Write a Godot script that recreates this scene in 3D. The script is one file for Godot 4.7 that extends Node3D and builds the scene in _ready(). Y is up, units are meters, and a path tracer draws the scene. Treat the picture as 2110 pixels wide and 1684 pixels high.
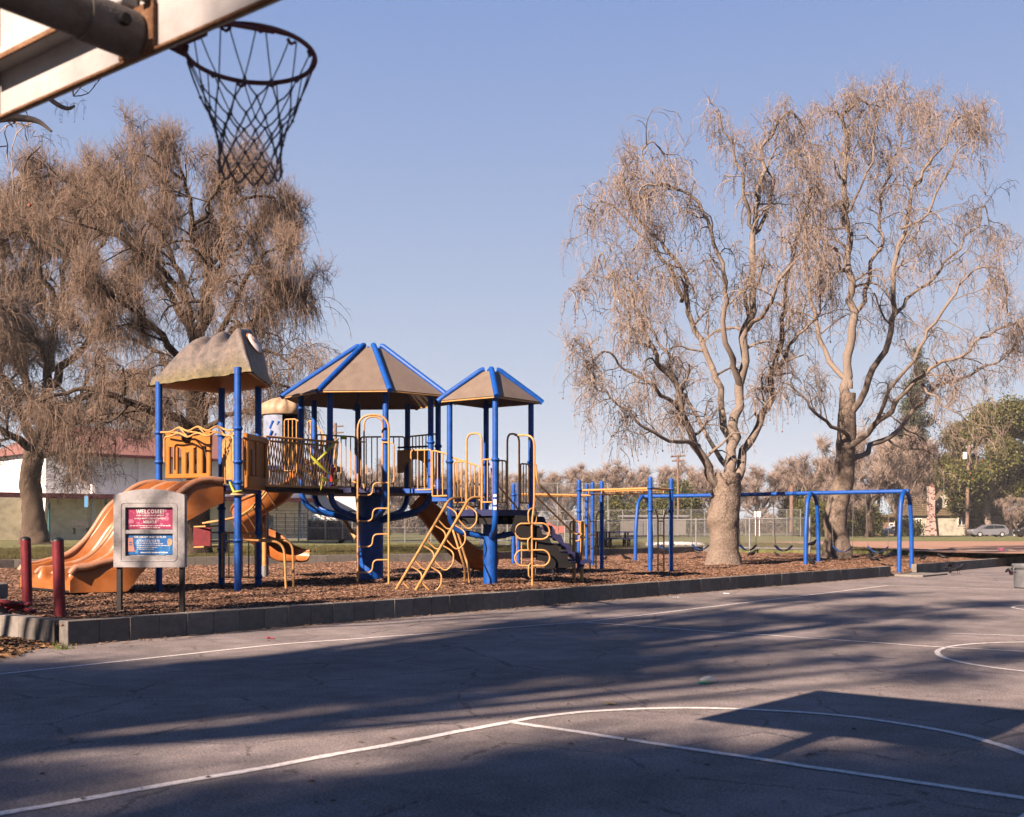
extends Node3D
# A school playground in low winter sun. x right, y up, the camera looks along -z.

const FOCAL := 2350.0      # lens, measured in pixels of the photograph
const EYE := 1.4           # eye height above the asphalt
const BED := 0.26          # wood chips lie this high above the asphalt
const U := Vector3(0.65, 0, -0.76)   # along the kerb, away from the camera
const R := Vector3(0.76, 0, 0.65)    # across, towards the court

var M := {}
var rng := RandomNumberGenerator.new()
var hills := FastNoiseLite.new()

# ---------------------------------------------------------------- measuring
func at(x: float, y: float, d: float) -> Vector3:
	return Vector3((x - 1055.0) / FOCAL * d, EYE - (y - 1085.0) / FOCAL * d, -d)

func on_ground(x: float, y: float, level := 0.0) -> Vector3:
	return at(x, y, (EYE - level) * FOCAL / (y - 1085.0))

func lawn_y(z: float) -> float:
	return 0.45 - 0.0036 * clampf(-z - 40.0, -5.0, 125.0)

func on_lawn(x: float, y: float) -> Vector3:
	return at(x, y, 1894.0 / (y - 1085.0 - 8.5))

func bed_y(x: float, z: float) -> float:
	return lerpf(0.04, BED, smoothstep(0.5, 1.7, Vector2(x - 11.2, z + 32.8).length())) + 0.035 * hills.get_noise_2d(x * 1.1, z * 1.1) + 0.05 * hills.get_noise_2d(x * 0.25 + 50, z * 0.25) + 0.012 * hills.get_noise_2d(x * 6.0, z * 6.0)

# ---------------------------------------------------------------- mesh builder
class Shape:
	var v := PackedVector3Array()
	var n := PackedVector3Array()
	var c := PackedColorArray()
	var uv := PackedVector2Array()
	var ix := PackedInt32Array()
	var tint := Color(1, 1, 1)

	func vert(p: Vector3, nn: Vector3, t := Vector2.ZERO) -> void:
		v.append(p); n.append(nn); c.append(tint); uv.append(t)

	# convex polygon, facing away from the point inside
	func poly(pts: Array, inside: Vector3) -> void:
		var m := Vector3.ZERO
		for p in pts: m += p
		m /= pts.size()
		var nn: Vector3 = (pts[2] - pts[0]).cross(pts[1] - pts[0])
		if nn.length() < 1e-12 and pts.size() > 3: nn = (pts[3] - pts[0]).cross(pts[2] - pts[0])
		nn = nn.normalized()
		var q := pts
		if nn.dot(m - inside) < 0:
			q = pts.duplicate(); q.reverse(); nn = -nn
		var b := v.size()
		for p in q: vert(p, nn, Vector2(p.x, p.z))
		for i in range(1, q.size() - 1):
			ix.append(b); ix.append(b + i); ix.append(b + i + 1)

	func box(center: Vector3, size: Vector3, basis := Basis(), bev := 0.0) -> void:
		var h := size * 0.5
		bev = minf(bev, minf(h.x, minf(h.y, h.z)) * 0.6)
		if bev <= 0.0:
			for a in 3:
				for s in [-1.0, 1.0]:
					var e := [Vector3.ZERO, Vector3.ZERO, Vector3.ZERO]
					e[0][a] = s * h[a]; e[1][(a + 1) % 3] = h[(a + 1) % 3]; e[2][(a + 2) % 3] = h[(a + 2) % 3]
					poly([center + basis * (e[0] + e[1] + e[2]), center + basis * (e[0] - e[1] + e[2]), center + basis * (e[0] - e[1] - e[2]), center + basis * (e[0] + e[1] - e[2])], center)
			return
		var g := h - Vector3.ONE * bev
		var f := func(sx: float, sy: float, sz: float, axis: int) -> Vector3:
			var p := Vector3(sx * g.x, sy * g.y, sz * g.z)
			p[axis] = signf([sx, sy, sz][axis]) * h[axis]
			return center + basis * p
		for a in 3:
			var b := (a + 1) % 3
			var d := (a + 2) % 3
			for s in [-1.0, 1.0]:
				var qs := []
				for st in [[1, 1], [-1, 1], [-1, -1], [1, -1]]:
					var k := [0.0, 0.0, 0.0]
					k[a] = s; k[b] = float(st[0]); k[d] = float(st[1])
					qs.append(f.call(k[0], k[1], k[2], a))
				poly(qs, center)
				for t in [-1.0, 1.0]:
					var k1 := [0.0, 0.0, 0.0]; var k2 := [0.0, 0.0, 0.0]
					k1[a] = s; k1[b] = t; k1[d] = 1.0
					k2[a] = s; k2[b] = t; k2[d] = -1.0
					poly([f.call(k1[0], k1[1], k1[2], a), f.call(k1[0], k1[1], k1[2], b), f.call(k2[0], k2[1], k2[2], b), f.call(k2[0], k2[1], k2[2], a)], center)
		for sx in [-1.0, 1.0]:
			for sy in [-1.0, 1.0]:
				for sz in [-1.0, 1.0]:
					poly([f.call(sx, sy, sz, 0), f.call(sx, sy, sz, 1), f.call(sx, sy, sz, 2)], center)

	# round bar along pts; r is one radius or one per point
	func tube(pts: PackedVector3Array, r, sides := 8, cap := true) -> void:
		var many: bool = not (r is float or r is int)
		var cnt := pts.size()
		if cnt < 2: return
		var t := (pts[1] - pts[0]).normalized()
		var nn := t.cross(Vector3.UP)
		if nn.length() < 0.05: nn = t.cross(Vector3.RIGHT)
		nn = nn.normalized()
		var b0 := v.size()
		for i in cnt:
			var t2 := (pts[mini(i + 1, cnt - 1)] - pts[maxi(i - 1, 0)]).normalized()
			nn = (nn - t2 * nn.dot(t2)).normalized()
			var bb := t2.cross(nn)
			var rr: float = r[i] if many else float(r)
			for j in sides:
				var a := TAU * j / sides
				var d := nn * cos(a) + bb * sin(a)
				v.append(pts[i] + d * rr); n.append(d); c.append(tint); uv.append(Vector2(float(j) / sides, i))
		for i in cnt - 1:
			for j in sides:
				var p := b0 + i * sides + j
				var q := b0 + i * sides + (j + 1) % sides
				ix.append(p); ix.append(p + sides); ix.append(q)
				ix.append(q); ix.append(p + sides); ix.append(q + sides)
		if cap and sides > 3:
			for e in [0, cnt - 1]:
				var ring := []
				for j in sides: ring.append(v[b0 + e * sides + j])
				poly(ring, pts[1] if e == 0 else pts[cnt - 2])

	# smooth skin over rows of points
	func skin(rows: Array, wrap := false, flip := false) -> void:
		var b := v.size()
		var w: int = rows[0].size()
		var k := rows.size()
		var nn := PackedVector3Array()
		nn.resize(w * k)
		var tri := PackedInt32Array()
		var cols := w if wrap else w - 1
		for i in k - 1:
			for j in cols:
				var a := i * w + j; var d := i * w + (j + 1) % w
				if flip:
					tri.append_array([a, a + w, d, d, a + w, d + w])
				else:
					tri.append_array([a, d, a + w, d, d + w, a + w])
		for i in k:
			for j in w: vert(rows[i][j], Vector3.UP, Vector2(float(j) / maxf(1.0, w - 1), float(i) / maxf(1.0, k - 1)))
		for i in range(0, tri.size(), 3):
			var p := v[b + tri[i]]; var q := v[b + tri[i + 1]]; var s := v[b + tri[i + 2]]
			var g := (s - p).cross(q - p)
			nn[tri[i]] += g; nn[tri[i + 1]] += g; nn[tri[i + 2]] += g
		for i in w * k: n[b + i] = nn[i].normalized()
		for i in tri: ix.append(b + i)

	func lathe(profile: Array, center: Vector3, sides := 16, basis := Basis(), wob := 0.0) -> void:
		var rows := []
		for p in profile:
			var row := []
			for j in sides:
				var a := TAU * j / sides
				var rr: float = p.x * (1.0 + wob * sin(a * 3.0 + p.y * 5.0) + wob * sin(a * 7.0 - p.y * 3.0))
				row.append(center + basis * Vector3(rr * cos(a), p.y, rr * sin(a)))
			rows.append(row)
		skin(rows, true)

	# flat outline (in the plane o, ex, ey) given a thickness
	func slab(outline: PackedVector2Array, o: Vector3, ex: Vector3, ey: Vector3, thick: float) -> void:
		var ez := ex.cross(ey).normalized()
		var tr := Geometry2D.triangulate_polygon(outline)
		var area := 0.0
		for i in outline.size():
			area += outline[i].cross(outline[(i + 1) % outline.size()])
		for s in [0.5, -0.5]:
			var b := v.size()
			for p in outline: vert(o + ex * p.x + ey * p.y + ez * thick * s, ez * signf(s), p)
			for i in range(0, tr.size(), 3):
				var p0 := outline[tr[i]]; var p1 := outline[tr[i + 1]]; var p2 := outline[tr[i + 2]]
				var ccw := (p1 - p0).cross(p2 - p0) > 0
				if ccw == (s > 0): ix.append_array([b + tr[i], b + tr[i + 2], b + tr[i + 1]])
				else: ix.append_array([b + tr[i], b + tr[i + 1], b + tr[i + 2]])
		for i in outline.size():
			var p := outline[i]; var q := outline[(i + 1) % outline.size()]
			var pw := o + ex * p.x + ey * p.y; var qw := o + ex * q.x + ey * q.y
			var side := (ex * (q.y - p.y) - ey * (q.x - p.x)) * signf(area)
			poly([pw - ez * thick * 0.5, qw - ez * thick * 0.5, qw + ez * thick * 0.5, pw + ez * thick * 0.5], (pw + qw) * 0.5 - side.normalized())

	func blob(center: Vector3, rad: Vector3, basis := Basis(), k := 10) -> void:
		var rows := []
		for i in k / 2 + 1:
			var a := PI * i / (k / 2)
			var row := []
			for j in k:
				var b := TAU * j / k
				row.append(center + basis * (Vector3(sin(a) * cos(b), cos(a), sin(a) * sin(b)) * rad))
			rows.append(row)
		skin(rows, true, true)

	func mesh() -> ArrayMesh:
		var a := []
		a.resize(Mesh.ARRAY_MAX)
		a[Mesh.ARRAY_VERTEX] = v; a[Mesh.ARRAY_NORMAL] = n; a[Mesh.ARRAY_COLOR] = c; a[Mesh.ARRAY_TEX_UV] = uv; a[Mesh.ARRAY_INDEX] = ix
		var m := ArrayMesh.new()
		m.add_surface_from_arrays(Mesh.PRIMITIVE_TRIANGLES, a)
		return m

# ---------------------------------------------------------------- naming and parenting
func origin(o: Node) -> Vector3:
	var p := Vector3.ZERO
	while o != self and o is Node3D:
		p += o.position
		o = o.get_parent()
	return p

var used := {}
func numbered(called: String) -> String:
	var k: int = used.get(called, 0)
	used[called] = k + 1
	return called if k == 0 else "%s_%03d" % [called, k]

func put(called: String, s: Shape, m: Material, parent: Node = null) -> MeshInstance3D:
	var o := MeshInstance3D.new()
	if parent == null or parent == self:
		o.name = numbered(called)
		parent = self
	else:
		var k := 0
		var nm := called
		while parent.has_node(NodePath(nm)):
			k += 1
			nm = "%s_%03d" % [called, k]
		o.name = nm
		var off := origin(parent)
		if off != Vector3.ZERO: s.v = Transform3D(Basis(), -off) * s.v
	o.mesh = s.mesh()
	o.material_override = m
	parent.add_child(o, true)
	return o

func tag(o: Node, label: String, category := "", group := "", kind := "") -> Node:
	if label: o.set_meta("label", label)
	if category: o.set_meta("category", category)
	if group: o.set_meta("group", group)
	if kind: o.set_meta("kind", kind)
	return o

func thing(called: String, label: String, category: String, where := Vector3.ZERO, group := "") -> Node3D:
	var o := Node3D.new()
	o.name = numbered(called)
	add_child(o)
	o.position = where
	tag(o, label, category, group)
	return o

func copy_of(o: Node3D, label: String, where: Vector3, turn := 0.0, size := Vector3.ONE) -> Node3D:
	var c: Node3D = o.duplicate()
	c.name = numbered(String(o.get_meta("base_name", o.name)))
	add_child(c)
	c.position = where
	c.rotation.y = turn
	c.scale = size
	c.set_meta("label", label)
	return c

func structure(called: String, s: Shape, m: Material) -> MeshInstance3D:
	var o := put(called, s, m)
	o.set_meta("kind", "structure")
	return o

func scatter(called: String, mesh: Mesh, mat: Material, where: Array, parent: Node, colors := PackedColorArray()) -> MultiMeshInstance3D:
	var mm := MultiMesh.new()
	mm.transform_format = MultiMesh.TRANSFORM_3D
	mm.use_colors = colors.size() > 0
	mm.mesh = mesh
	mm.instance_count = where.size()
	var off := origin(parent)
	for i in where.size():
		var t: Transform3D = where[i]
		t.origin -= off
		mm.set_instance_transform(i, t)
		if colors.size(): mm.set_instance_color(i, colors[i])
	var o := MultiMeshInstance3D.new()
	o.name = called
	o.multimesh = mm
	o.material_override = mat
	o.set_meta("kind", "stuff")
	parent.add_child(o, true)
	return o

func bar(called: String, pts: Array, r: float, m: Material, parent: Node, fillet := 0.0, sides := 8) -> MeshInstance3D:
	var s := Shape.new()
	s.tube(PackedVector3Array(pts) if fillet <= 0.0 else bent(pts, fillet), r, sides)
	return put(called, s, m, parent)

func bent(pts: Array, rad: float, k := 5) -> PackedVector3Array:
	var out := PackedVector3Array([pts[0]])
	for i in range(1, pts.size() - 1):
		var p: Vector3 = pts[i]
		var a: Vector3 = pts[i - 1] - p
		var b: Vector3 = pts[i + 1] - p
		var d := minf(rad, minf(a.length(), b.length()) * 0.49)
		var p0 := p + a.normalized() * d
		var p1 := p + b.normalized() * d
		for j in k + 1:
			var t := float(j) / k
			out.append(p0.lerp(p, t).lerp(p.lerp(p1, t), t))
	out.append(pts[-1])
	return out

func box_part(called: String, center: Vector3, size: Vector3, m: Material, parent: Node = null, basis := Basis(), bev := 0.006) -> MeshInstance3D:
	var s := Shape.new()
	s.box(center, size, basis, bev)
	return put(called, s, m, parent)

func facing(dir: Vector3) -> Basis:   # x along dir, y up
	var x := Vector3(dir.x, 0, dir.z).normalized()
	return Basis(x, Vector3.UP, x.cross(Vector3.UP))

# ---------------------------------------------------------------- materials
func air(r: float, g: float, b: float) -> Color:     # light of the sky and the haze
	return Color(r, g, b).linear_to_srgb()

func lin(r: float, g: float, b: float) -> Color:     # base colour of a surface
	return Color(r * 0.36, g * 0.36, b * 0.36).linear_to_srgb()

func mat(called: String, col: Color, rough := 0.7) -> StandardMaterial3D:
	var m := StandardMaterial3D.new()
	m.resource_name = called
	m.albedo_color = col
	m.roughness = rough
	m.metallic_specular = 0.32
	M[called] = m
	return m

func noise(seed_: int, freq: float, oct := 4, kind := FastNoiseLite.TYPE_SIMPLEX_SMOOTH) -> FastNoiseLite:
	var f := FastNoiseLite.new()
	f.seed = seed_; f.frequency = freq; f.noise_type = kind
	f.fractal_octaves = oct
	return f

# a seamless picture: two noises choose between colours
func blend_tex(size: int, f1: FastNoiseLite, f2: FastNoiseLite, stops: Array, amount := 0.5, grain := 0.0) -> ImageTexture:
	var a := f1.get_seamless_image(size, size).get_data()
	var b := f2.get_seamless_image(size, size).get_data()
	var lut := []
	for i in 256:
		var t := float(i) / 255.0 * (stops.size() - 1)
		var k := mini(int(t), stops.size() - 2)
		lut.append((stops[k] as Color).lerp(stops[k + 1], t - k))
	var out := PackedByteArray()
	out.resize(size * size * 3)
	var rr := RandomNumberGenerator.new()
	rr.seed = f1.seed * 7 + 1
	for i in size * size:
		var t := a[i] * (1.0 - amount) + b[i] * amount
		if grain > 0.0: t += (rr.randf() - 0.5) * grain * 255.0
		var col: Color = lut[clampi(int(t), 0, 255)]
		out[i * 3] = int(col.r * 255.0); out[i * 3 + 1] = int(col.g * 255.0); out[i * 3 + 2] = int(col.b * 255.0)
	return ImageTexture.create_from_image(Image.create_from_data(size, size, false, Image.FORMAT_RGB8, out))

# old asphalt: broad worn patches, coarse stones, hairline cracks with dirt in them
func asphalt_tex() -> ImageTexture:
	var size := 2048
	var broad := noise(1, 0.003, 6).get_seamless_image(size, size).get_data()
	var patch := noise(2, 0.016, 5).get_seamless_image(size, size).get_data()
	var stone := noise(3, 0.33, 2).get_seamless_image(size, size).get_data()
	var cell := noise(4, 0.0055, 3, FastNoiseLite.TYPE_CELLULAR)
	cell.cellular_return_type = FastNoiseLite.RETURN_DISTANCE2_SUB
	cell.fractal_type = FastNoiseLite.FRACTAL_NONE
	cell.domain_warp_enabled = true
	cell.domain_warp_amplitude = 26.0
	cell.domain_warp_frequency = 0.012
	var crack := cell.get_seamless_image(size, size).get_data()
	var out := PackedByteArray()
	out.resize(size * size * 3)
	var rr := RandomNumberGenerator.new()
	rr.seed = 9
	var lut := []
	for i in 512:
		var g := pow(0.03 + 0.215 * pow(i / 511.0, 1.5), 1.0 / 2.2)
		lut.append(g * 255.0)
	for i in size * size:
		var t := 70.0 + broad[i] * 0.5 + patch[i] * 0.42 + (stone[i] - 128) * 1.1 + (rr.randi() & 127) - 30
		if crack[i] < 5 and patch[i] > 118: t -= 120.0
		var g: float = lut[clampi(int(t * 1.35), 0, 511)]
		out[i * 3] = int(minf(255.0, g * 1.03)); out[i * 3 + 1] = int(g * 0.985); out[i * 3 + 2] = int(g * 0.97)
	return ImageTexture.create_from_image(Image.create_from_data(size, size, false, Image.FORMAT_RGB8, out))

func relief_tex(size: int, f: FastNoiseLite, strength: float) -> ImageTexture:
	var im := f.get_seamless_image(size, size)
	im.convert(Image.FORMAT_RGBA8)
	im.bump_map_to_normal_map(strength)
	return ImageTexture.create_from_image(im)

func triplanar(m: StandardMaterial3D, scale: float, world := true) -> void:
	m.uv1_triplanar = true
	m.uv1_world_triplanar = world
	m.uv1_scale = Vector3.ONE * scale

func textured(called: String, tex: Texture2D, scale: float, rough: float, normal: Texture2D = null, bump := 1.0) -> StandardMaterial3D:
	var m := mat(called, Color.WHITE, rough)
	m.albedo_texture = tex
	triplanar(m, scale)
	if normal:
		m.normal_enabled = true; m.normal_texture = normal; m.normal_scale = bump
	return m

func second(m: StandardMaterial3D, tex: Texture2D, scale: float) -> void:
	m.detail_enabled = true
	m.detail_albedo = tex
	m.detail_blend_mode = BaseMaterial3D.BLEND_MODE_MUL
	m.detail_uv_layer = BaseMaterial3D.DETAIL_UV_2
	m.uv2_triplanar = true; m.uv2_world_triplanar = true; m.uv2_scale = Vector3.ONE * scale

func make_materials() -> void:
	var rough_n := relief_tex(512, noise(5, 0.06, 5), 6.0)
	var fine_n := relief_tex(512, noise(6, 0.2, 4), 5.0)
	# mottling that multiplies the colour under it
	var mottle := blend_tex(512, noise(11, 0.012, 5), noise(12, 0.08, 3), [Color(0.62, 0.62, 0.62), Color(0.9, 0.9, 0.9), Color(1, 1, 1)], 0.4, 0.05)
	var grit := blend_tex(512, noise(13, 0.25, 3), noise(14, 0.5, 2), [Color(0.55, 0.55, 0.56), Color(0.86, 0.85, 0.85), Color(1, 1, 1)], 0.5, 0.3)
	var m := textured("asphalt", asphalt_tex(), 0.07, 0.9)
	second(m, grit, 0.55)
	m = textured("line_paint", blend_tex(512, noise(21, 0.03, 5), noise(22, 0.15, 4), [lin(0.22, 0.2, 0.19), lin(0.7, 0.68, 0.66), lin(1.05, 1.03, 1.0), lin(1.25, 1.22, 1.2)], 0.5, 0.2), 0.9, 0.8)
	m = textured("wood_chips", blend_tex(1024, noise(31, 0.1, 4), noise(32, 0.3, 3, FastNoiseLite.TYPE_CELLULAR), [lin(0.16, 0.08, 0.05), lin(0.48, 0.27, 0.175), lin(0.74, 0.46, 0.31), lin(1.05, 0.76, 0.57)], 0.5, 0.25), 0.5, 0.95, rough_n, 1.6)
	second(m, mottle, 0.11)
	m = textured("chip", blend_tex(256, noise(33, 0.03, 3), noise(34, 0.2, 2), [lin(0.6, 0.55, 0.5), lin(1, 1, 1)], 0.5, 0.1), 6.0, 0.95)
	m.vertex_color_use_as_albedo = true
	m = textured("lawn", blend_tex(1024, noise(41, 0.008, 6), noise(42, 0.2, 4), [lin(0.07, 0.1, 0.025), lin(0.14, 0.165, 0.05), lin(0.24, 0.23, 0.09), lin(0.36, 0.29, 0.16)], 0.5, 0.3), 0.05, 0.95, rough_n, 1.0)
	m = textured("infield", blend_tex(512, noise(45, 0.01, 5), noise(46, 0.2, 3), [lin(0.3, 0.17, 0.11), lin(0.42, 0.25, 0.17), lin(0.5, 0.31, 0.22)], 0.4, 0.1), 0.08, 0.95)
	m = textured("soil", blend_tex(512, noise(47, 0.03, 5), noise(48, 0.2, 3), [lin(0.05, 0.033, 0.02), lin(0.11, 0.07, 0.042), lin(0.2, 0.13, 0.08)], 0.5, 0.25), 0.4, 0.95, rough_n, 1.5)
	for k in 3:
		var g: float = [0.25, 0.29, 0.215][k]
		m = textured("concrete_%s" % "abc"[k], blend_tex(512, noise(51 + k, 0.02, 5), noise(55 + k, 0.15, 4), [lin(g * 0.45, g * 0.42, g * 0.38), lin(g * 0.9, g * 0.85, g * 0.78), lin(g * 1.3, g * 1.22, g * 1.12)], 0.45, 0.2), 0.8, 0.9, fine_n, 0.8)
	m = textured("pale_concrete", mottle, 0.4, 0.9); m.albedo_color = lin(1.2, 1.12, 1.0)
	m = textured("blue_paint", mottle, 0.9, 0.5); m.albedo_color = lin(0.004, 0.115, 0.56)
	m = textured("deck_coat", mottle, 1.0, 0.6, fine_n, 0.4); m.albedo_color = lin(0.02, 0.03, 0.14)
	m = textured("step_coat", mottle, 1.0, 0.6, fine_n, 0.4); m.albedo_color = lin(0.03, 0.03, 0.12)
	m = textured("black_coat", mottle, 1.0, 0.85); m.albedo_color = lin(0.012, 0.012, 0.014)
	m = textured("rail_paint", mottle, 1.4, 0.4); m.albedo_color = lin(0.78, 0.43, 0.155)
	m = textured("slide_plastic", blend_tex(512, noise(61, 0.012, 5), noise(62, 0.05, 4), [lin(0.22, 0.064, 0.013), lin(0.37, 0.118, 0.025), lin(0.43, 0.16, 0.052), lin(0.54, 0.31, 0.2)], 0.4, 0.04), 0.35, 0.33)
	m = textured("faded_plastic", blend_tex(512, noise(69, 0.014, 5), noise(70, 0.05, 4), [lin(0.3, 0.1, 0.035), lin(0.45, 0.225, 0.13), lin(0.55, 0.36, 0.265)], 0.45, 0.05), 0.5, 0.42)
	m = textured("panel_plastic", blend_tex(512, noise(63, 0.012, 4), noise(64, 0.06, 4), [lin(0.34, 0.12, 0.018), lin(0.45, 0.175, 0.028), lin(0.49, 0.22, 0.055)], 0.4, 0.04), 0.6, 0.38)
	m = textured("roof_plastic", blend_tex(512, noise(65, 0.014, 5), noise(66, 0.05, 5), [lin(0.035, 0.034, 0.034), lin(0.1, 0.092, 0.086), lin(0.23, 0.192, 0.165), lin(0.42, 0.325, 0.262)], 0.45, 0.06), 0.55, 0.6, fine_n, 0.25)
	m.vertex_color_use_as_albedo = true
	m = textured("roof_sheet", blend_tex(512, noise(67, 0.015, 5), noise(68, 0.1, 4), [lin(0.14, 0.108, 0.082), lin(0.215, 0.172, 0.135), lin(0.275, 0.226, 0.182)], 0.4, 0.08), 0.4, 0.55)
	m = textured("pale_plastic", mottle, 0.8, 0.45); m.albedo_color = lin(0.36, 0.44, 0.6)
	m = textured("crown_plastic", mottle, 0.8, 0.5); m.albedo_color = lin(0.62, 0.44, 0.28)
	m = textured("sign_plastic", mottle, 0.5, 0.5); m.albedo_color = lin(0.44, 0.44, 0.46)
	m = textured("white_print", mottle, 2.0, 0.5); m.albedo_color = lin(1.1, 1.06, 1.08)
	m = textured("pink_print", blend_tex(256, noise(71, 0.02, 3), noise(72, 0.06, 3), [lin(0.22, 0.015, 0.06), lin(0.34, 0.03, 0.11), lin(0.38, 0.07, 0.16)], 0.4, 0.03), 1.2, 0.4)
	m = textured("blue_print", blend_tex(256, noise(73, 0.02, 3), noise(74, 0.06, 3), [lin(0.01, 0.09, 0.32), lin(0.012, 0.15, 0.46), lin(0.05, 0.24, 0.55)], 0.4, 0.03), 1.2, 0.4)
	mat("pale_pink_print", lin(0.5, 0.16, 0.27), 0.45)
	mat("pale_blue_print", lin(0.08, 0.3, 0.6), 0.45)
	mat("flesh_print", lin(0.55, 0.26, 0.22), 0.45)
	m = textured("black_metal", mottle, 1.0, 0.5); m.albedo_color = lin(0.015, 0.016, 0.018)
	m = textured("red_paint", blend_tex(512, noise(75, 0.02, 5), noise(76, 0.1, 4), [lin(0.06, 0.014, 0.018), lin(0.19, 0.014, 0.026), lin(0.24, 0.03, 0.042)], 0.4, 0.06), 0.8, 0.5)
	m = textured("board_steel", blend_tex(1024, noise(77, 0.01, 6), noise(78, 0.05, 5), [lin(0.34, 0.31, 0.28), lin(0.5, 0.49, 0.49), lin(0.58, 0.575, 0.58), lin(0.55, 0.545, 0.55)], 0.4, 0.03), 0.5, 0.5)
	m = textured("rusty_edge", blend_tex(512, noise(79, 0.03, 5), noise(80, 0.12, 4), [lin(0.05, 0.025, 0.015), lin(0.16, 0.07, 0.03), lin(0.34, 0.2, 0.11), lin(0.45, 0.4, 0.34)], 0.5, 0.1), 1.2, 0.85, fine_n, 0.6)
	m = textured("pipe_steel", blend_tex(512, noise(81, 0.02, 5), noise(82, 0.08, 4), [lin(0.1, 0.06, 0.045), lin(0.2, 0.185, 0.175), lin(0.27, 0.255, 0.245)], 0.35, 0.05), 0.8, 0.55, fine_n, 0.3)
	m = textured("rim_paint", mottle, 2.0, 0.6); m.albedo_color = lin(0.24, 0.085, 0.085)
	mat("net_cord", lin(0.13, 0.125, 0.16), 0.9)
	m = textured("grey_bark", blend_tex(512, noise(91, 0.03, 5), noise(92, 0.1, 4), [lin(0.055, 0.042, 0.032), lin(0.17, 0.134, 0.105), lin(0.3, 0.245, 0.2), lin(0.5, 0.43, 0.37)], 0.5, 0.1), 0.6, 0.9, rough_n, 1.4)
	m = textured("dark_bark", blend_tex(512, noise(93, 0.03, 5), noise(94, 0.12, 4), [lin(0.03, 0.022, 0.016), lin(0.085, 0.06, 0.042), lin(0.16, 0.12, 0.085)], 0.5, 0.1), 0.6, 0.95, rough_n, 1.8)
	m = textured("limb_bark", blend_tex(512, noise(95, 0.04, 4), noise(96, 0.12, 3), [lin(0.075, 0.06, 0.048), lin(0.25, 0.208, 0.175), lin(0.48, 0.41, 0.355)], 0.5, 0.1), 0.9, 0.9)
	m = textured("mid_bark", blend_tex(512, noise(97, 0.03, 5), noise(98, 0.12, 4), [lin(0.04, 0.028, 0.02), lin(0.12, 0.088, 0.064), lin(0.24, 0.185, 0.14)], 0.5, 0.1), 0.6, 0.95, rough_n, 1.8)
	m = mat("twig", air(0.44, 0.43, 0.42), 0.9); m.vertex_color_use_as_albedo = true
	m = mat("brown_twig", air(0.39, 0.355, 0.315), 0.9); m.vertex_color_use_as_albedo = true
	m = mat("leaf", air(0.5, 0.5, 0.5), 0.6); m.vertex_color_use_as_albedo = true; m.backlight_enabled = true; m.backlight = Color(0.25, 0.28, 0.1)
	m = textured("stucco", blend_tex(512, noise(101, 0.02, 4), noise(102, 0.2, 3), [lin(0.8, 0.8, 0.82), lin(1.1, 1.1, 1.12), lin(1.22, 1.22, 1.24)], 0.4, 0.08), 0.25, 0.9)
	m = textured("cream_wall", mottle, 0.2, 0.9); m.albedo_color = lin(1.55, 1.4, 0.95)
	m = textured("fascia_red", mottle, 0.3, 0.6); m.albedo_color = lin(0.23, 0.055, 0.065)
	m = textured("roof_shingle", blend_tex(512, noise(103, 0.05, 4), noise(104, 0.3, 3), [lin(0.16, 0.07, 0.06), lin(0.27, 0.13, 0.11), lin(0.34, 0.19, 0.16)], 0.5, 0.2), 0.3, 0.9)
	m = textured("house_shingle", blend_tex(512, noise(105, 0.05, 4), noise(106, 0.3, 3), [lin(0.07, 0.055, 0.03), lin(0.15, 0.115, 0.066), lin(0.22, 0.18, 0.11)], 0.5, 0.2), 0.3, 0.9)
	m = textured("house_wall", mottle, 0.15, 0.9); m.albedo_color = lin(0.56, 0.55, 0.45)
	m = textured("white_brick", blend_tex(256, noise(107, 0.04, 3), noise(108, 0.3, 2), [lin(0.2, 0.07, 0.05), lin(0.6, 0.52, 0.48), lin(0.75, 0.72, 0.7)], 0.5, 0.2), 0.4, 0.9)
	m = textured("red_brick", mottle, 0.5, 0.9); m.albedo_color = lin(0.27, 0.1, 0.07)
	m = textured("teal_paint", mottle, 0.5, 0.6); m.albedo_color = lin(0.06, 0.24, 0.25)
	m = textured("galvanised", mottle, 0.5, 0.5); m.albedo_color = lin(0.4, 0.42, 0.44); m.metallic = 0.3
	m = textured("windscreen_cloth", mottle, 0.3, 0.9); m.albedo_color = lin(0.035, 0.036, 0.042)
	m = textured("white_paint", mottle, 0.5, 0.6); m.albedo_color = lin(1.3, 1.28, 1.26)
	m = textured("pole_wood", mottle, 0.5, 0.9); m.albedo_color = lin(0.3, 0.2, 0.15)
	m = textured("bin_grey", mottle, 0.8, 0.55); m.albedo_color = lin(0.17, 0.185, 0.205)
	mat("car_silver", lin(0.9, 0.9, 0.95), 0.3)
	mat("car_grey", lin(0.2, 0.215, 0.25), 0.3)
	mat("car_black", lin(0.02, 0.02, 0.022), 0.35)
	mat("glass_dark", lin(0.02, 0.03, 0.035), 0.1)
	mat("tyre", lin(0.015, 0.015, 0.015), 0.9)
	mat("rim_alloy", lin(0.5, 0.5, 0.5), 0.35)
	mat("tail_red", lin(0.4, 0.02, 0.02), 0.3)
	mat("bird_black", lin(0.012, 0.012, 0.015), 0.5)
	mat("orange_plastic", lin(0.6, 0.12, 0.07), 0.6)
	mat("tape_yellow", lin(0.4, 0.42, 0.04), 0.6)
	mat("tape_red", lin(0.5, 0.02, 0.03), 0.6)
	mat("green_plastic", lin(0.03, 0.38, 0.26), 0.4)
	mat("clear_plastic", lin(0.6, 0.66, 0.64), 0.25)
	mat("pink_scrap", lin(0.6, 0.08, 0.12), 0.6)
	mat("yellow_scrap", lin(0.5, 0.36, 0.1), 0.5)
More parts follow.
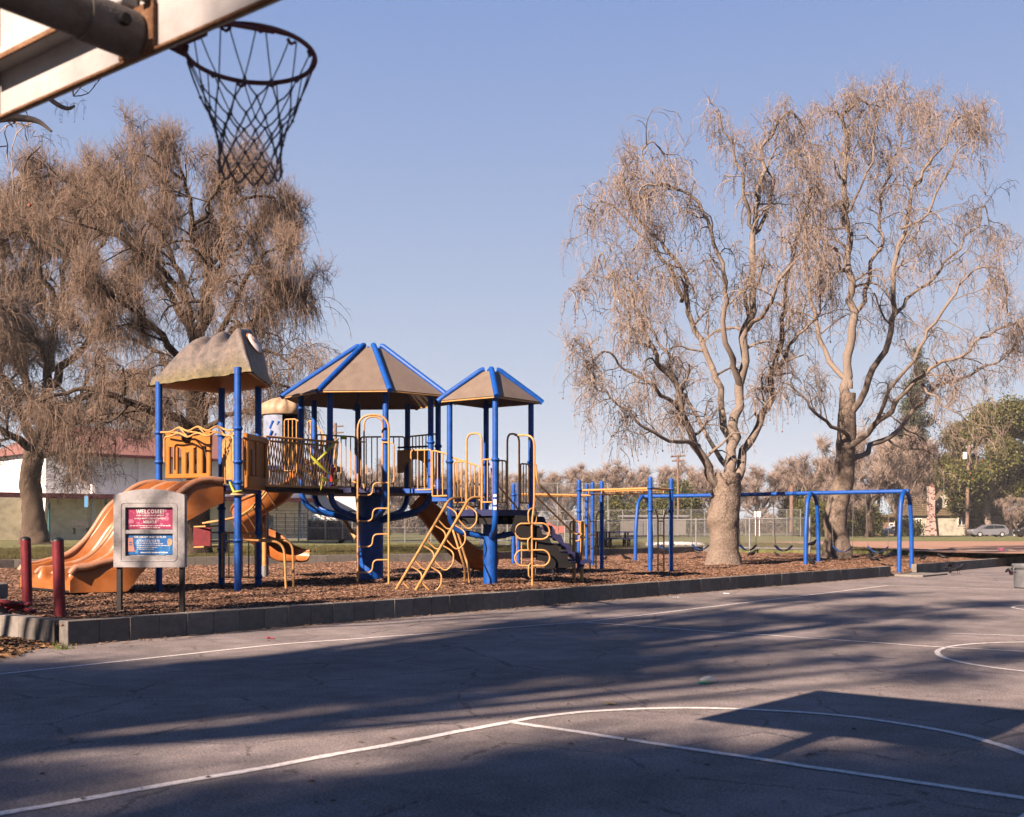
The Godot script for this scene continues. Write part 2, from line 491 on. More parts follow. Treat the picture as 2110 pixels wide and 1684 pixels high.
	m = mat("bubble_dark", lin(0.02, 0.015, 0.012), 0.12)
	mat("seat_blue", lin(0.02, 0.09, 0.33), 0.5)
	mat("chain_steel", lin(0.22, 0.21, 0.2), 0.5)

# ---------------------------------------------------------------- scene
func _ready() -> void:
	var cam := Camera3D.new()
	cam.name = "camera"
	add_child(cam)
	var lens := CameraAttributesPhysical.new()
	lens.frustum_focal_length = 40.0
	lens.exposure_aperture = 3.9
	lens.frustum_focus_distance = 23.0
	cam.attributes = lens
	cam.projection = Camera3D.PROJECTION_FRUSTUM
	cam.near = 0.1
	cam.far = 1500.0
	cam.size = 0.1 * 2.0 * 842.0 / FOCAL
	cam.frustum_offset = Vector2(0, 0.1 * 243.0 / FOCAL)
	cam.position = Vector3(0, EYE, 0)
	cam.current = true

	var sky := ProceduralSkyMaterial.new()
	sky.sky_top_color = air(0.0102, 0.0326, 0.1)
	sky.sky_horizon_color = air(0.112, 0.122, 0.131)
	sky.sky_curve = 0.273
	sky.ground_bottom_color = air(0.024, 0.021, 0.02)
	sky.ground_horizon_color = air(0.066, 0.066, 0.075)
	sky.sun_angle_max = 1.0
	var env := Environment.new()
	env.background_mode = Environment.BG_SKY
	env.sky = Sky.new()
	env.sky.sky_material = sky
	env.tonemap_mode = Environment.TONE_MAPPER_LINEAR
	env.tonemap_exposure = 6.0
	env.sdfgi_enabled = true
	env.ssao_enabled = true
	env.ssil_enabled = true
	env.fog_enabled = true
	env.fog_density = 0.00018
	env.fog_light_color = air(0.36, 0.365, 0.385)
	var around := WorldEnvironment.new()
	around.name = "environment"
	around.environment = env
	add_child(around)

	var sun := DirectionalLight3D.new()
	sun.name = "sun"
	sun.light_color = Color(1.0, 0.88, 0.79)
	sun.light_energy = 1.6
	sun.light_angular_distance = 0.5
	sun.shadow_enabled = true
	add_child(sun)
	sun.look_at_from_position(Vector3.ZERO, Vector3(0.66 * 0.862, -0.507, -0.751 * 0.862))

	hills.seed = 3; hills.frequency = 1.0; hills.fractal_octaves = 3
	rng.seed = 20240
	make_materials()
	build_ground()
	build_kerbs()
	build_far_places()
	build_trees()
	build_play_structure()
	build_climbers()
	build_swings()
	build_sign()
	build_hoop()
	build_small_things()

# ---------------------------------------------------------------- ground
var front := [Vector2(-5.29, -13.43), Vector2(10.5, -31.9), Vector2(17.8, -41.8)]
var back := [Vector2(-17, -27.6), Vector2(-13.6, -31.0), Vector2(-0.9, -38.8), Vector2(8.4, -50.6), Vector2(17.8, -42.0)]

func along(line: Array, t: float) -> Vector2:
	var total := 0.0
	for i in line.size() - 1: total += line[i].distance_to(line[i + 1])
	var s := t * total
	for i in line.size() - 1:
		var l: float = line[i].distance_to(line[i + 1])
		if s <= l or i == line.size() - 2: return line[i].lerp(line[i + 1], s / l)
		s -= l
	return line[-1]

func sheet(outline: Array, y: float) -> Shape:
	var s := Shape.new()
	var o := PackedVector2Array()
	for p in outline: o.append(Vector2(p.x, p.y if p is Vector2 else p.z))
	var tr := Geometry2D.triangulate_polygon(o)
	for p in o: s.vert(Vector3(p.x, y, p.y), Vector3.UP, p)
	for i in range(0, tr.size(), 3):
		var a := o[tr[i]]; var b := o[tr[i + 1]]; var d := o[tr[i + 2]]
		if (b - a).cross(d - a) > 0: s.ix.append_array([tr[i], tr[i + 1], tr[i + 2]])
		else: s.ix.append_array([tr[i], tr[i + 2], tr[i + 1]])
	return s

func painted(pts: Array, width: float, parent: Node) -> void:
	# hand-painted: the edge wavers a little
	var s := Shape.new()
	var fine := []
	for i in pts.size() - 1:
		var l: float = (pts[i + 1] - pts[i]).length()
		var k := maxi(2, int(l / 0.12))
		for j in k: fine.append(pts[i].lerp(pts[i + 1], float(j) / k))
	fine.append(pts[-1])
	var rows := []
	for i in fine.size():
		var d: Vector3 = (fine[mini(i + 1, fine.size() - 1)] - fine[maxi(i - 1, 0)]).normalized()
		var side := Vector3(-d.z, 0, d.x)
		var p: Vector3 = fine[i]
		var wob := 0.018 * hills.get_noise_2d(p.x * 1.3 + 9, p.z * 1.3) + 0.03 * hills.get_noise_2d(p.x * 0.3 + 90, p.z * 0.3)
		var w1 := width * 0.5 * (1.0 + 0.22 * hills.get_noise_2d(p.x * 9.0, p.z * 9.0))
		var w2 := width * 0.5 * (1.0 + 0.22 * hills.get_noise_2d(p.x * 9.0 + 40, p.z * 9.0))
		var y := Vector3(0, 0.005, 0)
		rows.append([p + side * (wob + w1) + y, p + side * (wob - w2) + y])
	s.skin(rows)
	put("painted_line", s, M.line_paint, parent)

func build_ground() -> void:
	var base := sheet([Vector2(-60, 40), Vector2(90, 40), Vector2(90, -125), Vector2(58, -90), Vector2(20, -44.5), Vector2(6, -28), Vector2(-5, -15), Vector2(-14, -22), Vector2(-60, -24)], 0.0)
	var court := structure("court_asphalt", base, M.asphalt)
	tag(court, "worn grey asphalt ball court with white painted lines")
	# side line, centre line, end line of the court
	painted([on_ground(-330, 1447), on_ground(0, 1390), on_ground(560, 1330), on_ground(1210, 1282), on_ground(1830, 1207)], 0.065, court)
	painted([on_ground(1207, 1283), on_ground(1480, 1303), on_ground(1950, 1335), on_ground(2300, 1353)], 0.06, court)
	painted([on_ground(1830, 1207), on_ground(2110, 1216), on_ground(2400, 1224)], 0.06, court)
	painted([on_ground(1955, 1306), on_ground(2150, 1312)], 0.045, court)
	# key lane, free throw line and circle of the near basket
	var corner := on_ground(1050, 1490)
	painted([on_ground(-500, 1800), on_ground(0, 1680), on_ground(560, 1580), corner], 0.078, court)
	var other := corner + R * 3.62
	painted([corner, corner + R * 1.8, other], 0.07, court)
	painted([other, other - U * 5.0], 0.075, court)
	var arc := []
	for i in 25:
		var a := PI * i / 24.0
		arc.append(corner + R * 1.81 - R * 1.81 * cos(a) + U * 1.81 * sin(a))
	painted(arc, 0.07, court)
	var mid := on_ground(1950, 1335) + R * 1.75
	var ring := []
	for i in 49:
		var a := TAU * i / 48.0
		ring.append(mid + Vector3(cos(a), 0, sin(a)) * 1.75)
	painted(ring, 0.06, court)
	var far_ring := []
	mid = on_ground(2096, 1255) + Vector3(0.9, 0, 0)
	for i in 33:
		var a := TAU * i / 32.0
		far_ring.append(mid + Vector3(cos(a), 0, sin(a)) * 0.9)
	painted(far_ring, 0.06, court)

	# playground bed
	var s := Shape.new()
	var rows := []
	var nx := 340
	var nz := 170
	for i in nz + 1:
		var row := []
		for j in nx + 1:
			var p := along(front, float(j) / nx).lerp(along(back, float(j) / nx), pow(float(i) / nz, 1.25))
			row.append(Vector3(p.x, bed_y(p.x, p.y), p.y))
		rows.append(row)
	s.skin(rows, false, true)
	var bed := structure("playground_bed", s, M.wood_chips)
	tag(bed, "rust brown wood chip bed under the play equipment")
	var chip := Shape.new()
	chip.box(Vector3.ZERO, Vector3(0.055, 0.007, 0.018))
	var where := []
	var cols := PackedColorArray()
	for i in 150000:
		var tt := rng.randf()
		tt = tt * tt * 0.4 + tt * 0.6
		var p := along(front, tt).lerp(along(back, tt), pow(rng.randf(), 1.7))
		var b := Basis.from_euler(Vector3(rng.randf_range(-0.7, 0.7), rng.randf() * TAU, rng.randf_range(-0.5, 0.5))).scaled_local(Vector3(rng.randf_range(0.4, 1.5), 1, rng.randf_range(0.5, 1.5)))
		where.append(Transform3D(b, Vector3(p.x, bed_y(p.x, p.y) + rng.randf_range(0.0, 0.014), p.y)))
		var g := rng.randf()
		cols.append(Color(0.11, 0.053, 0.032).lerp(Color(0.54, 0.345, 0.235), g * sqrt(g)) * rng.randf_range(0.6, 1.0))
	scatter("wood_chips", chip.mesh(), M.chip, where, bed, cols)

	# lawn beyond, slowly falling away
	s = Shape.new()
	rows = []
	var near := [Vector2(-150, -22), Vector2(-17.3, -27.8), Vector2(-13.8, -31.2), Vector2(-1, -39), Vector2(8.4, -50.8), Vector2(18.0, -42.1), Vector2(22, -46.5), Vector2(60, -92), Vector2(180, -240)]
	var cuts := [-150.0, -60.0, -30.0, -17.3, -15.5, -13.8, -10.0, -5.0, -1.0, 4.0, 8.4, 12.0, 15.0, 18.0, 22.0, 40.0, 60.0, 110.0, 180.0]
	var reach := [0.0, 0.004, 0.01, 0.02, 0.04, 0.07, 0.11, 0.16, 0.23, 0.34, 0.5, 0.75, 1.0]
	for f in [-1.0] + reach:
		var row := []
		for x in cuts:
			var z := -400.0
			for i in near.size() - 1:
				if x >= near[i].x and x <= near[i + 1].x:
					z = lerpf(near[i].y, near[i + 1].y, (x - near[i].x) / (near[i + 1].x - near[i].x))
			var zz := lerpf(z, -700.0, maxf(f, 0.0))
			var xx: float = x * lerpf(1.0, 3.0, maxf(f, 0.0))
			row.append(Vector3(xx, -0.2 if f < 0.0 else lawn_y(zz) + 0.02 * hills.get_noise_2d(xx * 0.2, zz * 0.2), zz))
		rows.append(row)
	s.skin(rows, false, true)
	var lawn := structure("lawn", s, M.lawn)
	tag(lawn, "dry winter lawn of the school field")
	var edge := [on_lawn(1560, 1117.5), on_lawn(1760, 1116.5), on_lawn(1960, 1116.5), on_lawn(2200, 1117), on_lawn(2400, 1120), on_lawn(2330, 1144), on_lawn(2110, 1142.5), on_lawn(1950, 1140), on_lawn(1820, 1134), on_lawn(1740, 1127), on_lawn(1640, 1121)]
	var field := PackedVector2Array()
	for p in edge: field.append(Vector2(p.x, p.z))
	# grass blades on the nearest strip
	var blade := Shape.new()
	for k in 7:
		var a := TAU * k / 7.0
		var d := Vector3(cos(a), 0, sin(a))
		var side := Vector3(-d.z, 0, d.x) * 0.006
		var hh := 0.05 + 0.02 * (k % 3)
		blade.poly([d * 0.02 - side, d * 0.02 + side, d * 0.05 + Vector3(0, hh, 0)], Vector3(0, -1, 0))
	where = []
	cols = PackedColorArray()
	for i in 45000:
		var x := rng.randf_range(-22.0, 26.0)
		var z := 0.0
		for q in near.size() - 1:
			if x >= near[q].x and x <= near[q + 1].x:
				z = lerpf(near[q].y, near[q + 1].y, (x - near[q].x) / (near[q + 1].x - near[q].x))
		z -= 0.1 + 26.0 * pow(rng.randf(), 1.6)
		if Geometry2D.is_point_in_polygon(Vector2(x, z), field): continue
		where.append(Transform3D(Basis.from_euler(Vector3(0, rng.randf() * TAU, 0)).scaled_local(Vector3.ONE * rng.randf_range(0.8, 1.7)), Vector3(x, lawn_y(z) - 0.01, z)))
		cols.append(Color(0.1, 0.125, 0.03).lerp(Color(0.27, 0.235, 0.11), rng.randf()) * 0.8)
	scatter("grass", blade.mesh(), M.chip, where, lawn, cols)

	# ball field dirt
	var dirt := sheet(edge, 0.0)
	for i in dirt.v.size(): dirt.v[i].y = lawn_y(dirt.v[i].z) + 0.025
	tag(structure("infield_dirt", dirt, M.infield), "tan dirt of the ball field behind the swings")
	# soil at the near left corner of the kerb, with fallen leaves
	var verge := sheet([Vector2(-5.5, -13.5), Vector2(-5.5, -13.0), Vector2(-5.7, -12.3), Vector2(-7.0, -11.7), Vector2(-11, -11), Vector2(-30, -9), Vector2(-60, -9), Vector2(-60, -24.2), Vector2(-17.3, -24.2)], 0.006)
	var soil := structure("soil_verge", verge, M.soil)
	tag(soil, "brown soil verge with leaf litter beside the kerb corner")
	where = []
	cols = PackedColorArray()
	for i in 5000:
		var x := -5.3 - rng.randf() * 3.5
		var z := -13.3 + rng.randf_range(-1.6, 1.7) + (x + 5.3) * -0.1
		where.append(Transform3D(Basis.from_euler(Vector3(rng.randf_range(-0.6, 0.6), rng.randf() * TAU, rng.randf_range(-0.6, 0.6))).scaled_local(Vector3.ONE * rng.randf_range(0.4, 1.0)), Vector3(x, 0.012, z)))
		cols.append(Color(0.12, 0.07, 0.035).lerp(Color(0.4, 0.24, 0.12), rng.randf()))
	# crumbs that the wind left along the kerb
	for i in 1500:
		var t := rng.randf()
		var p := along(front, t * 0.72)
		var off := 0.12 + 0.25 * absf(rng.randfn()) * rng.randf()
		where.append(Transform3D(Basis.from_euler(Vector3(rng.randf_range(-0.3, 0.3), rng.randf() * TAU, 0)).scaled_local(Vector3.ONE * rng.randf_range(0.2, 0.7)), Vector3(p.x, 0.01, p.y) + R * off))
		cols.append(Color(0.16, 0.1, 0.06).lerp(Color(0.5, 0.36, 0.24), rng.randf()))
	for i in 260:
		var p := on_ground(rng.randf_range(-50, 2150), 1684.0 - 440.0 * pow(rng.randf(), 0.7))
		where.append(Transform3D(Basis.from_euler(Vector3(rng.randf_range(-0.3, 0.3), rng.randf() * TAU, 0)).scaled_local(Vector3.ONE * rng.randf_range(0.12, 0.5)), p + Vector3(0, 0.008, 0)))
		cols.append(Color(0.07, 0.045, 0.03).lerp(Color(0.35, 0.22, 0.12), rng.randf()))
	var leafy := Shape.new()
	leafy.poly([Vector3(-0.05, 0, 0), Vector3(0, 0.012, 0.03), Vector3(0.06, 0, 0), Vector3(0, 0.008, -0.03)], Vector3(0, -1, 0))
	scatter("leaf_litter", leafy.mesh(), M.chip, where, court, cols)
	# threshold slab in the gap of the kerb
	var g1 := Vector3(10.6, 0, -32.0)
	var slab := Shape.new()
	slab.box(g1 + U * 1.05 + R * 0.1 + Vector3(0, 0.02, 0), Vector3(1.9, 0.06, 1.6), facing(U), 0.01)
	tag(structure("threshold_path", slab, M.concrete_b), "pale concrete threshold in the kerb gap")

func kerb_run(a: Vector3, b: Vector3, h: float, block: float, label: String, group: String) -> void:
	var l := (b - a).length()
	var k := maxi(1, int(l / block))
	var dir := (b - a) / l
	var t := thing("kerb_wall", label, "kerb", a, group)
	for i in k:
		var c := a + dir * (l * (i + 0.5) / k)
		var s := Shape.new()
		var sz := Vector3(l / k - 0.004, h + rng.randf_range(-0.006, 0.006), 0.2)
		s.box(c + Vector3(0, h * 0.5 - 0.02, 0) + Vector3(-dir.z, 0, dir.x) * rng.randf_range(-0.004, 0.004), sz, facing(dir) * Basis(Vector3.UP, rng.randf_range(-0.004, 0.004)), 0.007)
		put("block", s, M["concrete_" + ["a", "b", "c"][rng.randi() % 3]], t)
	var core := Shape.new()
	core.box((a + b) * 0.5 + Vector3(0, h * 0.5 - 0.05, 0), Vector3(l - 0.02, h - 0.02, 0.17), facing(dir))
	put("mortar", core, M.soil, t)

func build_kerbs() -> void:
	var a := Vector3(-5.29, 0, -13.43)
	var b := Vector3(10.5, 0, -31.9)
	kerb_run(a, b, 0.31, 0.4, "long low kerb of grey concrete blocks in front of the play equipment", "")
	kerb_run(Vector3(11.85, 0, -33.55), Vector3(25.5, 0, -50.3), 0.31, 0.4, "low concrete block kerb on the far side of the kerb gap", "")
	kerb_run(a - R * 0.22 + U * 0.1, Vector3(-16.2, 0, -22.7), 0.3, 0.42, "short concrete block kerb at the near corner beside the red posts", "")
	var pts := [Vector3(-17.2, 0.2, -27.6), Vector3(-13.6, 0.2, -31.05), Vector3(-0.9, 0.2, -38.85)]
	kerb_run(pts[0], pts[1], 0.32, 0.8, "far kerb stretch behind the wave slide", "kerbs along the far edge of the chip bed")
	kerb_run(pts[1], pts[2], 0.32, 0.8, "dark far kerb behind the towers below the lawn", "kerbs along the far edge of the chip bed")
	kerb_run(pts[2], Vector3(8.4, 0.2, -50.65), 0.34, 0.8, "dark far kerb behind the overhead ladders", "kerbs along the far edge of the chip bed")
	kerb_run(Vector3(8.5, 0.2, -50.55), Vector3(20.2, 0.15, -44.2), 0.34, 0.8, "pale far kerb behind the swings and the grey trees", "kerbs along the far edge of the chip bed")

# ---------------------------------------------------------------- trees
func smooth_path(pts: Array, k: int, amp: float, seed_: int) -> PackedVector3Array:
	var out := PackedVector3Array()
	var f := noise(seed_, 0.9, 2)
	for i in pts.size() - 1:
		var p0: Vector3 = pts[maxi(0, i - 1)]; var p1: Vector3 = pts[i]; var p2: Vector3 = pts[i + 1]; var p3: Vector3 = pts[mini(pts.size() - 1, i + 2)]
		for j in k:
			out.append(p1.cubic_interpolate(p2, p0, p3, float(j) / k))
	out.append(pts[-1])
	for i in range(1, out.size()):
		var p := out[i]
		out[i] = p + Vector3(f.get_noise_3dv(p), f.get_noise_3dv(p + Vector3(31, 0, 0)) * 0.6, f.get_noise_3dv(p + Vector3(0, 0, 57))) * amp
	return out

# one branch, its side branches, and the places where twigs sit
func branch(s: Shape, p: Vector3, dir: Vector3, length: float, r: float, depth: int, o: Dictionary, tips: Array) -> void:
	var k := 7 if depth > 0 else 5
	var pts := PackedVector3Array([p])
	var d := dir.normalized()
	var step := length / k
	for i in k:
		var t := float(i + 1) / k
		var pull: Vector3 = Vector3(0, o.lift * (1.0 - t) - o.droop * t * t, 0)
		d = (d + pull * 0.5 + Vector3(rng.randfn(), rng.randfn() * 0.7, rng.randfn()) * o.wiggle).normalized()
		p += d * step
		pts.append(p)
	var rad := PackedFloat32Array()
	for i in k + 1: rad.append(maxf(o.thin, r * (1.0 - 0.72 * i / k)))
	s.tube(pts, rad, 5 if r > 0.03 else (4 if r > 0.015 else 3), false)
	if depth > 0:
		var n := int(o.kids * (0.7 + 0.6 * rng.randf()))
		for i in n:
			var t := 0.18 + 0.8 * (i + rng.randf()) / n
			var q := t * k
			var a := mini(int(q), k - 1)
			var at_ := pts[a].lerp(pts[a + 1], q - a)
			var ahead := (pts[a + 1] - pts[a]).normalized()
			var side := ahead.cross(Vector3(rng.randfn(), rng.randfn(), rng.randfn())).normalized()
			branch(s, at_, ahead * 0.55 + side * 0.9, length * (0.62 - 0.3 * t) * rng.randf_range(0.7, 1.2), maxf(o.thin, rad[a] * 0.55), depth - 1, o, tips)
	for i in range(2 if depth > 0 else 1, k + 1):
		if depth < 2: tips.append([pts[i], (pts[i] - pts[i - 1]).normalized()])

func hanging_twig(seed_: int, length: float, strands: int, spread: float, thick: float, fruit: bool, up := 0.2) -> ArrayMesh:
	var g := RandomNumberGenerator.new()
	g.seed = seed_
	var s := Shape.new()
	for i in strands:
		var a := g.randf() * TAU
		var out := Vector3(cos(a), 0, sin(a))
		var d := (out * spread * g.randf_range(0.5, 1.3) + Vector3(0, up * g.randf_range(-1.0, 2.0), 0)).normalized()
		var l := length * g.randf_range(0.45, 1.0)
		var p := Vector3.ZERO if i % 3 == 0 else out * 0.1 * length * g.randf() - Vector3(0, 0.35 * length * g.randf(), 0)
		var pts := PackedVector3Array([p])
		var k := 6
		for j in k:
			d = (d + Vector3(0, -0.42 - 0.1 * j * spread, 0) + Vector3(g.randfn(), g.randfn() * 0.5, g.randfn()) * 0.2).normalized()
			p += d * l / k
			pts.append(p)
		var c := Color(0.08, 0.062, 0.05).lerp(Color(0.43, 0.352, 0.305), pow(g.randf(), 1.2))
		s.tint = c
		s.tube(pts, PackedFloat32Array([thick, thick, thick * 0.9, thick * 0.8, thick * 0.7, thick * 0.6, thick * 0.45]), 3, false)
		for j in range(1, k):
			if g.randf() < 0.75:
				var q := pts[j]
				var e := Vector3(g.randfn(), g.randfn() * 0.6 - 0.3, g.randfn()).normalized()
				var m := l * g.randf_range(0.1, 0.24)
				s.tube(PackedVector3Array([q, q + e * m * 0.5, q + e * m + Vector3(0, -0.25 * m, 0)]), PackedFloat32Array([thick * 0.7, thick * 0.6, thick * 0.4]), 3, false)
		if fruit and g.randf() < 0.55:
			s.tint = Color(0.12, 0.05, 0.035).lerp(Color(0.3, 0.13, 0.08), g.randf())
			s.blob(pts[-1] + Vector3(0, -0.02, 0), Vector3.ONE * g.randf_range(0.014, 0.03), Basis(), 6)
			if g.randf() < 0.5: s.blob(pts[4] + out * 0.04, Vector3(0.03, 0.045, 0.012), Basis(Vector3.UP, a), 6)
	return s.mesh()

func spray_twig(seed_: int, length: float, strands: int, thick: float) -> ArrayMesh:
	var g := RandomNumberGenerator.new()
	g.seed = seed_
	var s := Shape.new()
	for i in strands:
		var d := Vector3(g.randfn() * 0.8, 0.55 + g.randf(), g.randfn() * 0.8).normalized()
		var l := length * g.randf_range(0.4, 1.0)
		var p := Vector3.ZERO
		var pts := PackedVector3Array([p])
		for j in 5:
			d = (d + Vector3(g.randfn(), g.randfn() * 0.6 + 0.05, g.randfn()) * 0.3).normalized()
			p += d * l / 5.0
			pts.append(p)
		s.tint = Color(0.075, 0.058, 0.046).lerp(Color(0.41, 0.335, 0.29), pow(g.randf(), 1.2))
		s.tube(pts, PackedFloat32Array([thick, thick, thick * 0.85, thick * 0.7, thick * 0.55, thick * 0.4]), 3, false)
		for j in range(1, 5):
			var e := Vector3(g.randfn(), g.randf() * 0.8, g.randfn()).normalized()
			var m := l * g.randf_range(0.12, 0.3)
			s.tube(PackedVector3Array([pts[j], pts[j] + e * m]), PackedFloat32Array([thick * 0.7, thick * 0.4]), 3, false)
	return s.mesh()

# limbs: [[points], radius at the start, radius at the end]
func big_tree(called: String, label: String, where: Vector3, trunk: Array, trunk_r: Array, limbs: Array, o: Dictionary, bark: Material, limb_mat: Material, twigs: Array, group := "") -> Node3D:
	var t := thing(called, label, "tree", where, group)
	# trunk with a flared, lumpy foot
	var path := smooth_path(trunk, 6, 0.05, o.seed)
	var s := Shape.new()
	var rows := []
	var lump := noise(o.seed + 5, 0.9, 3)
	var sides := 22
	for i in path.size():
		var q := float(i) / (path.size() - 1) * (trunk_r.size() - 1)
		var a := mini(int(q), trunk_r.size() - 2)
		var r: float = lerpf(trunk_r[a], trunk_r[a + 1], q - a)
		var row := []
		for j in sides:
			var an := TAU * j / sides
			var d := Vector3(cos(an), 0, sin(an))
			var w := 1.0 + 0.16 * lump.get_noise_3dv((path[i] + d * r) * 1.6) + (0.12 * sin(an * 5.0 + o.seed) if i < 3 else 0.0) * (3.0 - i) / 3.0
			row.append(path[i] + d * r * w)
		rows.append(row)
	s.skin(rows, true)
	put("trunk", s, bark, t)
	var fine := Shape.new()
	var tips := []
	for li in limbs.size():
		var l: Array = limbs[li]
		var pts := smooth_path(l[0], 5, o.get("limb_wave", 0.25), o.seed + li * 3)
		var rad := PackedFloat32Array()
		var n := pts.size()
		for i in n:
			rad.append(lerpf(l[1], l[2], pow(float(i) / (n - 1), 0.62)) * o.get("slim", 1.0) * (1.0 + 0.16 * lump.get_noise_3dv(pts[i] * 3.0)))
		var ls := Shape.new()
		ls.tube(pts, rad, 10)
		put("limb", ls, limb_mat, t)
		var total := 0.0
		for i in n - 1: total += (pts[i + 1] - pts[i]).length()
		var m := int(o.side * total * (l[3] if l.size() > 3 else 1.0))
		for i in m:
			var tt := 0.22 + 0.78 * (i + rng.randf()) / m
			var q := tt * (n - 1)
			var a := mini(int(q), n - 2)
			var p := pts[a].lerp(pts[a + 1], q - a)
			var ahead := (pts[a + 1] - pts[a]).normalized()
			var sd := ahead.cross(Vector3(rng.randfn(), rng.randfn(), rng.randfn())).normalized()
			branch(fine, p, ahead * 0.5 + sd, o.reach * rng.randf_range(0.45, 1.15) * (1.0 - 0.62 * tt), clampf(rad[a] * 0.45, o.thin * 2.0, 0.09), 1, o, tips)
		tips.append([pts[-1], (pts[-1] - pts[-2]).normalized()])
	put("branches", fine, limb_mat, t).set_meta("kind", "stuff")
	var lists := []
	for k in twigs.size(): lists.append([])
	for tip in tips:
		for k in twigs.size():
			var reps: float = twigs[k][1]
			if twigs[k].size() > 2 and tip[0].y < twigs[k][2]: continue
			if twigs[k].size() > 3 and tip[0].y > twigs[k][3]: continue
			var nrep := int(reps) + (1 if rng.randf() < reps - int(reps) else 0)
			for i in nrep:
				var b := Basis(Vector3.UP, rng.randf() * TAU) * Basis(Vector3.RIGHT, rng.randfn() * 0.18)
				lists[k].append(Transform3D(b.scaled(Vector3.ONE * rng.randf_range(0.55, 1.2)), tip[0] + Vector3(rng.randfn(), rng.randfn(), rng.randfn()) * 0.06))
	for k in twigs.size():
		if lists[k].size(): scatter("crown" if k == 0 else "crown_%03d" % k, twigs[k][0], M.brown_twig if o.get("brown", false) else M.twig, lists[k], t)
	print(called, " tips ", tips.size(), " fine tris ", fine.ix.size() / 3)
	return t

func pl(list: Array, d: float) -> Array:     # [x, y, extra depth] along a limb
	var out := []
	for p in list: out.append(at(p[0], p[1], d + (p[2] if p.size() > 2 else 0.0)))
	return out

# a leafy crown of clumps, each clump many leaf faces
func leaf_clump(seed_: int, leaves: int, size: float, leaf: float, a: Color, b: Color) -> ArrayMesh:
	var g := RandomNumberGenerator.new()
	g.seed = seed_
	var s := Shape.new()
	for i in leaves:
		var p := Vector3(g.randfn(), g.randfn() * 0.7, g.randfn()) * size * 0.4
		var e := Basis.from_euler(Vector3(g.randf() * TAU, g.randf() * TAU, g.randf() * TAU))
		s.tint = a.lerp(b, g.randf())
		s.poly([p - e.x * leaf, p + e.y * leaf * 0.5, p + e.x * leaf, p - e.y * leaf * 0.5], p - e.z)
	return s.mesh()

func leafy_tree(called: String, label: String, category: String, where: Vector3, lobes: Array, per_lobe: float, clump: ArrayMesh, trunk_r: float, trunk_h: float, bark: Material, group := "") -> Node3D:
	var t := thing(called, label, category, where, group)
	var list := []
	var cols := PackedColorArray()
	for l in lobes:
		var c: Vector3 = where + l[0]
		var r: Vector3 = l[1]
		for i in int(per_lobe * r.x * r.y):
			var d := Vector3(rng.randfn(), rng.randfn(), rng.randfn()).normalized() * pow(rng.randf(), 0.25)
			var jut := 1.0 + 0.3 * hills.get_noise_3dv((c + d * r) * 0.55)
			list.append(Transform3D(Basis.from_euler(Vector3(rng.randf() * TAU, rng.randf() * TAU, 0)).scaled(Vector3.ONE * rng.randf_range(0.6, 1.3)), c + d * r * jut))
			var g := rng.randf_range(0.75, 1.2)
			cols.append(Color(g, g * rng.randf_range(0.93, 1.05), g))
	if trunk_r > 0.0:
		var s := Shape.new()
		s.tube(PackedVector3Array([where + Vector3(0, -0.3, 0), where + Vector3(trunk_r * 0.2, trunk_h * 0.3, 0), where + Vector3(-trunk_r * 0.3, trunk_h * 0.7, 0), where + Vector3(0, trunk_h, 0)]), PackedFloat32Array([trunk_r * 1.35, trunk_r, trunk_r * 0.85, trunk_r * 0.6]), 12)
		for l in lobes:
			var c: Vector3 = where + l[0]
			var root := where + Vector3(0, trunk_h * rng.randf_range(0.7, 0.98), 0)
			s.tube(PackedVector3Array([root, root.lerp(c, 0.5) + Vector3(0, -0.3, 0), c]), PackedFloat32Array([trunk_r * 0.5, trunk_r * 0.35, trunk_r * 0.15]), 6)
		put("trunk", s, bark, t)
	scatter("crown", clump, M.leaf, list, t, cols)
	return t

